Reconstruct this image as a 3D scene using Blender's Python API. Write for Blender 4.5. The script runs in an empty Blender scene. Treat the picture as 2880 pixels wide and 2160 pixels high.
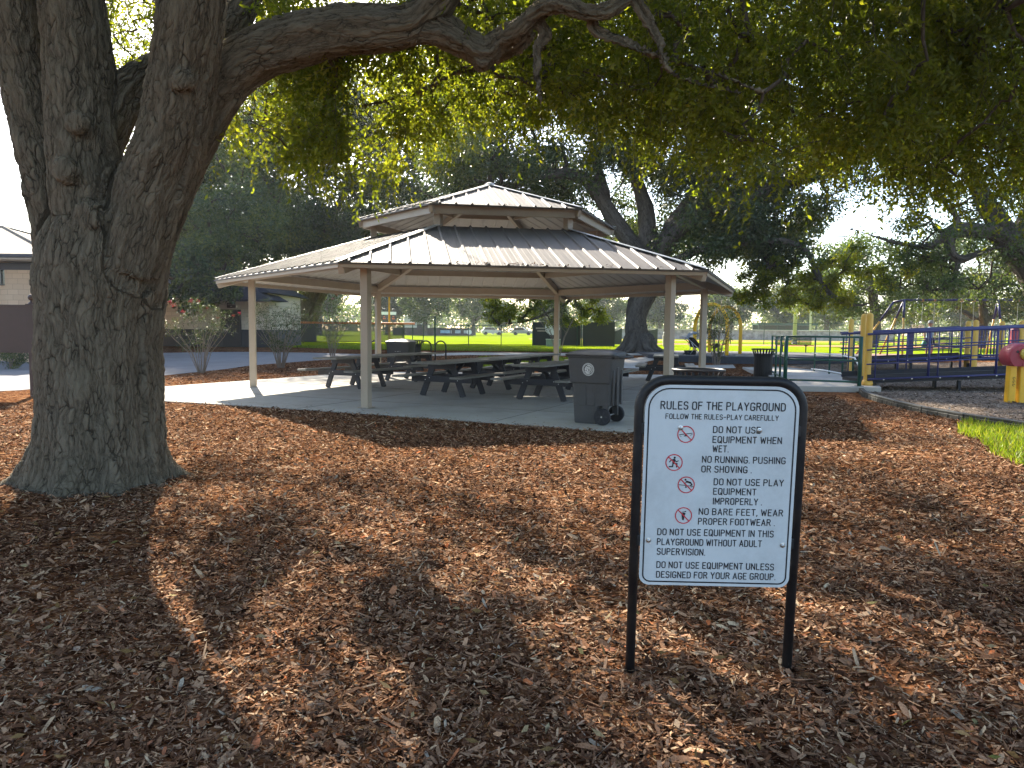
import bpy, bmesh, math, random
import numpy as np
from mathutils import Vector, Matrix

# ------------------------------------------------------------------ camera, world, sun, exposure
scene = bpy.context.scene
R = math.radians
cam = bpy.data.objects.new("camera", bpy.data.cameras.new("camera"))
scene.collection.objects.link(cam)
scene.camera = cam
cam.data.sensor_width = 36.0
cam.data.lens = 25.71
cam.data.clip_start = 0.05
cam.data.clip_end = 5000
_p, _r = 0.0742, 0.0098
_f = Vector((0, math.cos(_p), -math.sin(_p))); _u = Vector((0, math.sin(_p), math.cos(_p))); _x = Vector((1, 0, 0))
_a = math.cos(_r) * _x + math.sin(_r) * _u
_b = -math.sin(_r) * _x + math.cos(_r) * _u
cam.matrix_world = Matrix(((_a.x, _b.x, -_f.x, 0), (_a.y, _b.y, -_f.y, 0), (_a.z, _b.z, -_f.z, 1.55), (0, 0, 0, 1)))

SUN_AZ, SUN_EL = R(-22.0), R(34.0)
SUN = Vector((math.sin(SUN_AZ) * math.cos(SUN_EL), math.cos(SUN_AZ) * math.cos(SUN_EL), math.sin(SUN_EL)))
world = bpy.data.worlds.new("World")
scene.world = world
world.use_nodes = True
wn = world.node_tree.nodes
sky = wn.new('ShaderNodeTexSky')
sky.sky_type = 'NISHITA'
sky.sun_disc = False
sky.sun_elevation = SUN_EL
sky.sun_rotation = SUN_AZ
sky.air_density = 1.0
sky.dust_density = 1.2
sky.ozone_density = 1.0
bg = wn['Background']
bg.inputs['Strength'].default_value = 0.108
world.node_tree.links.new(sky.outputs[0], bg.inputs['Color'])
sd = bpy.data.lights.new("sun", 'SUN')
sd.energy = 5.0
sd.angle = R(0.53)
sd.color = (1.0, 0.90, 0.74)
sun = bpy.data.objects.new("sun", sd)
scene.collection.objects.link(sun)
sun.rotation_euler = SUN.to_track_quat('Z', 'Y').to_euler()
sun.location = (0, 0, 40)
scene.view_settings.view_transform = 'Standard'
scene.view_settings.look = 'None'
scene.view_settings.exposure = 2.15
scene.view_settings.gamma = 1.0
scene.render.engine = 'CYCLES'
scene.cycles.max_bounces = 7
scene.cycles.diffuse_bounces = 4
scene.cycles.glossy_bounces = 3
scene.cycles.transmission_bounces = 4
scene.cycles.transparent_max_bounces = 8
scene.cycles.use_denoising = True
scene.cycles.sample_clamp_indirect = 6

# ------------------------------------------------------------------ helpers
rng = np.random.default_rng(7)
COL = scene.collection


def hz(x, y):
    t = min(max((y - 26.0) / 12.0, 0.0), 1.0)
    return 0.45 * t * t * (3 - 2 * t)


def tag(o, label=None, cat=None, group=None, kind=None):
    if label: o['label'] = label
    if cat: o['category'] = cat
    if group: o['group'] = group
    if kind: o['kind'] = kind
    return o


def thing(name, label, cat, loc=(0, 0, 0), rz=0.0, group=None):
    o = bpy.data.objects.new(name, None)
    o.empty_display_size = 0.2
    COL.objects.link(o)
    o.location = loc
    o.rotation_euler = (0, 0, rz)
    return tag(o, label, cat, group)


def kids(o):
    return [c for c in bpy.data.objects if c.parent == o]


def copy_tree(o, parent=None):
    c = o.copy()
    COL.objects.link(c)
    if parent is not None:
        c.parent = parent
    for k in kids(o):
        copy_tree(k, c)
    return c


class MB:
    def __init__(self):
        self.v = []; self.f = []; self.m = []

    def add(self, vs, fs, mi=0):
        b = len(self.v)
        self.v += [tuple(p) for p in vs]
        self.f += [tuple(i + b for i in q) for q in fs]
        self.m += [mi] * len(fs)
        return self

    def box(self, c, s, rz=0.0, mi=0, mat=None):
        hx, hy, hz_ = s[0] / 2, s[1] / 2, s[2] / 2
        M = mat or Matrix.Rotation(rz, 3, 'Z')
        c = Vector(c)
        vs = [c + M @ Vector((x * hx, y * hy, z * hz_)) for x, y, z in
              ((-1, -1, -1), (1, -1, -1), (1, 1, -1), (-1, 1, -1), (-1, -1, 1), (1, -1, 1), (1, 1, 1), (-1, 1, 1))]
        return self.add(vs, [(0, 3, 2, 1), (4, 5, 6, 7), (0, 1, 5, 4), (1, 2, 6, 5), (2, 3, 7, 6), (3, 0, 4, 7)], mi)

    def beam(self, p0, p1, w, h, mi=0, up=(0, 0, 1)):
        """bar from p0 to p1; w = width sideways, h = height towards up"""
        p0, p1 = Vector(p0), Vector(p1)
        d = p1 - p0
        L = d.length
        d.normalize()
        s = d.cross(Vector(up))
        if s.length < 1e-4: s = d.cross(Vector((1, 0, 0)))
        s.normalize()
        u = s.cross(d)
        M = Matrix((s, d, u)).transposed()
        return self.box((p0 + p1) / 2, (w, L, h), mat=M, mi=mi)

    def tube(self, pts, rad, n=8, mi=0, cap=True, closed=False):
        P = [Vector(p) for p in pts]
        if not isinstance(rad, (list, tuple)): rad = [rad] * len(P)
        N = len(P)
        vs = []
        prev = None
        for i in range(N):
            if closed: d = P[(i + 1) % N] - P[i - 1]
            else: d = P[min(i + 1, N - 1)] - P[max(i - 1, 0)]
            if d.length < 1e-9: d = Vector((0, 0, 1))
            d.normalize()
            if prev is None:
                a = d.cross(Vector((0, 0, 1)))
                if a.length < 0.05: a = d.cross(Vector((1, 0, 0)))
                a.normalize()
            else:
                a = prev - d * prev.dot(d)
                if a.length < 1e-6: a = d.orthogonal()
                a.normalize()
            prev = a
            b = d.cross(a)
            for k in range(n):
                t = 2 * math.pi * k / n
                vs.append(P[i] + (a * math.cos(t) + b * math.sin(t)) * rad[i])
        fs = []
        for i in range(N if closed else N - 1):
            j = (i + 1) % N
            for k in range(n):
                k2 = (k + 1) % n
                fs.append((i * n + k, i * n + k2, j * n + k2, j * n + k))
        if cap and not closed:
            fs.append(tuple(range(n - 1, -1, -1)))
            fs.append(tuple((N - 1) * n + k for k in range(n)))
        return self.add(vs, fs, mi)

    def lathe(self, prof, n=24, c=(0, 0, 0), mi=0, axis='Z'):
        """prof: list of (r, z)"""
        vs = []; fs = []
        c = Vector(c)
        for r, z in prof:
            for k in range(n):
                t = 2 * math.pi * k / n
                p = Vector((r * math.cos(t), r * math.sin(t), z))
                if axis == 'X': p = Vector((p.z, p.x, p.y))
                if axis == 'Y': p = Vector((p.y, p.z, p.x))
                vs.append(c + p)
        for i in range(len(prof) - 1):
            for k in range(n):
                k2 = (k + 1) % n
                fs.append((i * n + k, i * n + k2, (i + 1) * n + k2, (i + 1) * n + k))
        fs.append(tuple(range(n - 1, -1, -1)))
        fs.append(tuple((len(prof) - 1) * n + k for k in range(n)))
        return self.add(vs, fs, mi)

    def prism(self, poly, z0, z1, mi=0):
        n = len(poly)
        vs = [(p[0], p[1], z0) for p in poly] + [(p[0], p[1], z1) for p in poly]
        a = sum(poly[i][0] * poly[(i + 1) % n][1] - poly[(i + 1) % n][0] * poly[i][1] for i in range(n))
        fs = [tuple(range(n - 1, -1, -1)), tuple(range(n, 2 * n))] + [(i, (i + 1) % n, n + (i + 1) % n, n + i) for i in range(n)]
        if a < 0: fs = [tuple(reversed(q)) for q in fs]
        return self.add(vs, fs, mi)

    def loft(self, rings, cap=True, mi=0):
        n = len(rings[0])
        vs = [p for r in rings for p in r]
        fs = []
        for i in range(len(rings) - 1):
            for k in range(n):
                k2 = (k + 1) % n
                fs.append((i * n + k, i * n + k2, (i + 1) * n + k2, (i + 1) * n + k))
        if cap:
            fs.append(tuple(range(n - 1, -1, -1)))
            fs.append(tuple((len(rings) - 1) * n + k for k in range(n)))
        return self.add(vs, fs, mi)

    def build(self, name, mat, parent=None, smooth=False, bevel=0.0, world=False, seg=2, auto=None):
        me = bpy.data.meshes.new(name)
        vs = self.v
        if world and parent is not None:
            off = Vector(parent.location)
            pp = parent.parent
            while pp is not None:
                off += Vector(pp.location); pp = pp.parent
            vs = [tuple(Vector(p) - off) for p in vs]
        me.from_pydata(vs, [], self.f)
        mats = mat if isinstance(mat, (list, tuple)) else [mat]
        for m in mats: me.materials.append(m)
        if len(mats) > 1: me.polygons.foreach_set('material_index', self.m)
        if smooth: me.polygons.foreach_set('use_smooth', [True] * len(me.polygons))
        me.validate()
        me.update()
        o = bpy.data.objects.new(name, me)
        COL.objects.link(o)
        if parent is not None: o.parent = parent
        if bevel > 0:
            md = o.modifiers.new('bevel', 'BEVEL')
            md.width = bevel; md.segments = seg; md.limit_method = 'ANGLE'; md.angle_limit = R(40)
            md.harden_normals = False
        if auto:
            sm = np.ones(len(me.polygons), dtype=bool)
            me.polygons.foreach_set('use_smooth', sm)
            try: me.set_sharp_from_angle(angle=R(auto))
            except Exception: pass
        return o


def np_mesh(name, verts, nper, mat, parent=None, var=None, smooth=False, loc=None):
    """many separate n-gons: verts (N, nper, 3)"""
    N = len(verts)
    v = np.ascontiguousarray(verts.reshape(-1, 3), dtype=np.float32)
    if loc is not None: v = v - np.array(loc, dtype=np.float32)
    me = bpy.data.meshes.new(name)
    me.vertices.add(len(v)); me.vertices.foreach_set('co', v.ravel())
    me.loops.add(N * nper); me.loops.foreach_set('vertex_index', np.arange(N * nper, dtype=np.int32))
    me.polygons.add(N)
    me.polygons.foreach_set('loop_start', np.arange(0, N * nper, nper, dtype=np.int32))
    try: me.polygons.foreach_set('loop_total', np.full(N, nper, dtype=np.int32))
    except Exception: pass
    if var is not None:
        at = me.attributes.new('var', 'FLOAT', 'FACE')
        at.data.foreach_set('value', np.asarray(var, dtype=np.float32))
    me.update(calc_edges=True)
    me.materials.append(mat)
    if smooth: me.polygons.foreach_set('use_smooth', np.ones(N, dtype=bool))
    o = bpy.data.objects.new(name, me)
    COL.objects.link(o)
    if parent is not None: o.parent = parent
    return o


# ------------------------------------------------------------------ materials
def newmat(name):
    m = bpy.data.materials.new(name)
    m.use_nodes = True
    nt = m.node_tree
    return m, nt, nt.nodes, nt.links, nt.nodes['Principled BSDF']


def node(nt, typ, **kw):
    n = nt.nodes.new(typ)
    for k, v in kw.items():
        if hasattr(n, k): setattr(n, k, v)
    return n


def ramp(nt, stops, interp='LINEAR'):
    n = nt.nodes.new('ShaderNodeValToRGB')
    n.color_ramp.interpolation = interp
    e = n.color_ramp.elements
    while len(e) < len(stops): e.new(0.5)
    for i, (p, c) in enumerate(stops):
        e[i].position = p
        e[i].color = (c[0], c[1], c[2], 1) if hasattr(c, '__len__') else (c, c, c, 1)
    return n


def simple(name, col, rough=0.55, metal=0.0, var=0.18, vscale=6.0, bump=0.0, bscale=40.0, spec=0.4, stretch=None, dirt=0.0):
    m, nt, ns, lk, b = newmat(name)
    tc = node(nt, 'ShaderNodeTexCoord')
    mp = node(nt, 'ShaderNodeMapping')
    lk.new(tc.outputs['Object'], mp.inputs['Vector'])
    if stretch: mp.inputs['Scale'].default_value = stretch
    nz = node(nt, 'ShaderNodeTexNoise')
    nz.inputs['Scale'].default_value = vscale
    nz.inputs['Detail'].default_value = 6
    nz.inputs['Roughness'].default_value = 0.65
    lk.new(mp.outputs[0], nz.inputs['Vector'])
    c0 = tuple(max(0, x * (1 - var)) for x in col); c1 = tuple(min(1, x * (1 + var)) for x in col)
    rp = ramp(nt, [(0.3, c0), (0.7, c1)])
    lk.new(nz.outputs['Fac'], rp.inputs['Fac'])
    out = rp.outputs['Color']
    if dirt > 0:
        nd = node(nt, 'ShaderNodeTexNoise'); nd.inputs['Scale'].default_value = vscale * 0.35; nd.inputs['Detail'].default_value = 8
        nd.inputs['Roughness'].default_value = 0.75
        lk.new(tc.outputs['Object'], nd.inputs['Vector'])
        rd = ramp(nt, [(0.48, 0.0), (0.72, dirt)])
        lk.new(nd.outputs['Fac'], rd.inputs['Fac'])
        mx = node(nt, 'ShaderNodeMixRGB'); mx.inputs['Color2'].default_value = (0.09, 0.075, 0.06, 1)
        lk.new(rd.outputs['Color'], mx.inputs['Fac']); lk.new(out, mx.inputs['Color1'])
        out = mx.outputs['Color']
    lk.new(out, b.inputs['Base Color'])
    rr = ramp(nt, [(0.2, max(0.03, rough - 0.1)), (0.8, min(1, rough + 0.1))])
    lk.new(nz.outputs['Fac'], rr.inputs['Fac']); lk.new(rr.outputs['Color'], b.inputs['Roughness'])
    b.inputs['Metallic'].default_value = metal
    b.inputs['Specular IOR Level'].default_value = spec
    if bump > 0:
        nb = node(nt, 'ShaderNodeTexNoise'); nb.inputs['Scale'].default_value = bscale; nb.inputs['Detail'].default_value = 5
        lk.new(mp.outputs[0], nb.inputs['Vector'])
        bp = node(nt, 'ShaderNodeBump'); bp.inputs['Strength'].default_value = bump; bp.inputs['Distance'].default_value = 0.01
        lk.new(nb.outputs['Fac'], bp.inputs['Height']); lk.new(bp.outputs[0], b.inputs['Normal'])
    return m


def leafmat(name, stops, trans=0.45, tcol=(1.25, 1.2, 0.45), rough=0.42, spec=0.35):
    m, nt, ns, lk, b = newmat(name)
    at = node(nt, 'ShaderNodeAttribute'); at.attribute_name = 'var'
    rp = ramp(nt, stops)
    lk.new(at.outputs['Fac'], rp.inputs['Fac'])
    lk.new(rp.outputs['Color'], b.inputs['Base Color'])
    b.inputs['Roughness'].default_value = rough
    b.inputs['Specular IOR Level'].default_value = spec
    tr = node(nt, 'ShaderNodeBsdfTranslucent')
    mul = node(nt, 'ShaderNodeMixRGB', blend_type='MULTIPLY'); mul.inputs['Fac'].default_value = 1
    mul.inputs['Color2'].default_value = (tcol[0], tcol[1], tcol[2], 1)
    lk.new(rp.outputs['Color'], mul.inputs['Color1']); lk.new(mul.outputs['Color'], tr.inputs['Color'])
    mx = node(nt, 'ShaderNodeMixShader'); mx.inputs['Fac'].default_value = trans
    lk.new(b.outputs[0], mx.inputs[1]); lk.new(tr.outputs[0], mx.inputs[2])
    lk.new(mx.outputs[0], ns['Material Output'].inputs['Surface'])
    return m


def alphamat(name, col, alpha, rough=0.6):
    """woven or wire netting: only part of the surface is thread"""
    m, nt, ns, lk, b = newmat(name)
    b.inputs['Base Color'].default_value = (*col, 1)
    b.inputs['Roughness'].default_value = rough
    tr = node(nt, 'ShaderNodeBsdfTransparent')
    mx = node(nt, 'ShaderNodeMixShader'); mx.inputs['Fac'].default_value = alpha
    lk.new(tr.outputs[0], mx.inputs[1]); lk.new(b.outputs[0], mx.inputs[2])
    lk.new(mx.outputs[0], ns['Material Output'].inputs['Surface'])
    return m


def mulchmat(name, stops, scale=28.0, bump=0.8, big=0.9):
    m, nt, ns, lk, b = newmat(name)
    tc = node(nt, 'ShaderNodeTexCoord')
    nz = node(nt, 'ShaderNodeTexNoise'); nz.inputs['Scale'].default_value = 9; nz.inputs['Detail'].default_value = 3
    lk.new(tc.outputs['Object'], nz.inputs['Vector'])
    mxv = node(nt, 'ShaderNodeMixRGB', blend_type='ADD'); mxv.inputs['Fac'].default_value = 0.12
    lk.new(tc.outputs['Object'], mxv.inputs['Color1']); lk.new(nz.outputs['Color'], mxv.inputs['Color2'])
    mp = node(nt, 'ShaderNodeMapping'); mp.inputs['Scale'].default_value = (0.5, 1.0, 1.0); mp.inputs['Rotation'].default_value = (0, 0, 0.35)
    lk.new(mxv.outputs['Color'], mp.inputs['Vector'])
    vo = node(nt, 'ShaderNodeTexVoronoi'); vo.inputs['Scale'].default_value = scale
    lk.new(mp.outputs[0], vo.inputs['Vector'])
    sep = node(nt, 'ShaderNodeSeparateColor')
    lk.new(vo.outputs['Color'], sep.inputs[0])
    rp = ramp(nt, stops)
    lk.new(sep.outputs[0], rp.inputs['Fac'])
    n2 = node(nt, 'ShaderNodeTexNoise'); n2.inputs['Scale'].default_value = big; n2.inputs['Detail'].default_value = 5
    lk.new(tc.outputs['Object'], n2.inputs['Vector'])
    r2 = ramp(nt, [(0.3, 0.72), (0.7, 1.1)])
    lk.new(n2.outputs['Fac'], r2.inputs['Fac'])
    mu = node(nt, 'ShaderNodeMixRGB', blend_type='MULTIPLY'); mu.inputs['Fac'].default_value = 1
    lk.new(rp.outputs['Color'], mu.inputs['Color1']); lk.new(r2.outputs['Color'], mu.inputs['Color2'])
    lk.new(mu.outputs['Color'], b.inputs['Base Color'])
    b.inputs['Roughness'].default_value = 1.0
    b.inputs['Specular IOR Level'].default_value = 0.0
    ad = node(nt, 'ShaderNodeMath', operation='ADD')
    lk.new(sep.outputs[1], ad.inputs[0]); lk.new(vo.outputs['Distance'], ad.inputs[1])
    bp = node(nt, 'ShaderNodeBump'); bp.inputs['Strength'].default_value = bump; bp.inputs['Distance'].default_value = 0.03
    lk.new(ad.outputs[0], bp.inputs['Height']); lk.new(bp.outputs[0], b.inputs['Normal'])
    return m


def barkmat(name, dark, light, sxy=20.0, sz=7.5, disp=0.022, moss=0.0, attr='bark'):
    m, nt, ns, lk, b = newmat(name)
    at = node(nt, 'ShaderNodeAttribute'); at.attribute_name = attr
    vec = at.outputs['Vector']
    n0 = node(nt, 'ShaderNodeTexNoise'); n0.inputs['Scale'].default_value = 4.0; n0.inputs['Detail'].default_value = 5
    lk.new(vec, n0.inputs['Vector'])
    ad = node(nt, 'ShaderNodeMixRGB', blend_type='ADD'); ad.inputs['Fac'].default_value = 0.11
    lk.new(vec, ad.inputs['Color1']); lk.new(n0.outputs['Color'], ad.inputs['Color2'])
    mp = node(nt, 'ShaderNodeMapping'); mp.inputs['Scale'].default_value = (sxy, sxy, sz)
    lk.new(ad.outputs['Color'], mp.inputs['Vector'])
    vo = node(nt, 'ShaderNodeTexVoronoi', feature='DISTANCE_TO_EDGE'); vo.inputs['Scale'].default_value = 1.0
    lk.new(mp.outputs[0], vo.inputs['Vector'])
    rv = ramp(nt, [(0.0, 0.0), (0.07, 0.6), (0.22, 1.0)])
    lk.new(vo.outputs['Distance'], rv.inputs['Fac'])
    # cracks close up here and there
    ncr = node(nt, 'ShaderNodeTexNoise'); ncr.inputs['Scale'].default_value = 0.55; ncr.inputs['Detail'].default_value = 4
    lk.new(mp.outputs[0], ncr.inputs['Vector'])
    rcr = ramp(nt, [(0.38, 0.0), (0.62, 0.85)])
    lk.new(ncr.outputs['Fac'], rcr.inputs['Fac'])
    rvm = node(nt, 'ShaderNodeMixRGB'); rvm.inputs['Color2'].default_value = (0.85, 0.85, 0.85, 1)
    lk.new(rcr.outputs['Color'], rvm.inputs['Fac']); lk.new(rv.outputs['Color'], rvm.inputs['Color1'])
    rv = rvm
    # long furrows that wander up the stem and cut the plates
    mf = node(nt, 'ShaderNodeMapping'); mf.inputs['Scale'].default_value = (sxy * 0.62, sxy * 0.62, sz * 0.30)
    lk.new(ad.outputs['Color'], mf.inputs['Vector'])
    nfu = node(nt, 'ShaderNodeTexNoise'); nfu.inputs['Scale'].default_value = 1.0; nfu.inputs['Detail'].default_value = 5; nfu.inputs['Roughness'].default_value = 0.6
    lk.new(mf.outputs[0], nfu.inputs['Vector'])
    rfu = ramp(nt, [(0.36, 1.0), (0.47, 0.35), (0.50, 0.0), (0.53, 0.35), (0.64, 1.0)])
    lk.new(nfu.outputs['Fac'], rfu.inputs['Fac'])
    r1 = node(nt, 'ShaderNodeMixRGB', blend_type='MULTIPLY'); r1.inputs['Fac'].default_value = 0.75
    lk.new(rv.outputs[0], r1.inputs['Color1']); lk.new(rfu.outputs['Color'], r1.inputs['Color2'])
    nf = node(nt, 'ShaderNodeTexNoise'); nf.inputs['Scale'].default_value = 3.0; nf.inputs['Detail'].default_value = 7; nf.inputs['Roughness'].default_value = 0.7
    lk.new(mp.outputs[0], nf.inputs['Vector'])
    hgt = node(nt, 'ShaderNodeMath', operation='MULTIPLY_ADD')
    lk.new(nf.outputs['Fac'], hgt.inputs[0]); hgt.inputs[1].default_value = 0.6
    lk.new(r1.outputs['Color'], hgt.inputs[2])
    # plate colour
    cr = ramp(nt, [(0.16, dark), (0.42, tuple(0.6 * a + 0.4 * c for a, c in zip(light, dark))), (0.85, light)])
    hs = node(nt, 'ShaderNodeMath', operation='DIVIDE'); hs.inputs[1].default_value = 1.6
    lk.new(hgt.outputs[0], hs.inputs[0]); lk.new(hs.outputs[0], cr.inputs['Fac'])
    # lichen patches
    nl = node(nt, 'ShaderNodeTexNoise'); nl.inputs['Scale'].default_value = 1.6; nl.inputs['Detail'].default_value = 8; nl.inputs['Roughness'].default_value = 0.7
    lk.new(vec, nl.inputs['Vector'])
    rl = ramp(nt, [(0.45, 0.0), (0.75, 0.45 + moss)])
    lk.new(nl.outputs['Fac'], rl.inputs['Fac'])
    mx = node(nt, 'ShaderNodeMixRGB'); mx.inputs['Color2'].default_value = (0.135, 0.13, 0.095, 1)
    mfac = node(nt, 'ShaderNodeMath', operation='MULTIPLY')
    lk.new(rl.outputs['Color'], mfac.inputs[0]); lk.new(r1.outputs['Color'], mfac.inputs[1])
    lk.new(mfac.outputs[0], mx.inputs['Fac']); lk.new(cr.outputs['Color'], mx.inputs['Color1'])
    lk.new(mx.outputs['Color'], b.inputs['Base Color'])
    b.inputs['Roughness'].default_value = 0.92
    b.inputs['Specular IOR Level'].default_value = 0.12
    dp = node(nt, 'ShaderNodeDisplacement'); dp.inputs['Scale'].default_value = disp; dp.inputs['Midlevel'].default_value = 0.9
    lk.new(hgt.outputs[0], dp.inputs['Height'])
    lk.new(dp.outputs[0], ns['Material Output'].inputs['Displacement'])
    m.displacement_method = 'BOTH'
    return m


M = {}
M['tan'] = simple('tan_painted_steel', (0.36, 0.30, 0.235), 0.42, var=0.05, vscale=3, dirt=0.12)
M['trim'] = simple('dark_trim', (0.085, 0.07, 0.06), 0.5, var=0.12)
M['char'] = simple('charcoal_plastic_lumber', (0.022, 0.023, 0.03), 0.5, var=0.2, stretch=(1, 8, 8), bump=0.25, bscale=20, spec=0.3)
M['plank'] = simple('weathered_grey_plank', (0.175, 0.168, 0.15), 0.6, var=0.22, stretch=(10, 1, 10), vscale=4, bump=0.3, bscale=12, dirt=0.25)
M['steel'] = simple('galvanised_steel', (0.5, 0.5, 0.5), 0.35, 0.9, var=0.1)
M['black'] = simple('black_powder_coat', (0.012, 0.012, 0.014), 0.42, var=0.25, spec=0.45)
M['postblack'] = simple('black_sign_tube', (0.010, 0.010, 0.012), 0.5, var=0.3, vscale=14, bump=0.08, bscale=90, spec=0.35, dirt=0.25)
M['bin'] = simple('grey_bin_plastic', (0.062, 0.062, 0.064), 0.55, var=0.12, vscale=9, bump=0.12, bscale=160, dirt=0.35, spec=0.35)
M['binlid'] = simple('dark_lid_plastic', (0.022, 0.024, 0.028), 0.45, var=0.15, bump=0.1, bscale=120, dirt=0.15)
M['white'] = simple('white_paint', (0.78, 0.78, 0.76), 0.5, var=0.04, dirt=0.15)
M['signwhite'] = simple('white_sign_sheet', (0.54, 0.58, 0.60), 0.4, var=0.05, vscale=7, dirt=0.22, spec=0.4)
M['ink'] = simple('black_lettering', (0.012, 0.013, 0.018), 0.5, var=0.1)
M['red'] = simple('red_ink', (0.52, 0.03, 0.045), 0.5, var=0.08)
M['brown'] = simple('brown_sign_paint', (0.058, 0.036, 0.032), 0.45, var=0.1)
M['yellow'] = simple('yellow_plastic', (0.66, 0.38, 0.06), 0.45, var=0.1, vscale=4, dirt=0.22)
M['yellowbright'] = simple('yellow_paint', (0.72, 0.40, 0.02), 0.38, var=0.08, dirt=0.1)
M['blue'] = simple('blue_coated_pipe', (0.03, 0.033, 0.13), 0.4, var=0.12)
M['green'] = simple('green_painted_rail', (0.008, 0.062, 0.042), 0.4, var=0.15)
M['redplastic'] = simple('faded_red_plastic', (0.30, 0.03, 0.05), 0.45, var=0.14, vscale=3, dirt=0.12)
M['rubber'] = simple('rubber', (0.02, 0.02, 0.024), 0.75, var=0.2, bump=0.2, bscale=60)
M['skin'] = simple('skin', (0.42, 0.22, 0.15), 0.5, var=0.06)
M['denim'] = simple('light_blue_cotton', (0.19, 0.30, 0.46), 0.85, var=0.1)
M['shorts'] = simple('black_cotton', (0.015, 0.015, 0.018), 0.85, var=0.1)
M['hat'] = simple('grey_cotton', (0.22, 0.24, 0.27), 0.85, var=0.1)
M['bag'] = simple('green_cloth', (0.03, 0.17, 0.13), 0.8, var=0.1)
M['hair'] = simple('dark_hair', (0.02, 0.014, 0.01), 0.6, var=0.2)

# ------------------------------------------------------------------ ground, slab, paths, lawn
mulch_stops = [(0.0, (0.035, 0.016, 0.009)), (0.3, (0.08, 0.034, 0.017)), (0.6, (0.14, 0.060, 0.028)), (0.85, (0.22, 0.105, 0.05)), (1.0, (0.32, 0.185, 0.095))]
M['mulch'] = mulchmat('bark_mulch', mulch_stops, 26)
M['fiber'] = mulchmat('wood_fibre', [(0.0, (0.06, 0.045, 0.036)), (0.5, (0.17, 0.13, 0.10)), (1.0, (0.33, 0.27, 0.22))], 30)
M['dirt'] = simple('infield_clay', (0.36, 0.15, 0.07), 0.95, var=0.15, vscale=0.6, spec=0.1)


def concrete(name, col, joints=None):
    m = simple(name, col, 0.85, var=0.10, vscale=1.3, bump=0.25, bscale=120, spec=0.04, dirt=0.30)
    return m


M['slab'] = concrete('pale_concrete', (0.385, 0.37, 0.335))
M['asphalt'] = concrete('grey_path', (0.20, 0.195, 0.195))
M['walk'] = concrete('sidewalk_concrete', (0.40, 0.37, 0.33))
M['joint'] = simple('joint_grit', (0.12, 0.115, 0.105), 0.95, var=0.1)  # dark grit colour of the slab joints


def lawnmat():
    m, nt, ns, lk, b = newmat('lawn_grass')
    tc = node(nt, 'ShaderNodeTexCoord')
    mp = node(nt, 'ShaderNodeMapping'); mp.inputs['Scale'].default_value = (0.25, 1.0, 1.0)
    lk.new(tc.outputs['Object'], mp.inputs['Vector'])
    n1 = node(nt, 'ShaderNodeTexNoise'); n1.inputs['Scale'].default_value = 0.55; n1.inputs['Detail'].default_value = 9; n1.inputs['Roughness'].default_value = 0.72
    lk.new(mp.outputs[0], n1.inputs['Vector'])
    rp = ramp(nt, [(0.28, (0.12, 0.18, 0.008)), (0.5, (0.19, 0.26, 0.010)), (0.75, (0.26, 0.29, 0.02))])  # bright yellow-green puts the backlit glow of the blades into the colour
    lk.new(n1.outputs['Fac'], rp.inputs['Fac'])
    lk.new(rp.outputs['Color'], b.inputs['Base Color'])
    b.inputs['Roughness'].default_value = 1.0
    b.inputs['Specular IOR Level'].default_value = 0.0
    n2 = node(nt, 'ShaderNodeTexNoise'); n2.inputs['Scale'].default_value = 35; n2.inputs['Detail'].default_value = 4
    lk.new(tc.outputs['Object'], n2.inputs['Vector'])
    bp = node(nt, 'ShaderNodeBump'); bp.inputs['Strength'].default_value = 0.9; bp.inputs['Distance'].default_value = 0.05
    lk.new(n2.outputs['Fac'], bp.inputs['Height']); lk.new(bp.outputs[0], b.inputs['Normal'])
    return m


M['lawn'] = lawnmat()


def vnoise(x, y, seed=0):
    """smooth 2-D value noise, numpy"""
    xi = np.floor(x).astype(np.int64); yi = np.floor(y).astype(np.int64)
    xf = x - xi; yf = y - yi
    u = xf * xf * (3 - 2 * xf); v = yf * yf * (3 - 2 * yf)

    def h(a, b):
        n = (a * 374761393 + b * 668265263 + seed * 982451653) & 0x7fffffff
        n = ((n ^ (n >> 13)) * 1274126177) & 0x7fffffff
        return ((n ^ (n >> 16)) & 0xffff) / 65535.0
    return (h(xi, yi) * (1 - u) + h(xi + 1, yi) * u) * (1 - v) + (h(xi, yi + 1) * (1 - u) + h(xi + 1, yi + 1) * u) * v


def mound(x, y):
    """small unevenness of the mulch bed in front of the slab"""
    x = np.asarray(x, float); y = np.asarray(y, float)
    edge = 14.6 - 0.45 * (x + 6.5)          # slab front edge runs down to the right
    k = np.clip((np.minimum(edge, 13.5) - 0.6 - y) / 1.5, 0, 1)
    n = (vnoise(x * 1.1, y * 1.1, 1) - 0.5) * 0.05 + (vnoise(x * 3.7, y * 3.7, 2) - 0.5) * 0.022
    return n * k


gx = np.unique(np.concatenate([np.linspace(-335, -30, 20), np.linspace(-30, -9, 22), np.linspace(-9, 11, 101), np.linspace(11, 40, 30), np.linspace(40, 335, 20)]))
gy = np.unique(np.concatenate([np.linspace(-60, -3, 12), np.linspace(-3, 14, 86), np.linspace(14, 42, 57), np.linspace(42, 120, 14), np.linspace(120, 335, 12)]))
GX, GY = np.meshgrid(gx, gy)
GT = np.clip((GY - 26) / 12, 0, 1)
GZ = 0.45 * GT * GT * (3 - 2 * GT) + mound(GX, GY)
nx, ny = len(gx), len(gy)
me = bpy.data.meshes.new('ground')
idx = np.arange(nx * ny).reshape(ny, nx)
q = np.stack([idx[:-1, :-1], idx[:-1, 1:], idx[1:, 1:], idx[1:, :-1]], -1).reshape(-1, 4)
me.from_pydata(np.stack([GX, GY, GZ], -1).reshape(-1, 3).tolist(), [], q.tolist())
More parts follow.
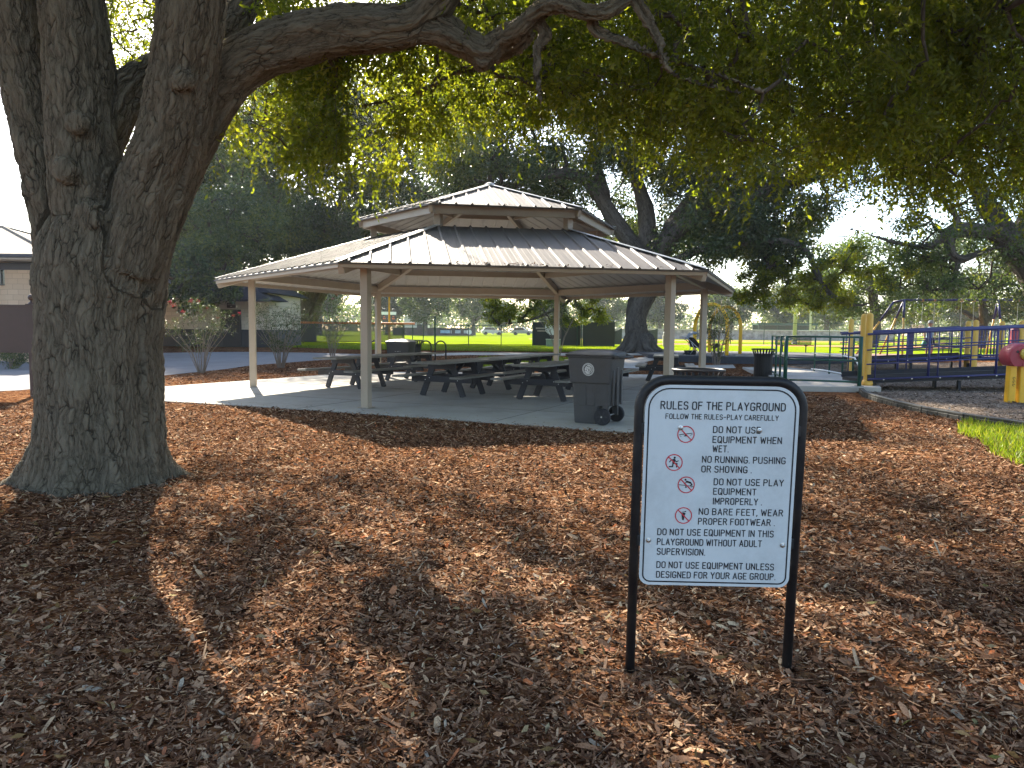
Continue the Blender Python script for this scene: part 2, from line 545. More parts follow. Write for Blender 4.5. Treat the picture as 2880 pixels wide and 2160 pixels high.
me.materials.append(M['mulch'])
me.polygons.foreach_set('use_smooth', [True] * len(me.polygons))
ground = bpy.data.objects.new('ground', me)
COL.objects.link(ground)
tag(ground, 'brown bark mulch ground', kind='structure')


def strip(name, near, far, mat, dz, nu=24, nv=10, kind='structure', label=None):
    """sheet between two polylines, following the terrain dz above it"""
    def resample(P, n):
        P = np.array(P, float)
        d = np.r_[0, np.cumsum(np.hypot(*np.diff(P, axis=0).T))]
        t = np.linspace(0, d[-1], n)
        return np.stack([np.interp(t, d, P[:, 0]), np.interp(t, d, P[:, 1])], -1)
    a, b = resample(near, nu), resample(far, nu)
    vs = []
    for j in range(nv + 1):
        t = j / nv
        for i in range(nu):
            p = a[i] * (1 - t) + b[i] * t
            vs.append((p[0], p[1], hz(p[0], p[1]) + dz))
    fs = [(j * nu + i, j * nu + i + 1, (j + 1) * nu + i + 1, (j + 1) * nu + i) for j in range(nv) for i in range(nu - 1)]
    o = MB().add(vs, fs).build(name, mat, smooth=True)
    return tag(o, label, kind=kind)


# lawn and ball field beyond the sidewalk
strip('lawn', [(-60, 40), (-20, 43), (-12, 40.5), (-8, 37.6), (0, 37.2), (4, 37.0), (8, 40.2), (14, 40.3), (20, 38.6), (60, 38)], [(-260, 320), (260, 320)], M['lawn'], 0.012, 60, 40)
strip('lawn_patch', [(-1.6, 28.6), (1.2, 28.0), (2.7, 28.1)], [(-1.2, 33.2), (1.5, 33.4), (3.3, 33.2)], M['lawn'], 0.012, 14, 6)
strip('infield', [(8, 61), (20, 57), (34, 56.0), (48, 57)], [(8, 66), (24, 63.5), (40, 62.5), (54, 64)], M['dirt'], 0.020, 20, 4)
strip('infield', [(2, 84), (20, 83), (60, 86)], [(2, 92), (24, 90), (66, 93)], M['dirt'], 0.020, 20, 4)
strip('path', [(-60, 12.5), (-25, 14.2), (-13.5, 15.6), (-11.7, 16.9), (-11.05, 20), (-10.95, 22.85), (-10.2, 28.6), (-8.2, 31.0), (-6.5, 32.2)],
      [(-60, 26), (-30, 27), (-22, 28.5), (-18.5, 31.5), (-16.3, 33.6), (-14.5, 34.3), (-12.5, 34.7), (-9.5, 34.6), (-6.8, 34.0)], M['asphalt'], 0.010, 60, 10, label='grey paved path')
strip('sidewalk', [(-6.8, 32.2), (-2, 34.1), (3, 34.3), (7.5, 35.2)], [(-6.9, 33.8), (-2, 35.7), (3, 36.0), (7.5, 36.8)], M['walk'], 0.014, 24, 3)
strip('sidewalk', [(3.2, 29.0), (5.5, 28.6), (9.0, 29.4)], [(3.0, 30.3), (5.5, 29.8), (9.3, 30.8)], M['walk'], 0.014, 16, 3)
strip('sidewalk', [(3.3, 30.2), (4.6, 32.0), (6.6, 34.6)], [(5.0, 29.9), (6.0, 32.0), (8.0, 34.6)], M['walk'], 0.018, 16, 3)
# playground surfacing right
border_pts = [(9.05, 18.9), (8.72, 18.2), (8.40, 17.0), (8.15, 15.6), (8.02, 14.4), (8.04, 13.3), (8.2, 12.2), (8.6, 11.2), (9.3, 10.3), (10.4, 9.6)]
BORDER_Y = [p[1] for p in border_pts][::-1]; BORDER_X = [p[0] for p in border_pts][::-1]
strip('play_surface', border_pts, [(9.6, 29.3), (12, 31), (16, 32), (22, 33), (30, 33), (38, 30), (40, 24), (40, 16), (34, 10), (24, 8)], M['fiber'], 0.022, 60, 24, label='grey brown wood fibre playground surfacing')
M['pad'] = simple('dark_rubber_surfacing', (0.05, 0.052, 0.062), 0.9, var=0.25, vscale=5, bump=0.3, bscale=60)
pad = MB()
pp = [(6.2, 33.4), (7.2, 32.0), (9.2, 31.3), (12.0, 31.3), (14.6, 31.9), (16.6, 33.4), (17.2, 36), (16, 38.6), (12, 39.8), (8, 39.6), (6.3, 37)]
pad.prism([(x, y) for x, y in pp], 0.15, 0.50)
tag(pad.build('rubber_pad', M['pad'], bevel=0.03), 'dark raised rubber pad under the yellow arch', kind='structure')
strip('rubber_lane', [(13, 33.5), (18, 34.3), (26, 34.8), (40, 34)], [(16, 38.3), (20, 38.5), (28, 38.6), (42, 38)], simple('brown_rubber_lane', (0.16, 0.09, 0.075), 0.9, var=0.15), 0.03, 30, 6)

# slab of the pavilion
slab_poly = [(-9.7, 16.0), (-7.19, 14.97), (-4.05, 13.75), (-0.47, 12.10), (1.81, 10.98), (3.5, 10.2), (5.2, 13.2), (6.7, 20.2), (5.6, 25.6), (0.2, 26.2), (-5.1, 25.7), (-6.21, 23.6), (-8.93, 18.46), (-10.1, 17.0)]
sl = MB().prism(slab_poly, -0.12, 0.022)
slab = tag(sl.build('concrete_slab', M['slab'], bevel=0.012), 'pale concrete slab under the pavilion', kind='structure')
# tooled joints: thin grit lines lying in the slab
jm = MB()
for p0, p1 in (((-7.0, 17.2), (4.6, 11.9)), ((-5.8, 19.9), (5.4, 14.7)), ((-4.7, 22.6), (6.3, 17.5)), ((-4.05, 13.76), (-1.0, 20.3)), ((-1.0, 20.3), (1.4, 25.6)), ((-0.3, 12.1), (5.0, 23.4))):
    jm.beam((p0[0], p0[1], 0.0225), (p1[0], p1[1], 0.0225), 0.012, 0.005)
tag(jm.build('slab_joints', M['joint'], slab), kind='structure')

# ------------------------------------------------------------------ pavilion
def metalroof():
    m, nt, ns, lk, b = newmat('ribbed_metal_roof')
    tc = node(nt, 'ShaderNodeTexCoord')
    mp = node(nt, 'ShaderNodeMapping'); mp.inputs['Scale'].default_value = (9.0, 0.35, 1.0)
    lk.new(tc.outputs['Object'], mp.inputs['Vector'])
    n1 = node(nt, 'ShaderNodeTexNoise'); n1.inputs['Scale'].default_value = 3.0; n1.inputs['Detail'].default_value = 7; n1.inputs['Roughness'].default_value = 0.7
    lk.new(mp.outputs[0], n1.inputs['Vector'])
    rp = ramp(nt, [(0.3, (0.06, 0.053, 0.054)), (0.55, (0.10, 0.089, 0.087)), (0.8, (0.165, 0.147, 0.138))])
    lk.new(n1.outputs['Fac'], rp.inputs['Fac']); lk.new(rp.outputs['Color'], b.inputs['Base Color'])
    b.inputs['Metallic'].default_value = 0.05; b.inputs['Specular IOR Level'].default_value = 0.3
    rr = ramp(nt, [(0.3, 0.48), (0.75, 0.66)])
    lk.new(n1.outputs['Fac'], rr.inputs['Fac']); lk.new(rr.outputs['Color'], b.inputs['Roughness'])
    return m


M['roof'] = metalroof()
M['soffit'] = simple('pale_roof_deck', (0.40, 0.39, 0.37), 0.5, 0.15, var=0.08)
M['cap'] = simple('ridge_cap_metal', (0.42, 0.42, 0.42), 0.38, 0.5, var=0.15, vscale=3)
PC = Vector((-0.635, 19.654, 0.0)); PROT = 0.16
pav = thing('pavilion', 'hexagonal open picnic pavilion with two-tier metal roof on six tan posts', 'pavilion', PC)
va = [PROT + math.pi + k * math.pi / 3 for k in range(6)]      # hexagon vertices: left, front left, front right, right, back right, back left
T30, C30 = math.tan(math.pi / 6), math.cos(math.pi / 6)


def pol(r, a, z): return (r * math.cos(a), r * math.sin(a), z)


def roof_z(r, rE, zE): return zE + 0.293 * (rE - r)


def roof_panel(name, aI, aO, zO, parent, mats):
    sl_ = 0.293 / C30
    z = lambda y: zO + sl_ * (aO - y)
    mb = MB()
    th = 0.014
    wi, wo = aI * T30, aO * T30
    mb.add([(-wi, aI, z(aI)), (wi, aI, z(aI)), (wo, aO, z(aO)), (-wo, aO, z(aO))], [(0, 3, 2, 1)], 0)
    mb.add([(-wi, aI, z(aI) - th), (wi, aI, z(aI) - th), (wo, aO, z(aO) - th), (-wo, aO, z(aO) - th)], [(0, 1, 2, 3)], 1)
    mb.add([(-wo, aO, z(aO)), (wo, aO, z(aO)), (wo, aO, z(aO) - th), (-wo, aO, z(aO) - th)], [(0, 1, 2, 3)], 0)
    step = 0.36
    n = int(wo / step) + 1
    for i in range(-n * 3, n * 3 + 1):
        s = i * step / 3 + 0.06
        if abs(s) > wo - 0.03: continue
        yi = max(aI, abs(s) / T30)
        if aO - yi < 0.08: continue
        if i % 3 == 0:
            w0, w1, h = 0.034, 0.014, 0.034
        else:
            w0, w1, h = 0.012, 0.005, 0.0018
        for sgn, mi, hh in ((1, 0, h), (-1, 1, h * 0.6)):
            zo = 0.001 if sgn > 0 else -th - 0.001
            vs = []
            for y in (yi, aO + 0.004):
                zz = z(y) + zo
                vs += [(s - w0, y, zz), (s - w1, y, zz + sgn * hh), (s + w1, y, zz + sgn * hh), (s + w0, y, zz)]
            fs = [(0, 1, 5, 4), (1, 2, 6, 5), (2, 3, 7, 6), (4, 5, 6, 7), (3, 2, 1, 0)]
            if sgn > 0: fs = [tuple(reversed(q_)) for q_ in fs]
            mb.add(vs, fs, mi)
    return mb.build(name, mats, parent)


RE, ZE = 6.973, 2.727
RU, ZU = 3.459, 4.326
rp0 = roof_panel('roof_panel', 2.62, RE * C30, ZE, pav, [M['roof'], M['soffit']])
up0 = roof_panel('upper_roof_panel', 0.05, RU * C30, ZU, pav, [M['roof'], M['soffit']])
for k in range(6):
    a = va[k] + math.pi / 6
    for src in (rp0, up0):
        o = src if k == 0 else src.copy()
        if k: COL.objects.link(o); o.parent = pav
        o.rotation_euler = (0, 0, a - math.pi / 2)
for k in range(6):
    a, a2 = va[k], va[(k + 1) % 6]
    # column
    mb = MB().box((0, 0, 1.43), (0.155, 0.155, 2.82)).box((0, 0, 0.036), (0.25, 0.25, 0.016))
    c = mb.build('column', M['tan'], pav, bevel=0.012)
    c.location = pol(6.07, a, 0); c.rotation_euler = (0, 0, a)
    # hip rafter with its tail at the eave corner
    MB().beam(pol(6.90, a, roof_z(6.90, RE, ZE) - 0.135), pol(2.9, a, roof_z(2.9, RE, ZE) - 0.135), 0.13, 0.20).build('rafter', M['tan'], pav, bevel=0.008)
    MB().beam(pol(3.40, a, roof_z(3.40, RU, ZU) - 0.13), pol(0.12, a, roof_z(0.12, RU, ZU) - 0.13), 0.10, 0.15).build('upper_rafter', M['tan'], pav, bevel=0.008)
    # beams along each side
    def side(r, dz, w, h, name, mat, rE, zE, inset=0.0, bev=0.006):
        p0, p1 = Vector(pol(r, a, roof_z(r, rE, zE) + dz)), Vector(pol(r, a2, roof_z(r, rE, zE) + dz))
        d = (p1 - p0).normalized() * inset
        return MB().beam(p0 + d, p1 - d, w, h).build(name, mat, pav, bevel=bev)
    side(6.07, -0.16, 0.10, 0.20, 'eave_beam', M['tan'], RE, ZE, 0.085)
    side(4.55, -0.135, 0.09, 0.17, 'purlin', M['tan'], RE, ZE, 0.075)
    side(3.05, -0.16, 0.10, 0.16, 'ring_beam', M['tan'], RE, ZE, 0.08)
    side(6.93, -0.066, 0.035, 0.095, 'fascia', M['tan'], RE, ZE, 0.03)
    side(6.968, -0.020, 0.024, 0.036, 'eave_trim', M['trim'], RE, ZE, 0.0, 0.0)
    side(3.30, -0.155, 0.06, 0.19, 'upper_fascia', M['tan'], RU, ZU, 0.04)
    side(3.455, -0.020, 0.024, 0.036, 'upper_eave_trim', M['trim'], RU, ZU, 0.0, 0.0)
    side(1.7, -0.11, 0.07, 0.12, 'upper_purlin', M['tan'], RU, ZU, 0.06)
    # post between the two roofs
    o = MB().box((0, 0, 4.02), (0.16, 0.16, 0.56)).build('upper_post', M['tan'], pav, bevel=0.01)
    o.location = pol(3.02, a, 0); o.rotation_euler = (0, 0, a)
    # ridge caps: two leaves folded over the hip
    for (r0, r1, rE, zE, nm) in ((6.95, 3.0, RE, ZE, 'ridge_cap'), (3.45, 0.0, RU, ZU, 'upper_ridge_cap')):
        mb = MB()
        P0, P1 = Vector(pol(r0, a, roof_z(r0, rE, zE) + 0.05)), Vector(pol(r1, a, roof_z(r1, rE, zE) + 0.05))
        t = Vector((-math.sin(a), math.cos(a), 0))
        for s in (-1, 1):
            e0, e1 = P0 + t * s * 0.085 + Vector((0, 0, -0.014)), P1 + t * s * 0.085 + Vector((0, 0, -0.014))
            dn = Vector((0, 0, -0.008))
            vs = [P0, P1, e1, e0, P0 + dn, P1 + dn, e1 + dn, e0 + dn]
            fs = [(0, 1, 2, 3), (7, 6, 5, 4), (3, 2, 6, 7), (0, 3, 7, 4), (1, 5, 6, 2)]
            if s < 0: fs = [tuple(reversed(q_)) for q_ in fs]
            mb.add(vs, fs)
        mb.build(nm, M['cap'], pav)
MB().lathe([(0.16, 5.30), (0.13, 5.38), (0.03, 5.42)], 12).build('roof_cap', M['cap'], pav)

# ------------------------------------------------------------------ playground rules sign
sgn = thing('rules_sign', 'white playground rules sign in a black bent tube frame', 'sign', (0.9146, 3.2596, 0.0))
_yaw, _lean, _roll = -0.0182, 0.0427, 0.0067
_ex = Vector((math.cos(_yaw), math.sin(_yaw), 0)); _n = Vector((math.sin(_yaw), -math.cos(_yaw), 0))
_ez = Vector((0, 0, 1)) * math.cos(_lean) + _n * math.sin(_lean)
_X = math.cos(_roll) * _ex - math.sin(_roll) * _ez
_Z = math.cos(_roll) * _ez + math.sin(_roll) * _ex
_Y = _Z.cross(_X)
sgn.rotation_euler = Matrix((_X, _Y, _Z)).transposed().to_euler()
tr = 0.0215
xo = 0.380 - tr; zt = 1.358 - tr; cr_ = 0.125
pts = [(-xo, 0, -0.12), (-xo, 0, zt - cr_)]
for i in range(1, 11):
    t = math.pi - i * math.pi / 20
    pts.append((-xo + cr_ + cr_ * math.cos(t), 0, zt - cr_ + cr_ * math.sin(t)))
pts.append((0, 0, zt))
pts += [(-x, y, z) for x, y, z in reversed(pts[:-1])]
MB().tube(pts, tr, 20).build('frame', M['postblack'], sgn, smooth=True)


def rrect(x0, x1, z0, z1, rt, rb, n=8):
    P = []
    for cx, cz, r, a0 in ((x1 - rt, z1 - rt, rt, 0), (x0 + rt, z1 - rt, rt, 90), (x0 + rb, z0 + rb, rb, 180), (x1 - rb, z0 + rb, rb, 270)):
        for i in range(n + 1):
            t = R(a0 + 90 * i / n)
            P.append((cx + r * math.cos(t), cz + r * math.sin(t)))
    return P


out = rrect(-0.336, 0.336, 0.408, 1.317, 0.105, 0.045)
pm = MB()
n = len(out)
pm.add([(x, -0.022, z) for x, z in out] + [(x, -0.019, z) for x, z in out], [tuple(range(n - 1, -1, -1)), tuple(range(n, 2 * n))] + [(i, (i + 1) % n, n + (i + 1) % n, n + i) for i in range(n)])
panel = pm.build('panel', M['signwhite'], sgn)
bo = rrect(-0.323, 0.323, 0.421, 1.304, 0.094, 0.036); bi = rrect(-0.3165, 0.3165, 0.4275, 1.2975, 0.0875, 0.0295)
MB().add([(x, -0.0228, z) for x, z in bo] + [(x, -0.0228, z) for x, z in bi], [(n + i, n + (i + 1) % n, (i + 1) % n, i) for i in range(n)]).build('border_line', M['ink'], panel)
# bolts that fix the panel
for (bx, bz, r_) in ((-0.178, 1.1275, 0.0115), (0.167, 1.122, 0.0115), (-0.300, 0.615, 0.012), (0.298, 0.605, 0.012)):
    b_ = MB().lathe([(r_, 0), (r_, 0.0015), (r_ * 0.62, 0.0025), (r_ * 0.55, 0.007), (r_ * 0.2, 0.009)], 14)
    b_.v = [(bx + p[0], -0.0225 - p[2], bz + p[1]) for p in b_.v]
    b_.f = [tuple(reversed(f)) for f in b_.f]
    b_.build('bolt', M['steel'], panel)
# clips that hold the panel to the tube
for sx in (-1, 1):
    MB().box((sx * 0.345, -0.004, 1.12), (0.05, 0.03, 0.05)).box((sx * 0.345, -0.004, 0.61), (0.05, 0.03, 0.05)).build('bracket', M['black'], sgn, bevel=0.004)


def text_mesh(txt, x, z, w, h, y=-0.0232, bold=0.010):
    cu = bpy.data.curves.new('t', 'FONT')
    cu.body = txt; cu.size = 1.0; cu.offset = bold; cu.resolution_u = 3; cu.space_character = 1.12; cu.space_word = 1.25
    ob = bpy.data.objects.new('t', cu)
    COL.objects.link(ob)
    bpy.context.view_layer.update()
    me_ = bpy.data.meshes.new_from_object(ob.evaluated_get(bpy.context.evaluated_depsgraph_get()))
    V = np.array([v.co[:] for v in me_.vertices])
    F = [tuple(p.vertices) for p in me_.polygons]
    bpy.data.objects.remove(ob); bpy.data.curves.remove(cu); bpy.data.meshes.remove(me_)
    x0, x1 = V[:, 0].min(), V[:, 0].max()
    capH = 0.73
    P = [(x + (v[0] - x0) / (x1 - x0) * w, y, z + v[1] / capH * h) for v in V]
    return P, F


def disc(mb, x, z, r, y=-0.0232, n=20, sx=1.0, rot=0.0):
    c, s = math.cos(rot), math.sin(rot)
    P = []
    for i in range(n):
        a = 2 * math.pi * i / n
        px, pz = r * sx * math.cos(a), r * math.sin(a)
        P.append((x + c * px - s * pz, y, z + s * px + c * pz))
    mb.add(P, [tuple(range(n))])


def stroke(mb, pts, w, y=-0.0232):
    for i, (p, q_) in enumerate(zip(pts[:-1], pts[1:])):
        d = Vector((q_[0] - p[0], q_[1] - p[1])); L = d.length
        if L < 1e-6: continue
        d /= L; nrm = Vector((-d.y, d.x)) * w / 2
        yy = y - 0.00004 * i
        mb.add([(p[0] - nrm.x, yy, p[1] - nrm.y), (q_[0] - nrm.x, yy, q_[1] - nrm.y), (q_[0] + nrm.x, yy, q_[1] + nrm.y), (p[0] + nrm.x, yy, p[1] + nrm.y)], [(0, 1, 2, 3)])
        disc(mb, q_[0], q_[1], w / 2, yy - 0.00002, 8)
        disc(mb, p[0], p[1], w / 2, yy - 0.00002, 8)


def ring(mb, x, z, r, w, y=-0.0238, n=40):
    o_, i_ = [], []
    for i in range(n):
        a = 2 * math.pi * i / n
        o_.append((x + r * math.cos(a), y, z + r * math.sin(a))); i_.append((x + (r - w) * math.cos(a), y, z + (r - w) * math.sin(a)))
    mb.add(o_ + i_, [(i, (i + 1) % n, n + (i + 1) % n, n + i) for i in range(n)])


def _arc(cx, cz, rx, rz, a0, a1, n=6):
    return [(cx + rx * math.cos(R(a0 + (a1 - a0) * i / n)), cz + rz * math.sin(R(a0 + (a1 - a0) * i / n))) for i in range(n + 1)]


_q = 0.22
_O = [(0, _q)] + _arc(_q, _q, _q, _q, 180, 270)[1:] + _arc(0.54 - _q, _q, _q, _q, 270, 360) + _arc(0.54 - _q, 1 - _q, _q, _q, 0, 90) + _arc(_q, 1 - _q, _q, _q, 90, 180) + [(0, _q)]
_bowl = [(0, 1)] + [(0.30, 1)] + _arc(0.30, 0.765, 0.22, 0.235, 90, -90) + [(0, 0.53)]
GLYPH = {'A': (0.58, [[(0, 0), (0.29, 1), (0.58, 0)], [(0.10, 0.30), (0.48, 0.30)]]), 'B': (0.54, [[(0, 0), (0, 1)], _bowl, [(0, 0.53), (0.30, 0.53)] + _arc(0.30, 0.265, 0.24, 0.265, 90, -90) + [(0, 0)]]),
         'C': (0.54, [_arc(0.54 - _q, 1 - _q, _q, _q, 10, 90) + _arc(_q, 1 - _q, _q, _q, 90, 180) + _arc(_q, _q, _q, _q, 180, 270) + _arc(0.54 - _q, _q, _q, _q, 270, 350)]),
         'D': (0.54, [[(0, 0), (0, 1), (0.26, 1)] + _arc(0.26, 0.72, 0.28, 0.28, 90, 0) + _arc(0.26, 0.28, 0.28, 0.28, 0, -90) + [(0, 0)]]), 'E': (0.46, [[(0.46, 1), (0, 1), (0, 0), (0.46, 0)], [(0, 0.53), (0.38, 0.53)]]),
         'F': (0.46, [[(0.46, 1), (0, 1), (0, 0)], [(0, 0.53), (0.38, 0.53)]]), 'G': (0.54, [_arc(0.54 - _q, 1 - _q, _q, _q, 10, 90) + _arc(_q, 1 - _q, _q, _q, 90, 180) + _arc(_q, _q, _q, _q, 180, 270) + _arc(0.54 - _q, _q, _q, _q, 270, 360) + [(0.54, 0.46), (0.30, 0.46)]]),
         'H': (0.52, [[(0, 0), (0, 1)], [(0.52, 0), (0.52, 1)], [(0, 0.53), (0.52, 0.53)]]), 'I': (0.0, [[(0, 0), (0, 1)]]), 'L': (0.44, [[(0, 1), (0, 0), (0.44, 0)]]), 'M': (0.66, [[(0, 0), (0, 1), (0.33, 0.25), (0.66, 1), (0.66, 0)]]),
         'N': (0.54, [[(0, 0), (0, 1), (0.54, 0), (0.54, 1)]]), 'O': (0.54, [_O]), 'P': (0.52, [[(0, 0), (0, 1)], [(0, 1), (0.30, 1)] + _arc(0.30, 0.75, 0.22, 0.25, 90, -90) + [(0, 0.5)]]),
         'Q': (0.54, [_O, [(0.32, 0.25), (0.58, -0.08)]]), 'R': (0.54, [[(0, 0), (0, 1)], _bowl, [(0.28, 0.53), (0.54, 0)]]),
         'S': (0.52, [_arc(0.52 - _q, 1 - _q, _q, _q, 15, 90) + _arc(_q, 1 - 0.235, _q, 0.235, 90, 250) + _arc(0.52 - _q, 0.265, _q, 0.265, 70, -90) + _arc(_q, _q, _q, _q, 270, 195)]), 'T': (0.52, [[(0, 1), (0.52, 1)], [(0.26, 1), (0.26, 0)]]),
         'U': (0.54, [[(0, 1), (0, _q)] + _arc(_q, _q, _q, _q, 180, 270) + _arc(0.54 - _q, _q, _q, _q, 270, 360) + [(0.54, 1)]]), 'V': (0.56, [[(0, 1), (0.28, 0), (0.56, 1)]]), 'W': (0.74, [[(0, 1), (0.17, 0), (0.37, 0.8), (0.57, 0), (0.74, 1)]]),
         'Y': (0.56, [[(0, 1), (0.28, 0.45), (0.56, 1)], [(0.28, 0.45), (0.28, 0)]]), '.': (0.0, [[(0, 0), (0, 0.02)]]), ',': (0.0, [[(0, 0.03), (-0.06, -0.14)]]), '-': (0.42, [[(0, 0.48), (0.42, 0.48)]])}


def sign_text(mb, txt, x, z, w, h, weight=0.138, y=-0.0232):
    """highway style capitals drawn as strokes"""
    adv = []; cx = 0.0
    for ch in txt:
        if ch == ' ': cx += 0.36; continue
        gw, st_ = GLYPH[ch]
        adv.append((ch, cx)); cx += gw + 0.30
    total = cx - 0.30
    lw = weight * h
    sx = (w - lw) / total; hh = h - lw
    for ch, ox in adv:
        for pl in GLYPH[ch][1]:
            stroke(mb, [(x + lw / 2 + (ox + p[0]) * sx, z + lw / 2 + p[1] * hh) for p in pl], lw, y)


LINES = [("RULES OF THE PLAYGROUND", -0.270, 1.2085, 0.546, 0.0375, 0.012), ("FOLLOW THE RULES-PLAY CAREFULLY", -0.246, 1.1665, 0.494, 0.0245, 0.010),
         ("DO NOT USE", -0.036, 1.1075, 0.208, 0.0315, .012), ("EQUIPMENT WHEN", -0.036, 1.0630, 0.304, 0.0315, .012), ("WET.", -0.034, 1.0215, 0.071, 0.0315, .012),
         ("NO RUNNING. PUSHING", -0.078, 0.9735, 0.367, 0.0315, .012), ("OR SHOVING .", -0.079, 0.9295, 0.222, 0.0315, .012),
         ("DO NOT USE PLAY", -0.022, 0.8730, 0.309, 0.0315, .012), ("EQUIPMENT", -0.022, 0.8295, 0.191, 0.0315, .012), ("IMPROPERLY .", -0.021, 0.7850, 0.217, 0.0315, .012),
         ("NO BARE FEET, WEAR", -0.082, 0.7365, 0.374, 0.0315, .012), ("PROPER FOOTWEAR .", -0.083, 0.6915, 0.341, 0.0315, .012),
         ("DO NOT USE EQUIPMENT IN THIS", -0.262, 0.6395, 0.518, 0.0318, .012), ("PLAYGROUND WITHOUT ADULT", -0.262, 0.5935, 0.468, 0.0318, .012), ("SUPERVISION.", -0.261, 0.5485, 0.217, 0.0318, .012),
         ("DO NOT USE EQUIPMENT UNLESS", -0.260, 0.4870, 0.526, 0.0318, .012), ("DESIGNED FOR YOUR AGE GROUP.", -0.260, 0.4415, 0.535, 0.0318, .012)]
tm = MB()
for L_ in LINES:
    sign_text(tm, *L_[:5])
tm.build('lettering', M['ink'], panel)


ICON = [(-0.1535, 1.099), (-0.2003, 0.972), (-0.1425, 0.872), (-0.1485, 0.732)]
bm_ = MB()
for (x, z) in ICON:
    rm = MB()
    ring(rm, x, z, 0.038, 0.0045)
    stroke(rm, [(x - 0.0255, z + 0.0255), (x + 0.0255, z - 0.0255)], 0.0048, -0.0240)
    rm.build('prohibition_ring', M['red'], panel)
x, z = ICON[0]   # see-saw
stroke(bm_, [(x - 0.028, z - 0.002), (x + 0.027, z + 0.006)], 0.0032)
bm_.add([(x - 0.009, -0.0232, z - 0.009), (x + 0.007, -0.0232, z - 0.009), (x - 0.001, -0.0232, z + 0.001)], [(0, 1, 2)])
stroke(bm_, [(x - 0.027, z - 0.007), (x - 0.020, z - 0.010)], 0.002); stroke(bm_, [(x + 0.020, z - 0.004), (x + 0.028, z + 0.001)], 0.002)
bm_.build('pictogram', M['ink'], panel); bm_ = MB()
x, z = ICON[1]   # running figure
disc(bm_, x + 0.002, z + 0.022, 0.0048)
stroke(bm_, [(x + 0.001, z + 0.012), (x - 0.003, z - 0.003)], 0.0105)
stroke(bm_, [(x + 0.002, z + 0.012), (x + 0.010, z + 0.003), (x + 0.018, z + 0.008)], 0.0042)
stroke(bm_, [(x - 0.002, z + 0.013), (x - 0.013, z + 0.011), (x - 0.020, z + 0.002)], 0.0042)
stroke(bm_, [(x - 0.002, z - 0.004), (x + 0.013, z - 0.005), (x + 0.012, z - 0.020)], 0.0055)
stroke(bm_, [(x - 0.004, z - 0.004), (x - 0.006, z - 0.019), (x - 0.020, z - 0.019)], 0.0055)
bm_.build('pictogram', M['ink'], panel); bm_ = MB()
x, z = ICON[2]   # figure kneeling on a see-saw
stroke(bm_, [(x - 0.032, z + 0.000), (x + 0.031, z - 0.006)], 0.003)
bm_.add([(x - 0.006, -0.0232, z - 0.013), (x + 0.004, -0.0232, z - 0.013), (x - 0.001, -0.0232, z - 0.003)], [(0, 1, 2)])
disc(bm_, x - 0.004, z + 0.023, 0.0045)
stroke(bm_, [(x + 0.002, z + 0.015), (x + 0.018, z + 0.010)], 0.0085)
stroke(bm_, [(x + 0.001, z + 0.013), (x - 0.008, z + 0.004)], 0.004)
stroke(bm_, [(x + 0.018, z + 0.010), (x + 0.026, z + 0.001), (x + 0.020, z - 0.001)], 0.005)
stroke(bm_, [(x + 0.020, z - 0.010), (x + 0.028, z - 0.010)], 0.0018)
bm_.build('pictogram', M['ink'], panel); bm_ = MB()
x, z = ICON[3]   # bare foot
bm_.add([(x - 0.0095, -0.0232, z + 0.009), (x - 0.0055, -0.0232, z - 0.020), (x + 0.0005, -0.0232, z - 0.022), (x + 0.0028, -0.0232, z - 0.018), (x + 0.0038, -0.0232, z - 0.004), (x + 0.009, -0.0232, z + 0.010), (x + 0.004, -0.0232, z + 0.0135), (x - 0.003, -0.0232, z + 0.0135)], [(0, 1, 2, 3, 4, 5, 6, 7)])
for i, (dx, rr_) in enumerate(((0.0085, 0.003), (0.0035, 0.002), (-0.001, 0.0018), (-0.0052, 0.0016), (-0.0088, 0.0014))):
    disc(bm_, x + dx, z + 0.0185 - i * 0.0009, rr_)
bm_.build('pictogram', M['ink'], panel)

# ------------------------------------------------------------------ trees
def catmull(pts, step):
    """pts: (x,y,z,r) -> dense numpy array"""
    P = np.array(pts, float)
    if len(P) < 3:
        n = max(2, int(np.linalg.norm(P[-1, :3] - P[0, :3]) / step) + 1)
        t = np.linspace(0, 1, n)[:, None]
        return P[0] * (1 - t) + P[-1] * t
    E_ = np.vstack([2 * P[0] - P[1], P, 2 * P[-1] - P[-2]])
    out_ = []
    for i in range(1, len(E_) - 2):
        a, b, c, d = E_[i - 1], E_[i], E_[i + 1], E_[i + 2]
        n = max(2, int(np.linalg.norm(c[:3] - b[:3]) / step))
        t = np.linspace(0, 1, n, endpoint=False)[:, None]
        out_.append(0.5 * ((2 * b) + (-a + c) * t + (2 * a - 5 * b + 4 * c - d) * t ** 2 + (-a + 3 * b - 3 * c + d) * t ** 3))
    out_.append(P[-1:])
    o = np.vstack(out_)
    o[:, 3] = np.maximum(o[:, 3], 0.004)
    return o


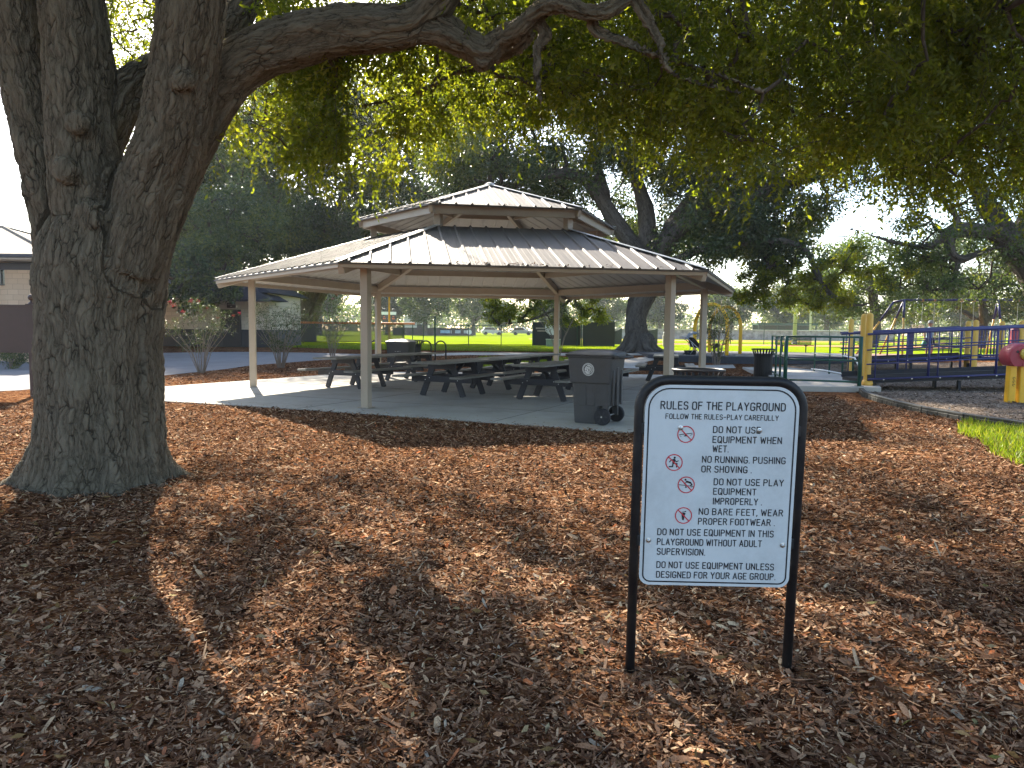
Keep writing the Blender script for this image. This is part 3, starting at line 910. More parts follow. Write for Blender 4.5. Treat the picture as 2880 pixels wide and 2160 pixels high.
def trunk_mesh(name, limbs, mat, parent, voxel, smooth_it=3, lump=0.0, seed=0, nframe=99):
    mb = MB()
    dens = [catmull(l, max(0.05, voxel * 2.0)) for l in limbs]
    for d in dens:
        mb.tube([tuple(p[:3]) for p in d], [float(p[3]) for p in d], 18)
    off = np.array(parent.location)
    me0 = bpy.data.meshes.new('tmp'); me0.from_pydata(mb.v, [], mb.f); me0.update()
    o0 = bpy.data.objects.new('tmp', me0); COL.objects.link(o0)
    md = o0.modifiers.new('r', 'REMESH'); md.mode = 'VOXEL'; md.voxel_size = voxel
    if smooth_it:
        ms = o0.modifiers.new('s', 'SMOOTH'); ms.iterations = smooth_it; ms.factor = 0.6
    dg = bpy.context.evaluated_depsgraph_get(); dg.update()
    me = bpy.data.meshes.new_from_object(o0.evaluated_get(dg))
    bpy.data.objects.remove(o0); bpy.data.meshes.remove(me0)
    me.name = name
    n = len(me.vertices)
    V = np.empty(n * 3, np.float32); me.vertices.foreach_get('co', V); V = V.reshape(-1, 3).astype(float)
    # limb frames
    Pn, A, B, S, RR = [], [], [], [], []
    for li, d in enumerate(dens[:nframe]):
        d = d[::max(1, int(0.06 / max(0.05, voxel * 2)))]
        p = d[:, :3]
        tg = np.gradient(p, axis=0); tg /= np.linalg.norm(tg, axis=1)[:, None] + 1e-9
        a = np.cross(tg[0], [0.3, 1, 0.1]); a /= np.linalg.norm(a)
        s = np.r_[0, np.cumsum(np.linalg.norm(np.diff(p, axis=0), axis=1))]
        for i in range(len(p)):
            a = a - tg[i] * (a @ tg[i]); a /= np.linalg.norm(a)
            Pn.append(p[i]); A.append(a.copy()); B.append(np.cross(tg[i], a)); S.append(s[i]); RR.append(d[i, 3])
    Pn, A, B, S, RR = map(np.array, (Pn, A, B, S, RR))
    bark = np.empty((n, 3), np.float32)
    nrm = np.empty(n * 3, np.float32); me.vertices.foreach_get('normal', nrm); nrm = nrm.reshape(-1, 3)
    for c in range(0, n, 20000):
        v = V[c:c + 20000]
        d2 = np.linalg.norm(v[:, None, :] - Pn[None], axis=2) - RR[None] * 0.9
        # blend the few nearest frames so that the grain turns smoothly
        k = np.argmin(d2, axis=1)
        o_ = v - Pn[k]
        tgk = np.cross(A[k], B[k])
        bark[c:c + 20000, 0] = (o_ * A[k]).sum(1)
        bark[c:c + 20000, 1] = (o_ * B[k]).sum(1)
        bark[c:c + 20000, 2] = S[k] + (o_ * tgk).sum(1)
    if lump > 0:
        ang = np.arctan2(bark[:, 1], bark[:, 0])
        q_ = vnoise(ang * 1.6 + 10, bark[:, 2] * 0.7 + 3, 5 + seed) + 0.6 * vnoise(ang * 4 + 40, bark[:, 2] * 1.3, 9 + seed) + 0.35 * vnoise(bark[:, 0] * 7 + bark[:, 1] * 5, bark[:, 2] * 5, 12 + seed)
        V = V + nrm * ((q_ - 0.95) * lump)[:, None]
    V -= off
    me.vertices.foreach_set('co', V.astype(np.float32).ravel())
    at = me.attributes.new('bark', 'FLOAT_VECTOR', 'POINT'); at.data.foreach_set('vector', bark.ravel())
    me.polygons.foreach_set('use_smooth', [True] * len(me.polygons))
    me.materials.clear(); me.materials.append(mat)
    me.update()
    o = bpy.data.objects.new(name, me); COL.objects.link(o); o.parent = parent
    return o


def unit(v): return v / (np.linalg.norm(v, axis=-1, keepdims=True) + 1e-9)


def leaf_quads(c, d, L, Wd, r_):
    """diamond leaves at base c along d"""
    n = len(c)
    rn = unit(r_.normal(size=(n, 3)))
    w = unit(np.cross(d, rn)); nn = np.cross(d, w)
    L = L[:, None]; Wd = Wd[:, None]
    mid = c + d * L * 0.48
    fold = nn * Wd * 0.22
    return np.stack([c, mid + w * Wd * 0.5 + fold, c + d * L, mid - w * Wd * 0.5 + fold], 1)


def sprays(cent, rad, n_spray, k, length, L0, W0, r_, droop=0.5):
    """leafy twigs inside round clumps; returns leaves (N,4,3), var (N) and twig lines"""
    N = len(cent)
    st = np.repeat(cent, n_spray, 0) + r_.normal(size=(N * n_spray, 3)) * np.repeat(rad, n_spray)[:, None] * np.array([0.5, 0.5, 0.42])
    dr = unit(r_.normal(size=(N * n_spray, 3)) + np.array([0, 0, -droop * 0.6]))
    ln = length * r_.uniform(0.6, 1.3, N * n_spray)
    t = (np.arange(k) + 0.5) / k
    pos = st[:, None] + dr[:, None] * (t[None, :, None] * ln[:, None, None])
    pos[:, :, 2] -= droop * 0.35 * (t[None] ** 2) * ln[:, None]
    pos = pos.reshape(-1, 3)
    ld = unit(np.repeat(dr, k, 0) * 0.7 + r_.normal(size=(len(pos), 3)) * 0.75 + np.array([0, 0, -0.25]))
    L = L0 * r_.uniform(0.6, 1.25, len(pos)); W_ = W0 * r_.uniform(0.7, 1.2, len(pos))
    base = np.repeat(np.repeat(r_.uniform(0, 1, N), n_spray), k)
    var = np.clip(base * 0.55 + r_.uniform(0, 0.45, len(pos)), 0, 1)
    return leaf_quads(pos, ld, L, W_, r_), var, st, dr, ln


def gauss_leaves(cent, rad, per, L0, W0, r_, flat=0.75):
    N = len(cent)
    off_ = r_.normal(size=(N * per, 3)); off_ = unit(off_) * (r_.uniform(0, 1, (N * per, 1)) ** 0.45)
    pos = np.repeat(cent, per, 0) + off_ * np.repeat(rad, per)[:, None] * np.array([1, 1, flat])
    d = unit(r_.normal(size=(len(pos), 3)) + off_ * 0.5 + np.array([0, 0, -0.2]))
    base = np.repeat(r_.uniform(0, 1, N), per)
    var = np.clip(base * 0.5 + r_.uniform(0, 0.5, len(pos)), 0, 1)
    return leaf_quads(pos, d, L0 * r_.uniform(0.6, 1.3, len(pos)), W0 * r_.uniform(0.7, 1.2, len(pos)), r_), var


def branches(limbs, cents, parent, mat, r_, rmin=0.006, maxr=0.07, sides=5, name='branches'):
    """thin branches from the limbs out to every clump of leaves"""
    sk = np.vstack([catmull(l, 0.25)[len(catmull(l, 0.25)) // 3:, :3] for l in limbs])
    nodes = [p for p in sk]; par = [-1] * len(nodes); order = []
    d0 = np.array([np.min(np.linalg.norm(sk - c, axis=1)) for c in cents])
    for i in np.argsort(d0):
        arr = np.array(nodes)
        j = int(np.argmin(np.linalg.norm(arr - cents[i], axis=1) + 0.0))
        nodes.append(cents[i]); par.append(j); order.append(len(nodes) - 1)
    cnt = np.zeros(len(nodes))
    for k in reversed(order):
        cnt[k] += 1
        if par[k] >= 0: cnt[par[k]] += cnt[k]
    mb = MB()
    for k in order:
        a, b = np.array(nodes[par[k]]), np.array(nodes[k])
        L = np.linalg.norm(b - a)
        if L < 1e-3: continue
        m1 = a + (b - a) * 0.35 + r_.normal(size=3) * L * 0.10; m2 = a + (b - a) * 0.7 + r_.normal(size=3) * L * 0.09
        m2[2] += L * 0.05
        r0 = min(maxr, rmin * math.sqrt(cnt[k]) * 1.6); r1 = min(maxr, rmin * math.sqrt(cnt[k]))
        mb.tube([a, m1, m2, b], [r0, (r0 * 2 + r1) / 3, (r0 + 2 * r1) / 3, r1 * 0.8], sides, cap=False)
    o = mb.build(name, mat, parent, smooth=True, world=True)
    bark = np.array([v.co[:] for v in o.data.vertices], dtype=np.float32)
    at = o.data.attributes.new('bark', 'FLOAT_VECTOR', 'POINT'); at.data.foreach_set('vector', bark.ravel())
    return o


M['bark'] = barkmat('live_oak_bark', (0.022, 0.018, 0.013), (0.178, 0.152, 0.114), 21.0, 6.0, 0.028)
M['bark2'] = barkmat('oak_bark_far', (0.03, 0.024, 0.02), (0.15, 0.13, 0.11), 9.0, 3.5, 0.03)
M['twig'] = simple('twig_bark', (0.06, 0.045, 0.035), 0.9, var=0.3, vscale=20)
M['leaf'] = leafmat('live_oak_leaf', [(0.0, (0.042, 0.062, 0.014)), (0.5, (0.085, 0.108, 0.019)), (0.85, (0.14, 0.152, 0.026)), (1.0, (0.18, 0.17, 0.035))], 0.66, (2.5, 2.35, 0.6))
M['leafd'] = leafmat('dark_oak_leaf', [(0.0, (0.018, 0.034, 0.02)), (0.5, (0.06, 0.09, 0.038)), (1.0, (0.19, 0.20, 0.06))], 0.42, (1.3, 1.3, 0.5), rough=0.38, spec=0.5)
M['leafg'] = leafmat('green_tree_leaf', [(0.0, (0.04, 0.065, 0.025)), (0.6, (0.075, 0.11, 0.035)), (1.0, (0.14, 0.15, 0.05))], 0.45, (1.4, 1.4, 0.5))


def boxpts(r_, boxes, jit=0.0):
    P, Rr = [], []
    for (x0, x1, y0, y1, z0, z1, n, rr) in boxes:
        if rr < 0.7: n, rr = int(n * 1.9), rr * 0.8
        p = r_.uniform((x0, y0, z0), (x1, y1, z1), size=(n, 3))
        P.append(p); Rr.append(rr * r_.uniform(0.7, 1.3, n))
    return np.vstack(P), np.concatenate(Rr)


# --- the big live oak in front -------------------------------------------------
OAK = [
    [(-4.20, 7.3, -0.25, 0.80), (-4.18, 7.3, -0.05, 0.72), (-4.16, 7.3, 0.14, 0.655), (-4.14, 7.3, 0.42, 0.605), (-4.13, 7.3, 0.87, 0.568), (-4.12, 7.3, 1.29, 0.553), (-4.11, 7.3, 1.61, 0.553), (-4.09, 7.3, 1.93, 0.575), (-4.06, 7.3, 2.3, 0.56), (-4.0, 7.3, 2.62, 0.46), (-3.92, 7.25, 2.85, 0.34)],
    [(-4.39, 7.3, 2.0, 0.277), (-4.51, 7.3, 2.79, 0.266), (-4.61, 7.3, 3.36, 0.254), (-4.72, 7.3, 3.89, 0.254), (-4.81, 7.3, 4.41, 0.254), (-4.90, 7.3, 5.18, 0.243), (-5.13, 7.3, 6.36, 0.208), (-5.54, 7.4, 7.59, 0.162), (-6.4, 7.8, 9.0, 0.10), (-7.6, 8.2, 10.0, 0.05)],
    [(-4.05, 7.15, 2.0, 0.34), (-4.10, 7.15, 2.76, 0.335), (-4.12, 7.15, 3.16, 0.322), (-4.14, 7.15, 3.76, 0.308), (-4.18, 7.15, 4.36, 0.290), (-4.2, 7.15, 4.9, 0.285), (-4.1, 7.2, 6.04, 0.25), (-3.7, 7.5, 7.24, 0.21), (-3.4, 8.2, 8.8, 0.16), (-3.8, 9.5, 10.2, 0.08)],
    [(-4.02, 7.2, 3.15, 0.17), (-3.92, 7.35, 3.66, 0.195), (-3.79, 7.5, 3.95, 0.172), (-3.68, 7.7, 4.13, 0.165), (-3.46, 7.9, 4.37, 0.156), (-3.08, 8.2, 4.82, 0.152), (-2.87, 8.5, 5.51, 0.148), (-2.8, 9.8, 7.0, 0.12), (-3.5, 12.0, 8.6, 0.08), (-4.8, 14.5, 9.8, 0.04)],
    [(-3.76, 7.15, 2.1, 0.32), (-3.46, 7.1, 2.89, 0.315), (-3.21, 7.0, 3.34, 0.30), (-3.07, 6.9, 3.78, 0.288), (-2.95, 6.8, 4.23, 0.286), (-2.83, 6.7, 4.74, 0.268), (-2.57, 6.3, 5.48, 0.226), (-2.0, 5.4, 6.6, 0.16), (-1.0, 4.0, 7.8, 0.10), (0.5, 2.4, 8.6, 0.05)],
    [(-3.78, 7.3, 1.9, 0.28), (-3.60, 7.3, 2.6, 0.30), (-3.39, 7.3, 3.10, 0.295), (-3.13, 7.3, 3.56, 0.272), (-2.83, 7.3, 3.97, 0.252), (-2.50, 7.3, 4.19, 0.248), (-2.14, 7.3, 4.31, 0.245), (-1.76, 7.3, 4.41, 0.238), (-1.4, 7.3, 4.44, 0.23), (-1.09, 7.3, 4.46, 0.215), (-0.93, 7.3, 4.54, 0.20), (-0.75, 7.3, 4.71, 0.182), (-0.55, 7.3, 5.01, 0.17), (-0.15, 7.4, 5.57, 0.15), (0.6, 7.8, 6.41, 0.116), (2.0, 9.0, 7.4, 0.07), (3.2, 10.2, 8.0, 0.04)],
    [(-1.06, 7.3, 4.45, 0.17), (-0.78, 7.3, 4.43, 0.139), (-0.51, 7.3, 4.33, 0.129), (-0.3, 7.3, 4.23, 0.111), (-0.18, 7.3, 4.32, 0.102), (0.03, 7.2, 4.41, 0.091), (0.22, 7.1, 4.54, 0.085), (0.41, 7.0, 4.56, 0.084), (0.66, 6.9, 4.44, 0.074), (0.83, 6.9, 4.46, 0.066), (1.04, 6.9, 4.59, 0.061), (1.39, 6.8, 4.75, 0.056), (1.79, 6.6, 4.59, 0.05), (2.5, 6.4, 4.5, 0.041), (3.6, 6.2, 4.6, 0.03), (5.0, 6.4, 4.4, 0.02)],
    [(0.18, 7.2, 4.48, 0.05), (0.29, 7.2, 4.36, 0.046), (0.2, 7.2, 4.23, 0.032), (0.2, 7.2, 3.99, 0.022), (0.25, 7.2, 3.73, 0.014)],
    [(0.69, 7.0, 4.47, 0.044), (0.74, 7.0, 4.32, 0.035), (0.97, 7.0, 4.22, 0.029), (1.32, 7.0, 4.1, 0.022), (1.75, 7.0, 3.98, 0.018), (2.32, 7.0, 3.78, 0.012)],
    [(1.06, 6.9, 4.59, 0.048), (1.19, 6.9, 4.39, 0.039), (1.3, 6.9, 4.19, 0.026), (1.47, 6.9, 3.9, 0.020), (2.07, 6.9, 3.74, 0.012)],
    [(0.16, 7.2, 4.36, 0.041), (-0.01, 7.4, 4.28, 0.033), (-0.55, 8.0, 4.3, 0.025), (-1.11, 8.5, 4.22, 0.020), (-1.84, 9.0, 4.2, 0.012)],
    [(-1.85, 7.3, 4.27, 0.069), (-1.93, 8.0, 4.19, 0.035), (-2.22, 8.5, 3.9, 0.022), (-2.57, 8.8, 3.6, 0.013)],
]
for a_, l_, r0 in ((200, 0.62, 0.26), (238, 0.50, 0.24), (275, 0.52, 0.26), (312, 0.50, 0.25), (345, 0.55, 0.24), (20, 0.6, 0.24), (160, 0.75, 0.25), (100, 0.6, 0.25), (60, 0.5, 0.2)):
    c, s = math.cos(R(a_)), math.sin(R(a_))
    OAK.append([(-4.15 + c * 0.34, 7.3 + s * 0.34, 0.60, r0 * 0.7), (-4.16 + c * 0.47, 7.3 + s * 0.47, 0.20, r0 * 0.8), (-4.17 + c * (0.36 + l_ * 0.55), 7.3 + s * (0.36 + l_ * 0.55), -0.02, r0 * 0.5), (-4.17 + c * (0.46 + l_ * 0.85), 7.3 + s * (0.46 + l_ * 0.85), -0.12, r0 * 0.25)])
# woundwood knots
for x, y, z, r_0 in ((-2.92, 6.60, 3.72, 0.10), (-3.95, 6.74, 3.38, 0.11), (-4.05, 6.72, 2.95, 0.10), (-0.32, 7.25, 4.14, 0.09), (-3.9, 6.8, 2.55, 0.14)):
    OAK.append([(x, y + 0.10, z, r_0 * 0.8), (x, y + 0.03, z, r_0), (x, y - 0.02, z, r_0 * 0.7)])
oak = thing('live_oak', 'huge live oak with furrowed bark forking low at the left front', 'tree', (-4.15, 7.3, 0))
trunk_mesh('trunk', OAK, M['bark'], oak, 0.020, 3, lump=0.075, nframe=12)
ro = np.random.default_rng(21)
boxes_in = [(-3.35, -1.25, 7.6, 9.8, 3.35, 4.9, 42, 0.34), (-2.9, -1.5, 8.0, 9.4, 3.15, 3.7, 12, 0.26), (-1.3, 1.6, 7.2, 11.0, 3.75, 5.9, 105, 0.38), (-1.0, 1.8, 8.0, 10.5, 3.3, 4.2, 26, 0.30),
            (1.4, 6.2, 6.8, 10.8, 3.2, 6.0, 175, 0.42), (4.6, 8.6, 7.5, 11.5, 3.1, 6.6, 95, 0.44),
            (-6.3, -4.4, 9.0, 12.0, 5.2, 7.5, 26, 0.36), (-8.6, -6.6, 9.0, 12.0, 4.7, 7.0, 22, 0.38), (-4.4, -2.6, 8.8, 11.5, 4.3, 6.6, 24, 0.36)]
ci, rin = boxpts(ro, boxes_in)
# keep the lower edge of the foliage ragged
rat = ci[:, 0] / ci[:, 1]
low = 1.55 + ci[:, 1] * np.interp(rat, [-0.5, -0.40, -0.30, -0.14, -0.05, 0.12, 0.25, 0.45, 0.6], [0.19, 0.20, 0.18, 0.20, 0.245, 0.25, 0.20, 0.185, 0.17]) + 0.30 + 0.55 * (vnoise(ci[:, 0] * 1.1 + 7, ci[:, 1] * 0.6, 33) - 0.35)
keep = ci[:, 2] > low
ci, rin = ci[keep], rin[keep]
# deeper layer of the crown, over the pavilion, put in to shade the ground
cd = ro.uniform((-9.5, 10.0, 4.5), (6.5, 24.0, 13.5), size=(4200, 3))
el = (cd[:, 2] - 1.55) / cd[:, 1]
keep = (el > 0.315 + 0.05 * vnoise(cd[:, 0] * 0.7 + 4, cd[:, 1] * 0.4, 36)) & (el < 0.66) & (((cd[:, 0] + 2.5) / 11) ** 2 + ((cd[:, 1] - 9) / 15.5) ** 2 + ((cd[:, 2] - 4.0) / 9.0) ** 2 < 1)
cd = cd[keep][:460]
print('deep', len(cd), 'keep', keep.sum())
# upper crown, unseen above the top of the picture, shaped to dapple the ground
cu = ro.uniform((-13, -4, 5.5), (9.5, 23, 13), size=(2600, 3))
dome = ((cu[:, 0] + 2.5) / 12) ** 2 + ((cu[:, 1] - 9) / 13.5) ** 2 + ((cu[:, 2] - 5.0) / 8.0) ** 2
above = cu[:, 2] > 1.9 + 0.45 * np.maximum(cu[:, 1], 0) + 0.5
# broad openings in the crown, laid out along the sun's direction
t_ = cu[:, 2] / SUN.z
px_, py_ = cu[:, 0] - SUN.x * t_, cu[:, 1] - SUN.y * t_
keep = (dome < 1) & (dome > 0.28) & above & (vnoise(px_ * 0.6 + 20, py_ * 0.4 + 11, 41) > 0.22)
cu = cu[keep][:950]
lv, va_, st_, dr_, ln_ = sprays(ci, rin, 19, 17, 0.46, 0.075, 0.030, ro, 0.9)
lu, vu, *_ = sprays(cu, np.full(len(cu), 0.62), 14, 17, 0.6, 0.15, 0.075, ro, 0.6)


def sunproj(q_):
    c = q_.mean(1); t = c[:, 2] / SUN.z
    return c[:, 0] - SUN.x * t, c[:, 1] - SUN.y * t


def openness(px, py):
    u, v = px * 0.927 + py * 0.375, py * 0.927 - px * 0.375      # across and along the light
    return 0.50 * vnoise(u * 0.95 + 20, v * 0.33 + 11, 41) + 0.30 * vnoise(u * 2.1 + 3, v * 0.85 + 5, 42) + 0.20 * vnoise(u * 4.6 + 9, v * 2.2 + 2, 43)


px_, py_ = sunproj(lu)
lit = 0.5 * np.exp(-(((px_ + 2.0) / 2.7) ** 2 + ((py_ - 10.0) / 1.0) ** 4)) - 0.22 * np.exp(-(((px_ - 5.2) / 2.2) ** 2 + ((py_ - 9.8) / 2.4) ** 2)) + 0.20 * np.exp(-(((px_ - 0.2) / 2.4) ** 2 + ((py_ - 3.3) / 1.5) ** 2)) + 0.15 * np.exp(-(((px_ - 5.5) / 3.0) ** 2 + ((py_ - 2.0) / 3) ** 2))
k_ = openness(px_, py_) - lit > 0.42  # drops upper leaves to shape sun and shade patches on the ground
lu, vu = lu[k_], vu[k_]
ldp, vd, *_ = sprays(cd, np.full(len(cd), 0.5), 14, 16, 0.5, 0.10, 0.045, ro, 0.7)
px_, py_ = sunproj(ldp)
lit = 0.5 * np.exp(-(((px_ + 2.0) / 2.7) ** 2 + ((py_ - 10.0) / 1.0) ** 4)) - 0.22 * np.exp(-(((px_ - 5.2) / 2.2) ** 2 + ((py_ - 9.8) / 2.4) ** 2)) + 0.16 * np.exp(-(((px_ - 0.2) / 2.8) ** 2 + ((py_ - 3.0) / 1.7) ** 2)) - 0.17 * np.exp(-(((px_ + 0.6) / 3.2) ** 2 + ((py_ - 6.6) / 1.6) ** 2))
k_ = openness(px_, py_) - lit > 0.43  # cuts the deep layer for its own set of ground patches
ldp, vd = ldp[k_], vd[k_]
px_, py_ = sunproj(lv)
k_ = (openness(px_, py_) > 0.46) | (ro.uniform(size=len(lv)) < 0.12)  # thins the leaves in view so sun streaks reach the ground
lv, va_ = lv[k_], va_[k_]
np_mesh('crown', np.concatenate([lv, ldp, lu]), 4, M['leaf'], oak, np.concatenate([va_, vd, vu]), loc=oak.location)
branches(OAK[1:12], np.vstack([ci, cd, cu]), oak, M['twig'], ro, 0.0042, 0.05)
# leafy twigs' stems
sel = ro.permutation(len(st_))[:3000]
tw = MB()
for i in sel:
    e = st_[i] + dr_[i] * ln_[i] * 0.9; e[2] -= 0.2 * ln_[i]
    tw.tube([st_[i], (st_[i] + e) / 2 + np.array([0, 0, 0.03]), e], [0.0035, 0.0028, 0.0018], 3, cap=False)
tw.build('twigs', M['twig'], oak, world=True)


# --- other oaks ---------------------------------------------------------------------
def oak_tree(name, label, base, limbs, boxes, per, L0, W0, leaf, seed, voxel, group=None, branch=True, rmin=0.02, flat=0.75, carve=0.0, low=None):
    r_ = np.random.default_rng(seed)
    root = thing(name, label, 'tree', base, 0, group)
    trunk_mesh('trunk', limbs, M['bark2'], root, voxel, 2, lump=voxel * 1.5, seed=seed)
    c, rr = boxpts(r_, boxes)
    if carve > 0:
        nv = vnoise(c[:, 0] * 0.45 + seed, c[:, 2] * 0.5 + 3, seed) * 0.7 + 0.3 * vnoise(c[:, 0] * 1.1, c[:, 2] * 1.2, seed + 1)
        k = nv > carve
        c, rr = c[k], rr[k]
    q_, v_ = gauss_leaves(c, rr, per, L0, W0, r_, flat)
    kk = np.repeat(np.minimum(1.0, (rr / 1.0) ** 2 * 1.25), per) > r_.uniform(size=len(q_))
    q_, v_ = q_[kk], v_[kk]
    np_mesh('crown', q_, 4, M[leaf], root, v_, loc=root.location)
    if low:      # sprays on the low limbs; a lighter leaf colour gives their sunlit look
        c2, r2 = boxpts(r_, low)
        q_, v_ = gauss_leaves(c2, r2, int(per * 0.36), L0 * 0.8, W0 * 0.8, r_, 0.6)
        np_mesh('low_foliage', q_, 4, M['leaf'], root, v_, loc=root.location)
        c = np.vstack([c, c2])
    if branch: branches(limbs, c, root, M['twig'], r_, rmin, 0.12, 4)
    return root


g6 = lambda L, dx=0, k=1.0: [(x + dx, y, z, r * k) for x, y, z, r in L]
O2 = [g6([(6.72, 38.17, 0.2, 1.35), (6.60, 38.17, 0.75, 1.02), (6.50, 38.17, 1.2, 0.86), (6.42, 38.17, 1.9, 0.74), (6.50, 38.17, 2.6, 0.74), (6.85, 38.17, 3.6, 0.92), (7.25, 38.17, 4.5, 0.88), (7.40, 38.17, 5.4, 0.7)]),
      g6([(7.09, 38.17, 4.6, 0.5), (5.99, 38.17, 6.18, 0.44), (5.13, 38.17, 7.35, 0.42), (4.52, 38.17, 8.28, 0.36), (3.91, 38.17, 9.09, 0.32), (3.19, 38.17, 9.48, 0.30), (2.12, 38.17, 9.54, 0.27), (0.94, 38.17, 9.23, 0.2), (-0.24, 38.17, 8.94, 0.13), (-2, 38.5, 9.2, 0.07)]),
      g6([(4.77, 38.17, 7.82, 0.3), (4.55, 38.17, 8.98, 0.25), (4.25, 38.17, 10.15, 0.2), (4.1, 38.17, 11.53, 0.14), (4.42, 38.17, 13.61, 0.08)]),
      g6([(7.33, 38.17, 5.0, 0.55), (6.94, 38.17, 6.66, 0.48), (6.79, 38.17, 7.84, 0.42), (6.41, 38.17, 9.0, 0.33), (6.13, 38.17, 10.63, 0.25), (6.56, 38.17, 12.48, 0.18), (6.72, 38.17, 15.4, 0.09)]),
      g6([(7.33, 38.0, 4.9, 0.5), (7.99, 37.4, 6.75, 0.42), (8.77, 37.0, 7.89, 0.38), (9.65, 37.0, 9.26, 0.33), (10.52, 37.0, 10.84, 0.28), (11.05, 37.0, 12.19, 0.24), (10.66, 37.0, 13.52, 0.15), (11.05, 37.0, 15.3, 0.08)]),
      g6([(7.25, 37.5, 5.2, 0.42), (8.53, 36.0, 6.91, 0.34), (10.25, 35.2, 7.57, 0.31), (12.4, 35.0, 8.45, 0.27), (14.13, 35.0, 8.9, 0.24), (15.4, 35.0, 9.34, 0.17), (17, 35, 10.3, 0.08)]),
      g6([(7.27, 37.5, 4.6, 0.27), (8.6, 35.8, 5.3, 0.2), (9.6, 34.6, 5.51, 0.172), (12.14, 34.0, 5.74, 0.151), (13.43, 34.0, 5.33, 0.129), (14.01, 34.0, 4.28, 0.118), (14.24, 34.0, 3.76, 0.107), (14.8, 34.0, 3.23, 0.09), (15.89, 34.0, 2.82, 0.06), (17.2, 34, 3.3, 0.04), (18.3, 34, 4.3, 0.02)]),
      g6([(7.4, 38.3, 4.3, 0.36), (5.71, 39.5, 4.48, 0.24), (4.17, 40.5, 3.96, 0.15), (2.9, 41.0, 3.05, 0.11), (1.1, 41.0, 2.13, 0.078), (-0.71, 41.0, 1.85, 0.04)])]
for a_ in (190, 230, 290, 330, 20, 120):
    c, s = math.cos(R(a_)), math.sin(R(a_))
    O2.append([(6.6 + c * 0.5, 38.17 + s * 0.5, 1.3, 0.35), (6.6 + c * 0.95, 38.17 + s * 0.95, 0.62, 0.3), (6.6 + c * 1.6, 38.17 + s * 1.6, 0.40, 0.16)])
for d_ in O2[:1] + O2[8:]:
    for k_, p_ in enumerate(d_): d_[k_] = (6.5 + (p_[0] - 6.5) * 0.92, p_[1], p_[2], p_[3] * 0.76)
oak_tree('shade_oak', 'broad shade oak with a thick leaning trunk behind the pavilion', (6.6, 38.17, 0.45), O2,
         [(-4, 16, 33, 44, 9.8, 17, 235, 1.2), (7.5, 15.5, 33, 43, 5.6, 11, 75, 1.0), (3.2, 8.5, 40, 45, 5.0, 9.0, 34, 0.9), (-4.5, 2.5, 36, 43, 7.8, 11, 36, 0.95), (9.5, 13.5, 34, 37, 4.6, 6.4, 16, 0.8), (-4, 8, 35, 43, 8.6, 14, 70, 1.05), (8.5, 14.5, 33, 40, 5.2, 9.8, 60, 1.0)],
         380, 0.22, 0.10, 'leafd', 101, 0.075, carve=0.20,
         low=[(-1.5, 5.4, 39.6, 42, 1.9, 3.9, 34, 0.5), (10.6, 15.4, 33, 35.5, 2.7, 4.9, 34, 0.5), (14, 18.5, 33, 36, 3.6, 5.4, 16, 0.5)])
OM = [g6([(-18.29, 58.0, 0.1, 0.62), (-18.27, 58.0, 2.18, 0.44), (-18.28, 58.0, 3.99, 0.40), (-18.49, 58.0, 6.88, 0.36), (-19.54, 58.0, 9.74, 0.25), (-20.58, 58.0, 12.58, 0.14)]),
      g6([(-16.75, 58.0, 0.1, 0.95), (-16.66, 58.0, 1.83, 0.68), (-16.35, 58.0, 3.29, 0.6), (-15.6, 58.0, 5.47, 0.51), (-14.84, 58.0, 8.36, 0.40), (-13.37, 58.0, 11.94, 0.25), (-11.9, 58.0, 15.14, 0.14)]),
      g6([(-16.2, 58.0, 0.1, 0.6), (-15.81, 58.0, 2.2, 0.45), (-15.1, 58.0, 4.02, 0.36), (-13.77, 58.0, 6.21, 0.33), (-11.21, 58.0, 9.11, 0.25), (-8.31, 58.0, 10.92, 0.18), (-5.42, 58.0, 12.02, 0.12)])]
oak_tree('grove_oak', 'dark three-stemmed oak standing beyond the crape myrtles', (-16.8, 58, 0.45), OM,
         [(-26, -3, 51, 63, 7.5, 21, 350, 1.6), (-25, -14, 49, 58, 4.6, 9, 60, 1.2), (-14, -4, 50, 60, 5.0, 9.5, 70, 1.25)], 300, 0.34, 0.17, 'leafd', 102, 0.12, rmin=0.03, carve=0.20)
OB = [g6([(-24.5, 52, 0.3, 0.6), (-24.4, 52, 3, 0.5), (-23.8, 51, 6, 0.4), (-22, 50, 9, 0.25), (-20, 48, 11, 0.12)]), g6([(-24.3, 52, 3, 0.4), (-22, 49, 5.6, 0.3), (-19.5, 45, 6.4, 0.2), (-17.2, 41, 5.6, 0.12), (-16.4, 38.5, 4.4, 0.06)])]
oak_tree('building_oak', 'oak drooping low over the dark restroom roof', (-24.5, 52, 0.45), OB,
         [(-24, -13.5, 42, 52, 7.2, 16, 120, 1.35), (-17.4, -14.0, 35.6, 38.5, 2.5, 5.8, 30, 0.62), (-19.5, -13.2, 37, 44, 5.4, 8.6, 46, 0.95)], 270, 0.24, 0.12, 'leafd', 103, 0.12, rmin=0.025, carve=0.30)
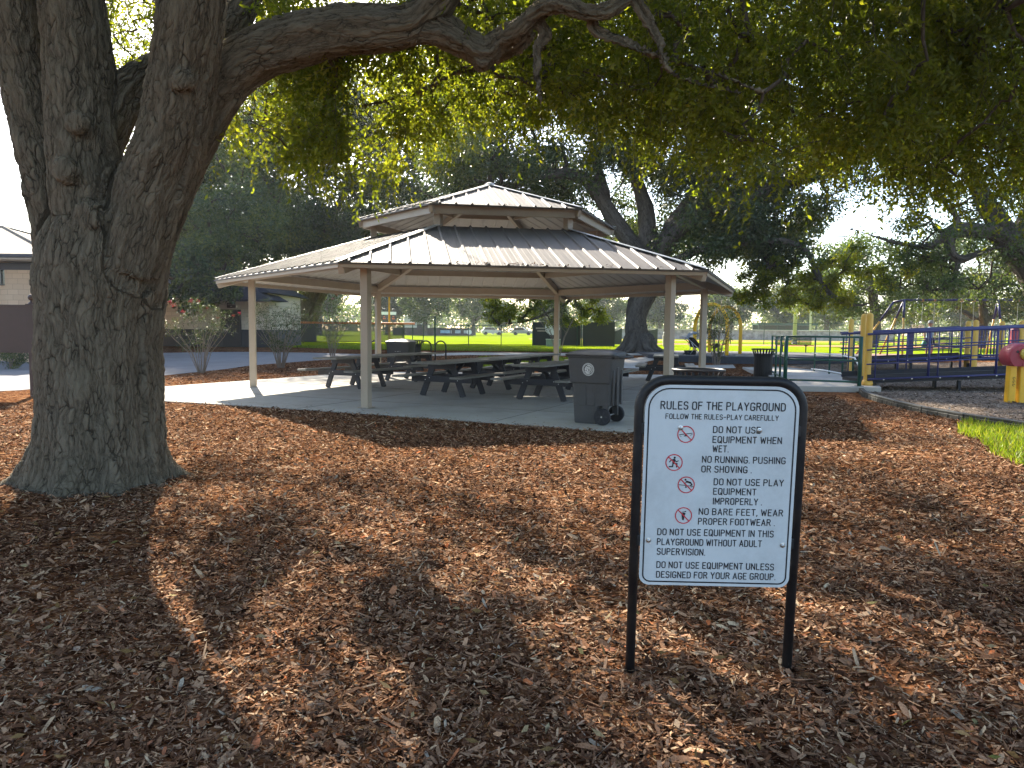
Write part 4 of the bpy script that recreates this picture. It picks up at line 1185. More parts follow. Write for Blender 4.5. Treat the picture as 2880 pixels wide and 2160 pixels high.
ORt = [g6([(25.2, 33.0, 0.2, 1.0), (23.9, 32.3, 1.5, 0.72), (22.6, 31.2, 2.6, 0.62), (21.2, 30.0, 3.9, 0.56), (20.2, 30.0, 5.15, 0.48), (19.6, 30.0, 6.07, 0.42), (18.86, 30.0, 7.17, 0.34), (17.43, 29.0, 8.6, 0.24), (15, 28, 10.2, 0.12)]),
       g6([(20.0, 29.9, 5.2, 0.34), (19.23, 29.3, 5.42, 0.31), (18.49, 29.0, 5.56, 0.29), (17.58, 29.0, 5.61, 0.26), (17.04, 29.0, 5.52, 0.18), (16.35, 29.0, 5.0, 0.12), (15.44, 29.0, 5.0, 0.085), (14.34, 29.0, 5.25, 0.06), (13.2, 29, 5.6, 0.03)]),
       g6([(17.25, 29.0, 5.6, 0.2), (17.1, 29.0, 5.1, 0.2), (17.24, 29.0, 4.65, 0.18), (17.65, 29.0, 4.48, 0.15), (18.36, 29.0, 4.75, 0.10), (19.2, 29, 5.0, 0.05)]),
       g6([(17.55, 29.0, 4.57, 0.11), (17.4, 29.0, 3.93, 0.083), (17.35, 29.0, 3.21, 0.05)]),
       g6([(17.22, 29.0, 5.6, 0.12), (17.34, 29.0, 6.09, 0.1), (17.0, 29.0, 6.44, 0.08), (16.43, 29.0, 6.97, 0.06), (15.2, 29, 7.4, 0.03)]),
       g6([(20.2, 30, 5.3, 0.3), (21.5, 30, 7.5, 0.22), (23, 29.5, 9.5, 0.12)])]
oak_tree('playground_oak', 'oak with a bare crooked limb leaning in beside the playground', (24.3, 32.5, 0.4), ORt,
         [(13, 27, 26, 35, 7.4, 13, 150, 0.9), (12.2, 21, 27, 31, 4.4, 7.8, 84, 0.6), (16.5, 24, 28, 33, 3.0, 4.8, 44, 0.6), (21, 28, 28, 34, 4.2, 8, 40, 0.8)], 260, 0.15, 0.07, 'leafg', 104, 0.07, rmin=0.014, carve=0.33)
# trees behind the swings
for i, (bx, by, hgt, seed) in enumerate(((27.5, 56, 8.5, 201), (37.0, 58, 9.5, 202), (46, 55, 9.0, 203))):
    r_ = np.random.default_rng(seed)
    limbs = [[(bx, by, 0.3, 0.42), (bx + 0.2, by, 2.0, 0.32), (bx + 0.1, by, 3.6, 0.26), (bx - 0.4, by, hgt * 0.75, 0.1)]] + [[(bx + 0.1, by, 2.4, 0.22), (bx + dx * 0.5, by + dy * 0.5, 3.6, 0.15), (bx + dx, by + dy, 4.8, 0.06)] for dx, dy in ((-3.5, 0.5), (3.4, -0.6), (-1.6, -2.4), (1.5, 2.5))]
    oak_tree('park_tree', ['spreading green tree behind the left end of the swings', 'spreading green tree behind the middle of the swings', 'spreading green tree farthest right behind the swings'][i], (bx, by, 0.45), limbs,
             [(bx - 5.6, bx + 5.6, by - 3.2, by + 3.2, 3.0, hgt, 85, 1.05)], 230, 0.26, 0.13, 'leafg' if i != 1 else 'leafd', seed, 0.1, 'park trees behind the swings', rmin=0.022)
# far tree line beyond the ball field
protos = []
for i in range(3):
    r_ = np.random.default_rng(300 + i)
    root = thing('far_tree', 'x', 'tree', (0, 0, 0), 0, 'far trees beyond the ball field')
    trunk_mesh('trunk', [[(0, 0, -0.2, 0.5), (0.1, 0, 2.2, 0.38), (0.3, 0, 5.5, 0.2), (0.2, 0, 8.0, 0.08)], [(0.1, 0, 2.6, 0.25), (-2.2, 0.5, 4.6, 0.15), (-3.6, 0.6, 6.0, 0.06)], [(0.2, 0, 3.2, 0.22), (2.0, -0.5, 5.0, 0.14), (3.4, -0.4, 6.6, 0.06)]], M['bark2'], root, 0.14, 1)
    c = r_.normal(size=(80, 3)); c = unit(c) * (r_.uniform(0.2, 1, (80, 1)) ** 0.5) * np.array([5.0, 4.6, 3.7]) + np.array([0, 0, 6.2])
    c = c[c[:, 2] > 2.3]
    q_, v_ = gauss_leaves(c, np.full(len(c), 1.25) * r_.uniform(0.7, 1.3, len(c)), 120, 0.48, 0.26, r_)
    np_mesh('crown', q_, 4, M['leafg'] if i != 1 else M['leafd'], root, v_)
    protos.append(root)
FAR = [(-46, 118, 1.15, 0, 'bushy far tree at the left end of the far tree line'), (-36, 124, 1.05, 1, 'dark far tree behind the orange-capped fence'), (-29.5, 112, 0.98, 2, 'far tree seen left of the yellow foul pole'), (-22.5, 132, 1.0, 1, 'dark far tree just behind the scoreboard'),
       (-14.5, 121, 0.98, 0, 'bright green far tree right of the scoreboard'), (-7.2, 136, 0.92, 2, 'grey green far tree behind the pale hut'), (-2.6, 150, 0.68, 1, 'small dark far tree beside the gap of sky'), (7.5, 150, 0.82, 2, 'pale far tree right of the gap of sky'),
       (17, 135, 0.95, 0, 'far tree behind the black windscreen booth'), (28, 140, 1.05, 1, 'dark far tree left of the leaning trunk'), (38, 128, 1.0, 2, 'far tree seen through the right pavilion posts'), (49, 132, 1.1, 1, 'dark far tree behind the yellow arch'),
       (60, 140, 1.15, 0, 'far tree left of the tall grey light pole'), (72, 132, 1.05, 2, 'far tree right of the tall grey light pole'), (86, 140, 1.2, 1, 'dark far tree above the green rails'), (100, 135, 1.2, 0, 'far tree behind the fenced court')]
used = set()
for x, y, s, pi, lab in FAR:
    o = protos[pi] if pi not in used else copy_tree(protos[pi])
    used.add(pi)
    o.location = (x, y, 0.40); o.scale = (s, s, s * (0.92 + 0.16 * ((x * 7) % 1))); o.rotation_euler = (0, 0, x * 1.3)
    o['label'] = lab
# a distant wood that closes the horizon
wl = np.random.default_rng(5)
cw = np.stack([wl.uniform(-325, 325, 900), wl.uniform(225, 290, 900), wl.uniform(0.5, 9.0, 900)], -1)
q_, v_ = gauss_leaves(cw, np.full(len(cw), 5.0), 70, 1.3, 0.8, wl)
wood = np_mesh('far_wood', q_, 4, M['leafg'], None, v_)
tag(wood, 'far-off wood along the horizon', 'wood', kind='stuff')


# --- crape myrtles -------------------------------------------------------------------
M['stem'] = simple('pale_stem_bark', (0.20, 0.155, 0.12), 0.8, var=0.2)
M['bushleaf'] = leafmat('crape_myrtle_leaf', [(0.0, (0.025, 0.04, 0.015)), (0.6, (0.05, 0.075, 0.022)), (0.9, (0.11, 0.11, 0.03)), (1.0, (0.22, 0.11, 0.03))], 0.42)
M['flower'] = leafmat('crimson_petal', [(0.0, (0.22, 0.01, 0.03)), (1.0, (0.42, 0.03, 0.07))], 0.35, (1.1, 0.6, 0.6))


def myrtle(label, x, y, h, w, ns, seed, flowers=0, per=60, leafy=0.35, group='crape myrtles round the pavilion', leaf=0.055):
    r_ = np.random.default_rng(seed)
    z0 = hz(x, y)
    root = thing('crape_myrtle', label, 'shrub', (x, y, z0), 0, group)
    st = MB(); tips = []
    for i in range(ns):
        a = i * 2.4 + r_.uniform(-0.5, 0.5); rr = math.sqrt((i + 0.5) / ns) * w
        hh = h * r_.uniform(0.72, 1.0) * (1 - 0.25 * (rr / w) ** 2)
        e = np.array([rr * math.cos(a), rr * math.sin(a), hh]); b = np.array([0.13 * math.cos(a) * r_.uniform(0.3, 1), 0.13 * math.sin(a) * r_.uniform(0.3, 1), -0.03])
        m1 = b + (e - b) * 0.35 + np.array([-0.1 * rr * math.cos(a), -0.1 * rr * math.sin(a), 0.1]); m2 = b + (e - b) * 0.7 + r_.normal(size=3) * 0.05
        st.tube([b, m1, m2, e], [0.016, 0.013, 0.009, 0.004], 5, cap=False)
        for j in range(5):
            t = r_.uniform(leafy, 1.0)
            p = b + (e - b) * t + (m1 - (b + (e - b) * 0.35)) * (1 - abs(2 * t - 1))
            e2 = p + np.array([r_.normal() * 0.22, r_.normal() * 0.22, r_.uniform(0.05, 0.4)]) * (h / 2.2)
            st.tube([p, (p + e2) / 2 + r_.normal(size=3) * 0.02, e2], [0.006, 0.0045, 0.0025], 4, cap=False)
            tips += [p * 0.4 + e2 * 0.6, e2]
        tips += [e, (m2 + e) / 2]
    st.build('stems', M['stem'], root, smooth=True)
    tips = np.array(tips)
    q_, v_, *_ = sprays(tips, np.full(len(tips), 0.13 * h / 2), 3, max(3, per // 10), 0.2, leaf, leaf * 0.5, r_, 0.3)
    np_mesh('foliage', q_, 4, M['bushleaf'], root, v_)
    if flowers:
        top = tips[np.argsort(-tips[:, 2] - 0.6 * np.hypot(tips[:, 0], tips[:, 1]) + r_.uniform(0, 1.0, len(tips)))[:flowers]]
        q_, v_ = gauss_leaves(top, np.full(len(top), 0.075) * r_.uniform(0.4, 1.4, len(top)), 34, 0.035, 0.03, r_)
        for i_ in range(len(top)): np_mesh('flower_cluster', q_[i_ * 34:(i_ + 1) * 34], 4, M['flower'], root, v_[i_ * 34:(i_ + 1) * 34])
    return root


myrtle('crape myrtle with crimson flowers in front of the restroom door', -10.45, 24.6, 2.6, 1.3, 14, 1, 9, 70)
myrtle('bronze leaved crape myrtle just right of the left pavilion post', -8.75, 27.6, 2.75, 1.35, 20, 2, 0, 70, 0.25)
myrtle('thin crape myrtle behind the left picnic table, before the fence', -8.1, 33.0, 3.0, 1.1, 12, 3, 2, 60, 0.2)
myrtle('reddish crape myrtle beside the back right post, in front of the booth', 2.1, 33.8, 3.35, 1.35, 12, 4, 3, 90, 0.42)
myrtle('tall crape myrtle growing against the yellow arch', 8.55, 30.6, 3.05, 0.85, 14, 5, 0, 130, 0.12)
# low shrubs by the block building
for lab, x, y, h_, w_, sd in (('low evergreen shrub against the block wall, left of the board post', -20.3, 26.6, 0.75, 0.8, 11), ('low evergreen shrub beside the oak trunk, right of the board post', -17.6, 25.6, 1.35, 0.7, 12)):
    r_ = np.random.default_rng(sd)
    root = thing('evergreen_shrub', lab, 'shrub', (x, y, 0), 0, 'shrubs along the block building')
    c = r_.normal(size=(60, 3)) * np.array([w_ * 0.45, w_ * 0.4, h_ * 0.25]) + np.array([0, 0, h_ * 0.5])
    q_, v_ = gauss_leaves(c, np.full(60, 0.16), 60, 0.07, 0.035, r_)
    np_mesh('foliage', q_, 4, M['leafd'], root, v_)
    sb = MB()
    for k in range(6): sb.tube([(0, 0, 0), (r_.normal() * 0.1, r_.normal() * 0.1, h_ * 0.4), (r_.normal() * 0.3, r_.normal() * 0.3, h_ * 0.8)], [0.014, 0.01, 0.004], 4)
    sb.build('stems', M['stem'], root)

# ------------------------------------------------------------------ picnic tables
TAX = math.atan2(0.906, 0.42)      # the tables' long axis


def make_table():
    t = thing('picnic_table', 'x', 'picnic table', (0, 0, 0), 0, 'picnic tables under the pavilion')
    L = 2.42
    H = 0.80
    mb = MB()
    for i in range(5): mb.box(((i - 2) * 0.150, 0, H - 0.021), (0.142, L, 0.042))
    mb.build('tabletop', M['plank'], t, bevel=0.006)
    for s in (-1, 1):
        mb = MB()
        for i in range(2): mb.box((s * (0.66 + i * 0.148), 0, 0.475), (0.140, L, 0.042))
        mb.build('seat', M['plank'], t, bevel=0.006)
    for y in (-0.48, 0.48):
        sg = -1 if y < 0 else 1
        for s in (-1, 1):
            MB().beam((s * 0.235, y, H - 0.045), (s * 0.535, y, 0.0), 0.045, 0.135, up=(s, 0, 0.3)).build('leg', M['char'], t, bevel=0.004)
        MB().box((0, y + sg * 0.046, H - 0.105), (0.72, 0.042, 0.12)).build('top_brace', M['char'], t, bevel=0.004)
        sb = MB().box((0, y + sg * 0.046, 0.395), (1.58, 0.042, 0.135)).build('seat_beam', M['char'], t, bevel=0.004)
        bl = MB()
        for s in (-1, 1):
            for dx, dz in ((0.31, 0.42), (0.42, 0.375)):
                bl.lathe([(0.011, 0), (0.009, 0.006), (0.003, 0.008)], 8, (0, 0, 0))
                k = len(bl.v) - 24
                for q_ in range(k, len(bl.v)):
                    p = bl.v[q_]; bl.v[q_] = (s * dx + p[0], y + sg * (0.067 + p[2]), dz + p[1])
        bl.build('bolts', M['steel'], sb)
        MB().beam((0, y, H - 0.09), (0, y * 0.12, 0.50), 0.04, 0.09, up=(1, 0, 0)).build('diagonal_brace', M['char'], t, bevel=0.004)
    return t


TABLES = [((-1.37, 16.97), TAX, 'picnic table in the middle row, its end nearest the camera'), ((-0.35, 19.17), TAX, 'picnic table butted end to end behind the middle front one'),
          ((0.66, 21.75), TAX, 'picnic table at the far end of the middle row'), ((0.84, 16.25), TAX, 'picnic table standing left of and behind the wheeled grey bin'),
          ((2.12, 19.0), TAX, 'picnic table mostly hidden behind the wheeled grey bin'), ((-4.05, 18.95), TAX - 0.03, 'picnic table in the left row, just behind the front left post'),
          ((-3.0, 21.7), TAX - 0.05, 'picnic table at the back of the left row, before the trash cart'), ((4.75, 22.6), R(78), 'picnic table seen end-on between the two right posts')]
tb = make_table()
for i, ((x, y), a, lab) in enumerate(TABLES):
    o = tb if i == 0 else copy_tree(tb)
    o.location = (x, y, 0.022); o.rotation_euler = (0, 0, a - math.pi / 2); o['label'] = lab

# ------------------------------------------------------------------ bins
def ringbox(x0, x1, y0, y1, z, r=0.05, n=4, zs=None):
    P = []
    for cx, cy, a0 in ((x1 - r, y1 - r, 0), (x0 + r, y1 - r, 90), (x0 + r, y0 + r, 180), (x1 - r, y0 + r, 270)):
        for i in range(n + 1):
            t = R(a0 + 90 * i / n)
            P.append((cx + r * math.cos(t), cy + r * math.sin(t), z))
    return P


wb = thing('wheeled_bin', 'dark grey wheeled bin with round white emblem standing on the slab edge', 'bin', (1.42, 12.12, 0.022), R(-30))
mb = MB()
mb.loft([ringbox(-0.315, 0.10, -0.235, 0.235, 0.0, 0.06), ringbox(-0.32, 0.115, -0.24, 0.24, 0.03, 0.06), ringbox(-0.335, 0.14, -0.25, 0.25, 0.30, 0.06)], cap=True)
body = [ringbox(-0.335, 0.325, -0.25, 0.25, 0.30, 0.06), ringbox(-0.352, 0.335, -0.268, 0.268, 0.66, 0.06), ringbox(-0.385, 0.34, -0.288, 0.288, 0.675, 0.06), ringbox(-0.415, 0.37, -0.318, 0.318, 1.085, 0.06), ringbox(-0.43, 0.385, -0.332, 0.332, 1.09, 0.06), ringbox(-0.43, 0.385, -0.332, 0.332, 1.12, 0.06)]
mb.loft(body)
bb = mb.build('body', M['bin'], wb, bevel=0.006, auto=35)
for s in (-1, 1):   # flutes moulded down the sides
    for x in (-0.10, 0.06): MB().loft([[(x - 0.018, s * 0.246, 0.30), (x + 0.018, s * 0.246, 0.30), (x + 0.012, s * 0.257, 0.31), (x - 0.012, s * 0.257, 0.31)], [(x - 0.018, s * 0.264, 0.65), (x + 0.018, s * 0.264, 0.65), (x + 0.012, s * 0.273, 0.64), (x - 0.012, s * 0.273, 0.64)]]).build('rib', M['bin'], bb)
MB().box((0.352, 0.0, 0.62), (0.04, 0.10, 0.62)).box((0.352, -0.17, 0.60), (0.03, 0.05, 0.58)).box((0.352, 0.17, 0.60), (0.03, 0.05, 0.58)).build('rear_rib', M['bin'], bb, bevel=0.01)
ld = MB()
def lidring(x0, x1, w, z, bow): return [(p[0], p[1], p[2] + bow * (1 - (p[1] / 0.36) ** 2)) for p in ringbox(x0, x1, -w, w, z, 0.07, 5)]
ld.loft([ringbox(-0.455, 0.42, -0.348, 0.348, 1.112, 0.07, 5), ringbox(-0.458, 0.42, -0.350, 0.350, 1.135, 0.07, 5), lidring(-0.40, 0.40, 0.30, 1.165, 0.01), lidring(-0.25, 0.28, 0.18, 1.20, 0.012), lidring(-0.1, 0.12, 0.10, 1.207, 0.012)])
lid = ld.build('lid', M['binlid'], wb, auto=35)
MB().box((-0.445, 0, 1.115), (0.05, 0.2, 0.022)).build('lid_grip', M['binlid'], lid, bevel=0.006)
for s in (-1, 1): MB().tube([(0.36, s * 0.25, 1.09), (0.44, s * 0.25, 1.115), (0.50, s * 0.25, 1.10)], 0.022, 8).tube([(0.40, s * 0.30, 1.11), (0.43, s * 0.2, 1.125)], 0.026, 8).build('hinge', M['bin'], wb, smooth=True)
MB().tube([(0.50, -0.29, 1.10), (0.50, 0.29, 1.10)], 0.017, 10).build('handle', M['binlid'], wb, smooth=True)
MB().tube([(0.225, -0.33, 0.135), (0.225, 0.33, 0.135)], 0.013, 8).build('axle', M['steel'], wb)
for s in (-1, 1):
    MB().box((0.24, s * 0.21, 0.22), (0.10, 0.05, 0.20)).build('axle_bracket', M['bin'], wb, bevel=0.006)
    w = MB().lathe([(0.085, -0.03), (0.132, -0.033), (0.138, -0.02), (0.138, 0.02), (0.132, 0.033), (0.085, 0.03)], 28, axis='Y').build('wheel', M['rubber'], wb, auto=40)
    w.location = (0.225, s * 0.30, 0.135)
    hb = MB().lathe([(0.10, -0.022), (0.10, 0.022)], 24, axis='Y').lathe([(0.03, -0.038), (0.03, 0.038)], 12, axis='Y')
    for k in range(6):
        a = k * math.pi / 3
        hb.beam((0.03 * math.cos(a), s * 0.026, 0.03 * math.sin(a)), (0.10 * math.cos(a), s * 0.026, 0.10 * math.sin(a)), 0.014, 0.026, up=(-math.sin(a), 0, math.cos(a)))
    hb.build('hub', M['binlid'], w, bevel=0.002)
    MB().lathe([(0.014, -0.046), (0.014, 0.046)], 10, axis='Y').build('axle_cap', M['steel'], w)
# printed round emblem on the side: rings and swirling strokes
em = MB()
slope = 0.030 / 0.41
def emb(px, pz): z = 0.895 + pz; return (px - 0.035, -(0.288 + slope * (z - 0.675)) - 0.0025, z)
def arc(r, a0, a1, w, cx=0.0, cz=0.0, n=14):
    vs = []
    for i in range(n + 1):
        a = a0 + (a1 - a0) * i / n
        for q_ in (r - w / 2, r + w / 2): vs.append(emb(cx + q_ * math.cos(a), cz + q_ * math.sin(a)))
    em.add(vs, [(2 * i, 2 * i + 1, 2 * i + 3, 2 * i + 2) for i in range(n)])
arc(0.100, 0, 2 * math.pi, 0.006, n=48); arc(0.083, 0, 2 * math.pi, 0.004, n=40)
er = random.Random(4)
for k in range(60):
    r_ = er.uniform(0.008, 0.074); a = er.uniform(0, 6.28); arc(r_, a, a + er.uniform(0.3, 1.3), er.uniform(0.003, 0.007), n=6)
for k in range(26):
    a = er.uniform(0, 6.28); d = er.uniform(0.02, 0.055); arc(er.uniform(0.006, 0.018), a, a + er.uniform(2, 5), 0.004, d * math.cos(a), d * math.sin(a), 7)
for k in range(30): arc(0.0915, k * 0.2094, k * 0.2094 + 0.12, 0.006, n=3)
em.build('emblem', M['white'], bb)


def slat_bin(label, x, y, z, s=1.0, group='black slatted litter receptacles'):
    t = thing('litter_receptacle', label, 'litter bin', (x, y, z), 0.1, group)
    mb = MB()
    n = 22
    for k in range(n):
        a = 2 * math.pi * k / n
        c, si = math.cos(a), math.sin(a)
        P = [(0.285, 0.05), (0.285, 0.72), (0.300, 0.80), (0.335, 0.90), (0.365, 0.985)]
        for (r0, z0), (r1, z1) in zip(P[:-1], P[1:]):
            mb.beam((r0 * c, r0 * si, z0), (r1 * c, r1 * si, z1 + 0.002), 0.052, 0.008, up=(c, si, 0))
    mb.build('slats', M['black'], t)
    MB().tube([(0.37 * math.cos(k * math.pi / 18), 0.37 * math.sin(k * math.pi / 18), 0.99) for k in range(36)], 0.019, 8, closed=True).build('top_ring', M['black'], t, smooth=True)
    MB().tube([(0.287 * math.cos(k * math.pi / 18), 0.287 * math.sin(k * math.pi / 18), 0.06) for k in range(36)], 0.014, 6, closed=True).build('base_ring', M['black'], t, smooth=True)
    MB().lathe([(0.25, 0.06), (0.26, 0.83), (0.245, 0.83), (0.235, 0.08)], 24).build('liner', M['rubber'], t, smooth=False)
    t.scale = (s, s, s)
    return t


slat_bin('black slatted litter receptacle directly behind the rules sign', 2.73, 10.70, 0.0)
slat_bin('black slatted litter receptacle beside the green ramp rails', 8.27, 24.1, 0.0)
slat_bin('black slatted litter receptacle next to the far trash cart', -3.98, 29.6, 0.09)

# tote for trash beyond the left tables
tc_ = thing('trash_cart', 'wide dark trash cart with low domed lid beyond the left tables', 'bin', (-4.13, 27.2, 0.01), R(-14))
mb = MB().loft([ringbox(-0.42, 0.40, -0.30, 0.30, 0.12, 0.08), ringbox(-0.47, 0.45, -0.36, 0.36, 0.98, 0.08), ringbox(-0.50, 0.48, -0.385, 0.385, 0.99, 0.08), ringbox(-0.50, 0.48, -0.385, 0.385, 1.03, 0.08)])
tbody = mb.build('body', M['binlid'], tc_, auto=35)
MB().loft([ringbox(-0.51, 0.49, -0.395, 0.395, 1.03, 0.08), ringbox(-0.51, 0.49, -0.395, 0.395, 1.06, 0.08), ringbox(-0.36, 0.34, -0.27, 0.27, 1.13, 0.08), ringbox(-0.2, 0.2, -0.15, 0.15, 1.16, 0.08)]).build('lid', M['binlid'], tc_, auto=35)
P, F = text_mesh("trash", -0.12, 0.70, 0.24, 0.10, y=-0.341)
tt = MB().add(P, F)
tt.add([(-0.018, -0.343, 0.86), (0.018, -0.343, 0.86), (0.018, -0.343, 0.885), (-0.018, -0.343, 0.885)], [(0, 1, 2, 3)]); tt.add([(-0.014, -0.343, 0.82), (0.014, -0.343, 0.82), (0.018, -0.343, 0.855), (-0.018, -0.343, 0.855)], [(0, 1, 2, 3)])
tt.build('lettering', M['white'], tbody)
for sx in (-0.3, 0.3):
    for sy in (-0.25, 0.25):
        w = MB().lathe([(0.06, -0.02), (0.065, 0), (0.06, 0.02)], 14, axis='Y').build('wheel', M['rubber'], tc_); w.location = (sx, sy, 0.065)

# bicycle hoops
hp = thing('bike_hoop', 'x', 'bike rack', (0, 0, 0), 0, 'black bicycle hoops in a row')
pts = [(-0.24, 0, 0), (-0.24, 0, 0.66)] + [(0.24 * math.cos(math.pi - i * math.pi / 10), 0, 0.66 + 0.24 * math.sin(i * math.pi / 10)) for i in range(1, 10)] + [(0.24, 0, 0.66), (0.24, 0, 0)]
MB().tube(pts, 0.03, 10).build('tube', M['black'], hp, smooth=True)
for s in (-1, 1): MB().lathe([(0.07, 0), (0.07, 0.012)], 12, (s * 0.24, 0, 0)).build('base_plate', M['black'], hp)
for i, (x, lab) in enumerate(((-5.72, 'black bicycle hoop left of the back left post'), (-4.98, 'black bicycle hoop half hidden behind the trash cart, on its left'), (-3.62, 'black bicycle hoop just right of the slatted receptacle'), (-3.0, 'black bicycle hoop standing free at the right end of its row'))):
    o = hp if i == 0 else copy_tree(hp)
    o.location = (x, 30.6, hz(x, 30.6)); o.rotation_euler = (0, 0, R(28)); o['label'] = lab

# ------------------------------------------------------------------ notice board at the left
nb = thing('notice_board', 'brown notice board with ball-topped posts left of the oak', 'notice board', (-11.4, 15.83, 0.0))
for x in (-10.37, -12.75):
    p = MB().box((x, 15.83, 0.99), (0.125, 0.125, 1.98)).build('post', M['brown'], nb, bevel=0.008, world=True)
    MB().box((x, 15.83, 1.99), (0.165, 0.165, 0.022)).lathe([(0.07, 2.0), (0.05, 2.03), (0.026, 2.045), (0.024, 2.075), (0.045, 2.085), (0.062, 2.115), (0.066, 2.14), (0.058, 2.17), (0.035, 2.195), (0.006, 2.205)], 18, (x, 15.83, 0)).build('finial', M['brown'], nb, world=True, auto=40)
MB().box((-11.56, 15.83, 1.47), (2.25, 0.06, 0.98)).build('board', M['brown'], nb, bevel=0.004, world=True)
for z, nm in ((1.965, 'top_rail'), (0.965, 'bottom_rail')): MB().box((-11.56, 15.83, z), (2.26, 0.10, 0.035)).build(nm, M['brown'], nb, bevel=0.004, world=True)

# ------------------------------------------------------------------ buildings
def blockmat(name, col):
    m, nt, ns, lk, b = newmat(name)
    tc = node(nt, 'ShaderNodeTexCoord')
    mp = node(nt, 'ShaderNodeMapping'); mp.inputs['Rotation'].default_value = (R(90), 0, 0)
    lk.new(tc.outputs['Object'], mp.inputs['Vector'])
    br = node(nt, 'ShaderNodeTexBrick')
    br.inputs['Scale'].default_value = 1.0; br.inputs['Brick Width'].default_value = 0.42; br.inputs['Row Height'].default_value = 0.21; br.inputs['Mortar Size'].default_value = 0.010
    br.inputs['Color1'].default_value = (*col, 1); br.inputs['Color2'].default_value = (col[0] * .88, col[1] * .87, col[2] * .86, 1); br.inputs['Mortar'].default_value = (col[0] * .7, col[1] * .7, col[2] * .7, 1)
    lk.new(mp.outputs[0], br.inputs['Vector'])
    lk.new(br.outputs['Color'], b.inputs['Base Color'])
    b.inputs['Roughness'].default_value = 0.9
    bp = node(nt, 'ShaderNodeBump'); bp.inputs['Strength'].default_value = 0.4; bp.inputs['Distance'].default_value = 0.01
    lk.new(br.outputs['Fac'], bp.inputs['Height']); bp.invert = True; lk.new(bp.outputs[0], b.inputs['Normal'])
    return m


def shinglemat(name, col):
    m, nt, ns, lk, b = newmat(name)
    tc = node(nt, 'ShaderNodeTexCoord')
    mp = node(nt, 'ShaderNodeMapping'); mp.inputs['Rotation'].default_value = (0, 0, 0)
    lk.new(tc.outputs['Object'], mp.inputs['Vector'])
    br = node(nt, 'ShaderNodeTexBrick')
    br.inputs['Scale'].default_value = 1.0; br.inputs['Brick Width'].default_value = 0.32; br.inputs['Row Height'].default_value = 0.15; br.inputs['Mortar Size'].default_value = 0.012; br.inputs['Bias'].default_value = 0.1
    br.inputs['Color1'].default_value = (*col, 1); br.inputs['Color2'].default_value = tuple(c * 0.7 for c in col) + (1,); br.inputs['Mortar'].default_value = tuple(c * 0.4 for c in col) + (1,)
    lk.new(mp.outputs[0], br.inputs['Vector']); lk.new(br.outputs['Color'], b.inputs['Base Color'])
    b.inputs['Roughness'].default_value = 0.9
    bp = node(nt, 'ShaderNodeBump'); bp.inputs['Strength'].default_value = 0.5; bp.inputs['Distance'].default_value = 0.02
    lk.new(br.outputs['Fac'], bp.inputs['Height']); bp.invert = True; lk.new(bp.outputs[0], b.inputs['Normal'])
    return m


M['block'] = blockmat('tan_block_wall', (0.56, 0.40, 0.27))
M['beige'] = blockmat('beige_painted_block', (0.62, 0.54, 0.43))
M['navy'] = simple('dark_painted_block', (0.035, 0.036, 0.042), 0.7, var=0.12)
M['shingle'] = shinglemat('tan_shingle_roof', (0.30, 0.25, 0.19))
M['shingled'] = shinglemat('dark_shingle_roof', (0.045, 0.042, 0.052))
M['fasciad'] = simple('dark_fascia', (0.03, 0.028, 0.04), 0.5)
M['glass'] = simple('dark_glass', (0.012, 0.014, 0.018), 0.08, var=0.1, spec=0.8)
M['soffitb'] = simple('beige_soffit', (0.42, 0.35, 0.28), 0.7)

b1 = thing('block_building', 'tan block building with barred clerestory windows and tan shingle roof', 'building', (-26, 34, 0))
fy = 29.2
MB().box((-29.0, fy + 4.5, 2.03), (18.0, 9.0, 4.06)).build('wall', M['block'], b1, world=True)
MB().box((-19.42, fy - 0.11, 1.85), (1.15, 0.22, 3.70)).build('pilaster', M['block'], b1, world=True)
MB().box((-28.5, fy - 0.12, 3.84), (19.4, 0.24, 0.28)).build('lintel_band', M['fasciad'], b1, world=True)
for x0, x1 in ((-26.5, -20.05), (-34.5, -27.6)):
    w = MB().box(((x0 + x1) / 2, fy - 0.02, 3.40), (x1 - x0, 0.06, 0.60)).build('window', M['glass'], b1, world=True)
    fr = MB()
    n = int((x1 - x0) / 0.17)
    for i in range(n + 1):
        x = x0 + (x1 - x0) * i / n
        fr.box((x, fy - 0.075, 3.40), (0.022, 0.03, 0.60))
    fr.box(((x0 + x1) / 2, fy - 0.075, 3.115), (x1 - x0, 0.045, 0.03))
    fr.build('bars', M['black'], w, world=True)
w = MB().box((-21.4, fy - 0.02, 2.38), (0.9, 0.05, 0.62)).build('window', simple('glass_block', (0.16, 0.17, 0.17), 0.3, var=0.3, vscale=12), b1, world=True)
fr = MB()
for i in range(6): fr.box((-21.85 + i * 0.18, fy - 0.05, 2.38), (0.016, 0.02, 0.62))
for i in range(5): fr.box((-21.4, fy - 0.051, 2.08 + i * 0.15), (0.9, 0.018, 0.016))
fr.build('grid', M['soffitb'], w, world=True)
